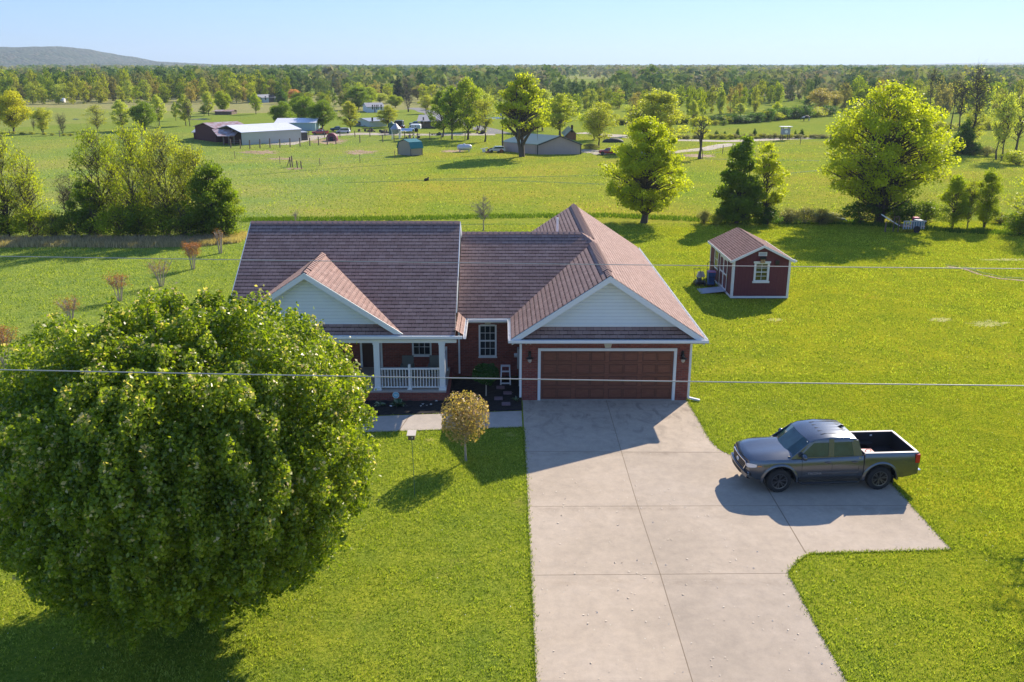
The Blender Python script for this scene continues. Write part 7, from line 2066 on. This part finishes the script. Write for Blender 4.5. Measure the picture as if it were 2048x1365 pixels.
# grain bin, tank, cylinder
X, Y = G(792, 279)
t = world_thing('grain_bin', 'tall blue grey grain hopper bin on legs beside the long silver tank', 'grain bin', (X, Y, 0)); r0 = .95; top_ = HT(247, Y)
a = MB(); a.tube([(X, Y, .9), (X, Y, 1.7), (X, Y, top_ - 1.0), (X, Y, top_ - .95), (X, Y, top_)], [.25, r0, r0, r0 + .06, .12], 20); part(a, 'bin', M['rustgrey'], t)
for i in range(4):
    a = MB(); q = math.pi / 4 + i * math.pi / 2; a.tube([(X + r0 * .95 * math.cos(q), Y + r0 * .95 * math.sin(q), 0), (X + r0 * .95 * math.cos(q), Y + r0 * .95 * math.sin(q), 1.9)], .05, 6); part(a, 'leg', M['alum'], t)
a = MB(); a.box(X + r0 - .02, X + r0 + .06, Y - .6, Y - .2, .4, top_ - 1.0); part(a, 'ladder', M['alum'], t)
X, Y = G(814, 276.5)
t = world_thing('feed_tank', 'long horizontal silver tank raised on a frame right of the grain bin', 'tank', (X, Y, 0)); w2 = 16 / PXM(Y)
a = MB(); a.tube([(X - w2, Y, 1.25), (X - w2 + .1, Y, 1.25), (X + w2 - .1, Y, 1.25), (X + w2, Y, 1.25)], [.1, .5, .5, .1], 16); part(a, 'tank', M['chrome'], t, smooth=True)
for s in (-1, -.3, .4, 1):
    a = MB(); a.box(X + s * w2 * .9 - .05, X + s * w2 * .9 + .05, Y - .35, Y + .35, 0, .85); part(a, 'leg', M['rustgrey'], t)
X, Y = G(784, 269)
t = world_thing('green_tank', 'dark green upright tank behind the left of the grain bin', 'tank', (X, Y, 0)); a = MB(); a.tube([(X, Y, 0), (X, Y, 2.0), (X, Y, 2.3)], [.6, .6, .2], 16); part(a, 'drum', flat('green_tank_paint', (.02, .10, .07), .5), t, smooth=False)
a = MB(); a.tube([(X, Y, 2.3), (X, Y, 2.42)], .16, 10); part(a, 'lid', M['alum'], t)
# travel trailer
def trailer_box(name, label, px0, px1, base, top, mat, cat, extras, axle=2, ln=2.3):
    X0, Y0 = G(px0, base); X1, _ = G(px1, base); h_ = HT(top, Y0); t = world_thing(name, label, cat, ((X0 + X1) / 2, Y0 + ln / 2, 0)); a = MB()
    z0 = .55; pr = [(X0, z0), (X0 - .0, h_ * .75), (X0 + .35, h_), (X1 - .15, h_), (X1, h_ * .9), (X1, z0)]
    a.prism([(x, Y0, z) for x, z in pr], (0, ln, 0)); part(a, 'body', mat, t, bevel=.05)
    for (f0, f1, a0, a1, nm, m_) in extras:
        a = MB(); a.box(X0 + (X1 - X0) * f0, X0 + (X1 - X0) * f1, Y0 - .03, Y0 - .001, z0 + (h_ - z0) * a0, z0 + (h_ - z0) * a1); part(a, nm, m_, t)
    for k in range(axle):
        a = MB(); xx = X0 + (X1 - X0) * (.5 + .14 * k); a.tube([(xx, Y0 - .02, .36), (xx, Y0 + .2, .36)], .36, 16); part(a, 'wheel', M['rubber'], t)
    a = MB(); a.beam((X0, Y0 + ln / 2, .5), (X0 - 1.1, Y0 + ln / 2, .45), .12, .1); part(a, 'hitch', M['black'], t)
    return t
M['rvwhite'] = flat('camper_white', (.70, .73, .76), .35)
trailer_box('camper_trailer', 'white travel trailer with pale blue panel parked by the dark roofed house', 818, 841, 264, 249.5, M['rvwhite'], 'camper', [(.08, .2, .5, .75, 'window', M['glass']), (.5, .62, .5, .75, 'window', M['glass']), (.66, .98, .15, .8, 'side_panel', M['bluetin']), (.3, .42, .02, .8, 'door', M['creamtin'])])
trailer_box('box_trailer', 'dark enclosed trailer with white frame behind the grain bin', 788, 806, 256, 241.5, M['black'], 'trailer', [(.0, 1, .93, 1.0, 'top_rail', M['alum']), (.0, .04, 0, .93, 'corner_rail', M['alum']), (.96, 1, 0, .93, 'corner_rail', M['alum'])])
trailer_box('loader', 'dark farm loader with a red engine cover right of the grain bin', 798, 808, 265, 251.5, M['black'], 'farm machine', [(.2, .7, .3, .7, 'engine_cover', flat('faded_red', (.45, .05, .04), .5))])
# parked vehicles far away
def far_pickup(px, py, rz, col, label, s=1.0, rail=None):
    X, Y = G(px, py); m_ = paint('far_paint', col, .1, .4); c_, s_ = math.cos(rz), math.sin(rz)
    return pickup('pickup_truck', label, (X - 2.7 * s * c_, Y - 2.7 * s * s_, 0), rz, m_, detail=False, scale=s)
far_pickup(641, 270, .02, (.38, .02, .02), 'bright red pickup truck parked right of the pale blue barn', .58)
far_pickup(676, 263, .1, (.03, .07, .08), 'dark green pickup truck parked behind the white van', .56)
far_pickup(1219, 310, -.15, (.40, .03, .02), 'red pickup truck on the gravel yard right of the metal barn', .58)
far_pickup(832, 252, .05, (.05, .16, .17), 'teal pickup truck parked behind the white travel trailer', .55)
def far_car(px, py, rz, col, label, cat='car', L=4.6, h=1.55):
    X, Y = G(px, py); t = thing('parked_car', label, cat, (X, Y, 0), rz); t.scale = (.55, .55, .6)
    m_ = paint('car_paint', col, .1, .35)
    a = MB(); pr = [(-L / 2, .35), (-L / 2, .75), (-L / 2 + .25, .85), (-L / 2 + 1.1, .98), (L / 2 - .15, .98), (L / 2, .8), (L / 2, .35)]
    a.prism([(x, -.88, z) for x, z in pr], (0, 1.76, 0)); a.build('body', m_, t, bevel=.05)
    a = MB(); pr = [(-L / 2 + 1.0, .97), (-L / 2 + 1.75, h), (L / 2 - .5, h), (L / 2 - .12, .97)]; a.prism([(x, -.78, z) for x, z in pr], (0, 1.56, 0)); a.build('roof', m_, t, bevel=.06)
    a = MB(); pr = [(-L / 2 + 1.2, 1.02), (-L / 2 + 1.78, h - .12), (L / 2 - .6, h - .12), (L / 2 - .3, 1.02)]
    a.prism([(x, -.80, z) for x, z in pr], (0, 1.60, 0)); a.build('side_window', M['carglass'], t)
    for xx in (-L / 2 + .8, L / 2 - .8):
        for s in (-1, 1):
            a = MB(); a.tube([(xx, s * .70, .33), (xx, s * .90, .33)], .33, 16); a.build('wheel', M['rubber'], t)
    return t
far_car(687, 267, .0, (.62, .63, .66), 'white minivan parked in front of the dark green pickup', 'van', 4.9, 1.75)
far_car(748 - 30, 252, .1, (.12, .13, .15), 'dark car parked left of the small white garage', 'car')
X, Y = G(682, 270)
far_car(994, 305, .1, (.60, .62, .60), 'white old car among scrap beside the left wall of the metal barn')
# maroon round top hut
X, Y = G(663, 283)
t = world_thing('round_top_hut', 'small maroon round topped animal hut by the barn fence', 'hut', (X, Y, 0)); a = MB(); rr_ = .95
a.prism([(X + rr_ * math.cos(q), Y, max(0, .35 + 1.05 * math.sin(q))) for q in np.linspace(-.33, math.pi + .33, 14)], (0, 1.5, 0)); part(a, 'shell', flat('maroon', (.16, .02, .05), .6), t)
a = MB(); a.box(X - .3, X + .3, Y - .012, Y - .002, .02, .8); part(a, 'doorway', M['dark'], t)
# scrap heaps, machinery rows
def junk(name, label, px, py, n, s, cat, cols, seed):
    X, Y = G(px, py); r = random.Random(seed); t = world_thing(name, label, cat, (X, Y, 0))
    for k in range(n):
        a = MB(); x, y = X + r.uniform(-s, s), Y + r.uniform(-s * .4, s * .4); w_ = r.uniform(.15, .5) * s * .6; h_ = r.uniform(.15, .7)
        if k % 3 == 0: a.tube([(x - w_, y, h_), (x + w_, y + .2, h_ * r.uniform(.3, 1.5))], .06, 6)
        elif k % 3 == 1: a.tube([(x, y - .1, h_ * .6), (x, y + .1, h_ * .6)], h_ * .6, 12)
        else: a.prism([(x - w_, y, 0), (x + w_, y, 0), (x + w_ * .8, y, h_), (x - w_ * .6, y, h_ * .8)], (0, .5, 0))
        part(a, 'piece', cols[k % len(cols)], t)
    return t
M['rustc'] = flat('rusty_iron', (.18, .07, .04), .9, var=.3)
for i, (px, py, n, s, lb) in enumerate([(733, 264, 9, 1.6, 'rusty farm implement left of the grain bins, in front of the white garage'), (751, 264.5, 8, 1.3, 'rusty harrow right beside the other implement'), (774, 267, 9, 1.4, 'dark tractor parts heap left of the green tank'),
        (826, 277, 8, 1.3, 'dark disc harrow under the right end of the long silver tank'), (988, 306, 9, 1.9, 'heap of scrap timber beside the left wall of the metal barn'), (948, 268, 8, 2.0, 'rusty red machinery behind the thick trunked tree'), (870, 271, 8, 1.4, 'stack of timber under the dark green tree'),
        (754 - 20, 253, 6, 1.2, 'dark trailer frame left of the white garage'), (648, 262, 6, 1.2, 'timber stack right of the pale blue barn')]):
    junk('farm_implement' if i < 6 else 'scrap_heap', lb, px, py, n, s, 'machinery' if i < 4 or i == 5 else 'heap', [M['rustc'], M['black'], M['oldwood']] + ([M['white']] if i == 4 else []), i)
X, Y = G(1226, 285)
a = MB(); a.ball((X, Y, .0), (1.9, .9, .75), 18, 10); o = a.build('covered_heap', flat('dark_tarp', (.03, .04, .03), .7), smooth=True); tag(o, 'low dark tarp covered heap in the grass right of the olive tree', 'heap')
for i, px in enumerate((118, 126)):
    X, Y = G(px, 205.5); a = MB(); a.tube([(X - .75, Y, .75), (X + .75, Y, .75)], .78, 18); o = a.build('hay_bale', flat('white_wrap', (.75, .75, .78), .5), smooth=False); tag(o, ('left' if i == 0 else 'right') + ' one of two white wrapped hay bales at the edge of the left woodland', 'hay bale', 'white hay bales')
X, Y = G(853, 362); a = MB(); a.ball((X, Y, .12), (.30, .2, .2), 10, 6); a.ball((X + .2, Y, .34), (.1, .1, .12), 8, 6); o = a.build('stump', flat('dark_stump', (.03, .025, .02), .9)); tag(o, 'small dark stump alone in the hay field', 'stump')
# utility trailer full of odds and ends by the fence row
X, Y = G(1822, 466)
t = world_thing('utility_trailer', 'old wooden utility trailer loaded with blue and pink odds and ends by the fence row', 'trailer', (X, Y, 0))
a = MB(); a.box(X - .7, X + 1.1, Y, Y + 1.2, .42, .50); part(a, 'bed', M['oldwood'], t)
a = MB()
for k in range(9): a.box(X - .7 + k * .2, X - .6 + k * .2, Y - .03, Y - .002, .3, .95)
a.box(X - .7, X + 1.1, Y - .05, Y - .031, .9, .98); part(a, 'side_board', M['rustgrey'], t)
a = MB(); a.beam((X - .7, Y + .6, .45), (X - 2.2, Y + .8, 1.35), .08, .08); part(a, 'drawbar', M['alum'], t)
a = MB()
for xx in (X - 1.35, X - .95): a.box(xx, xx + .06, Y + .3, Y + .36, 0, 1.25)
a.box(X - 1.35, X - .89, Y + .3, Y + .36, 1.2, 1.26); a.box(X - 2.0, X - 1.9, Y + .3, Y + .38, 0, .8); part(a, 'rack', M['oldwood'], t)
a = MB(); a.tube([(X + .4, Y - .12, .28), (X + .4, Y - .06, .28)], .28, 14); part(a, 'wheel', M['rubber'], t)
for nm, (x0, x1, y0, y1, z0, z1), cc, lb in (('blue_crate', (.35, .95, .1, .7, .5, 1.0), (.03, .16, .24), 'blue crate in the old utility trailer'), ('pink_cushion', (.45, .9, .72, 1.1, .5, 1.12), (.60, .05, .14), 'bright pink cushion on top of the load of the utility trailer')):
    a = MB(); a.box(X + x0, X + x1, Y + y0, Y + y1, z0, z1); o = a.build(nm, flat(nm, cc, .6), bevel=.05, org=(X + x0, Y + y0, z0)); tag(o, lb, nm.split('_')[1])
X, Y = G(1677, 444); a = MB(); a.prism([(X - .9, Y, 0), (X + .9, Y, 0), (X + .5, Y, .3), (X - .4, Y, .34)], (0, .5, 0)); o = a.build('tarp', flat('blue_tarp', (.25, .38, .52), .5), bevel=.05); tag(o, 'crumpled pale blue tarp in the fence row left of the big spreading tree', 'tarp')
# wooden stand by the road
X, Y = G(1571, 281)
t = world_thing('hunting_stand', 'small grey wooden roofed stand on legs beside the far road', 'stand', (X, Y, 0))
for sx in (-.6, .6):
    for sy in (0, .9):
        a = MB(); a.box(X + sx - .06, X + sx + .06, Y + sy - .06, Y + sy + .06, 0, 2.3); part(a, 'leg', M['oldwood'], t)
a = MB(); a.box(X - .7, X + .7, Y - .07, Y + .97, 1.0, 2.0); part(a, 'cabin', M['rustgrey'], t)
a = MB(); a.box(X - 1.0, X + 1.0, Y - .3, Y + 1.2, 2.31, 2.4); part(a, 'roof', M['white'], t)
a = MB(); a.tube([(X - .0, Y - .1, 1.5), (X, Y - .075, 1.5)], .3, 12); part(a, 'opening', M['alum'], t)
# utility pole
X, Y = G(1005, 304)
t = world_thing('utility_pole', 'thin dark utility pole at the left corner of the metal barn', 'pole', (X, Y, 0)); a = MB(); a.tube([(X, Y, 0), (X, Y, HT(222, Y))], [.13, .09], 8); part(a, 'pole', M['bark'], t)
a = MB(); a.box(X - .9, X + .9, Y - .06, Y + .06, HT(228, Y), HT(228, Y) + .12); part(a, 'crossarm', M['bark'], t); a = MB(); a.tube([(X - .25, Y - .2, 2.3 + 3), (X - .25, Y - .2, 2.8 + 3)], .18, 10); part(a, 'transformer', M['rustgrey'], t)
# fences
def fence(label, pix, step, h=1.25, wires=4, thick=.05, mat=None, name='wire_fence'):
    P_ = [Vector((*G(*p), 0)) for p in pix]; T = world_thing(name, label, 'fence', tuple(P_[0])); pts = []
    for a_, b_ in zip(P_[:-1], P_[1:]):
        n = max(1, int((b_ - a_).length / step)); pts += [a_.lerp(b_, i / n) for i in range(n)]
    pts.append(P_[-1])
    for p in pts[:99]:
        a = MB(); hh = h * (.92 + .16 * rnd.random()); a.tube([p, p + Vector((rnd.uniform(-.05, .05), 0, hh))], thick, 6); part(a, 'post', mat or M['oldwood'], T)
    a = MB()
    for k in range(wires):
        z = h * (k + 1) / (wires + .5)
        for p, q in zip(pts[:-1], pts[1:]): a.beam(p + Vector((0, 0, z)), q + Vector((0, 0, z)), .010, .010)
    part(a, 'wire', M['rustgrey'], T); return T
fence('wire fence with wooden posts in front of the long barn', [(462, 297), (500, 298), (560, 295.5), (620, 292), (672, 289)], 1.5, 1.4, 4, .09)
fence('wire fence curving past the grain bins', [(672, 289), (720, 286), (766, 285), (810, 281)], 2.6, 1.3, 3, .08)
fence('pale wire fence in front of the green tree clump', [(810, 281), (860, 280), (905, 281), (930, 282)], 2.0, 1.3, 4, .07)
fence('fence along the farm track behind the vehicles', [(618, 276), (680, 275), (740, 274), (800, 272)], 2.6, 1.2, 2, .08)
fence('thin wire fence under the far left trees', [(20, 272), (120, 275), (240, 279), (330, 285)], 6, 1.2, 3, .06)
fence('thin wire fence beside the gravel track at the right', [(1405, 318), (1445, 308), (1490, 301), (1545, 297), (1600, 290), (1660, 284)], 5, 1.3, 3, .06)
fence('faint wire fence crossing the pasture below the long barn', [(470, 318), (560, 328), (640, 332), (720, 326), (790, 318)], 6, 1.1, 3, .04)
t = world_thing('gate_posts', 'weathered wooden gate posts and brace standing in worn ground in the pasture', 'gate', (*G(585, 336), 0))
Q_ = {k: Vector((*G(*v), 0)) for k, v in dict(a=(574, 334), b=(581, 334), c=(585, 335), d=(595, 337), e=(603, 338)).items()}
for k, h_ in dict(b=1.3, c=1.5, d=1.0, e=1.0).items():
    a = MB(); a.tube([Q_[k], Q_[k] + Vector((-.05, 0, h_))], .08, 7); part(a, 'post', M['oldwood'], t)
a = MB(); a.beam(Q_['a'], Q_['b'] + Vector((0, 0, 1.2)), .08, .08); part(a, 'brace', M['oldwood'], t)
a = MB(); a.beam(Q_['b'] + Vector((0, 0, .8)), Q_['c'] + Vector((0, 0, .8)), .08, .08); part(a, 'rail', M['oldwood'], t)
# black and white cow grazing
def cow(px, py, label, rz=0, s=1):
    X, Y = G(px, py)
    V_ = [((0, 0, 1.05), .30), ((.55, 0, 1.08), .30), ((-.55, 0, 1.08), .28), ((-.9, 0, .95), .17), ((-1.2, 0, .55), .11), ((-1.36, 0, .28), .08),
          ((-.55, .2, .75), .12), ((-.55, .2, .40), .07), ((-.52, .2, .04), .06), ((-.55, -.2, .75), .12), ((-.55, -.2, .40), .07), ((-.52, -.2, .04), .06),
          ((.62, .2, .75), .15), ((.72, .2, .42), .07), ((.66, .2, .04), .06), ((.62, -.2, .75), .15), ((.72, -.2, .42), .07), ((.66, -.2, .04), .06), ((.85, 0, 1.1), .05), ((.92, 0, .6), .025)]
    E_ = [(0, 1), (0, 2), (2, 3), (3, 4), (4, 5), (2, 6), (6, 7), (7, 8), (2, 9), (9, 10), (10, 11), (1, 12), (12, 13), (13, 14), (1, 15), (15, 16), (16, 17), (1, 18), (18, 19)]
    me = bpy.data.meshes.new('cow'); me.from_pydata([v[0] for v in V_], E_, []); o = bpy.data.objects.new('cow', me); COL.objects.link(o)
    m_ = o.modifiers.new('s', 'SKIN'); 
    for i, v in enumerate(V_): me.skin_vertices[0].data[i].radius = (v[1], v[1])
    me.skin_vertices[0].data[0].use_root = True
    o.modifiers.new('b', 'SUBSURF').levels = 1
    t = NT('cow_hide'); t.base(t.ramp(t.noise(t.coord(), 1.3, 2), [(.52, (.015, .013, .012)), (.56, (.55, .52, .5))])); me.materials.append(t.m)
    o.location = (X, Y, 0); o.rotation_euler = (0, 0, rz); o.scale = (s,) * 3; tag(o, label, 'cow'); return o
cow(1612, 243, 'black and white cow grazing in the right pasture below the hedge')
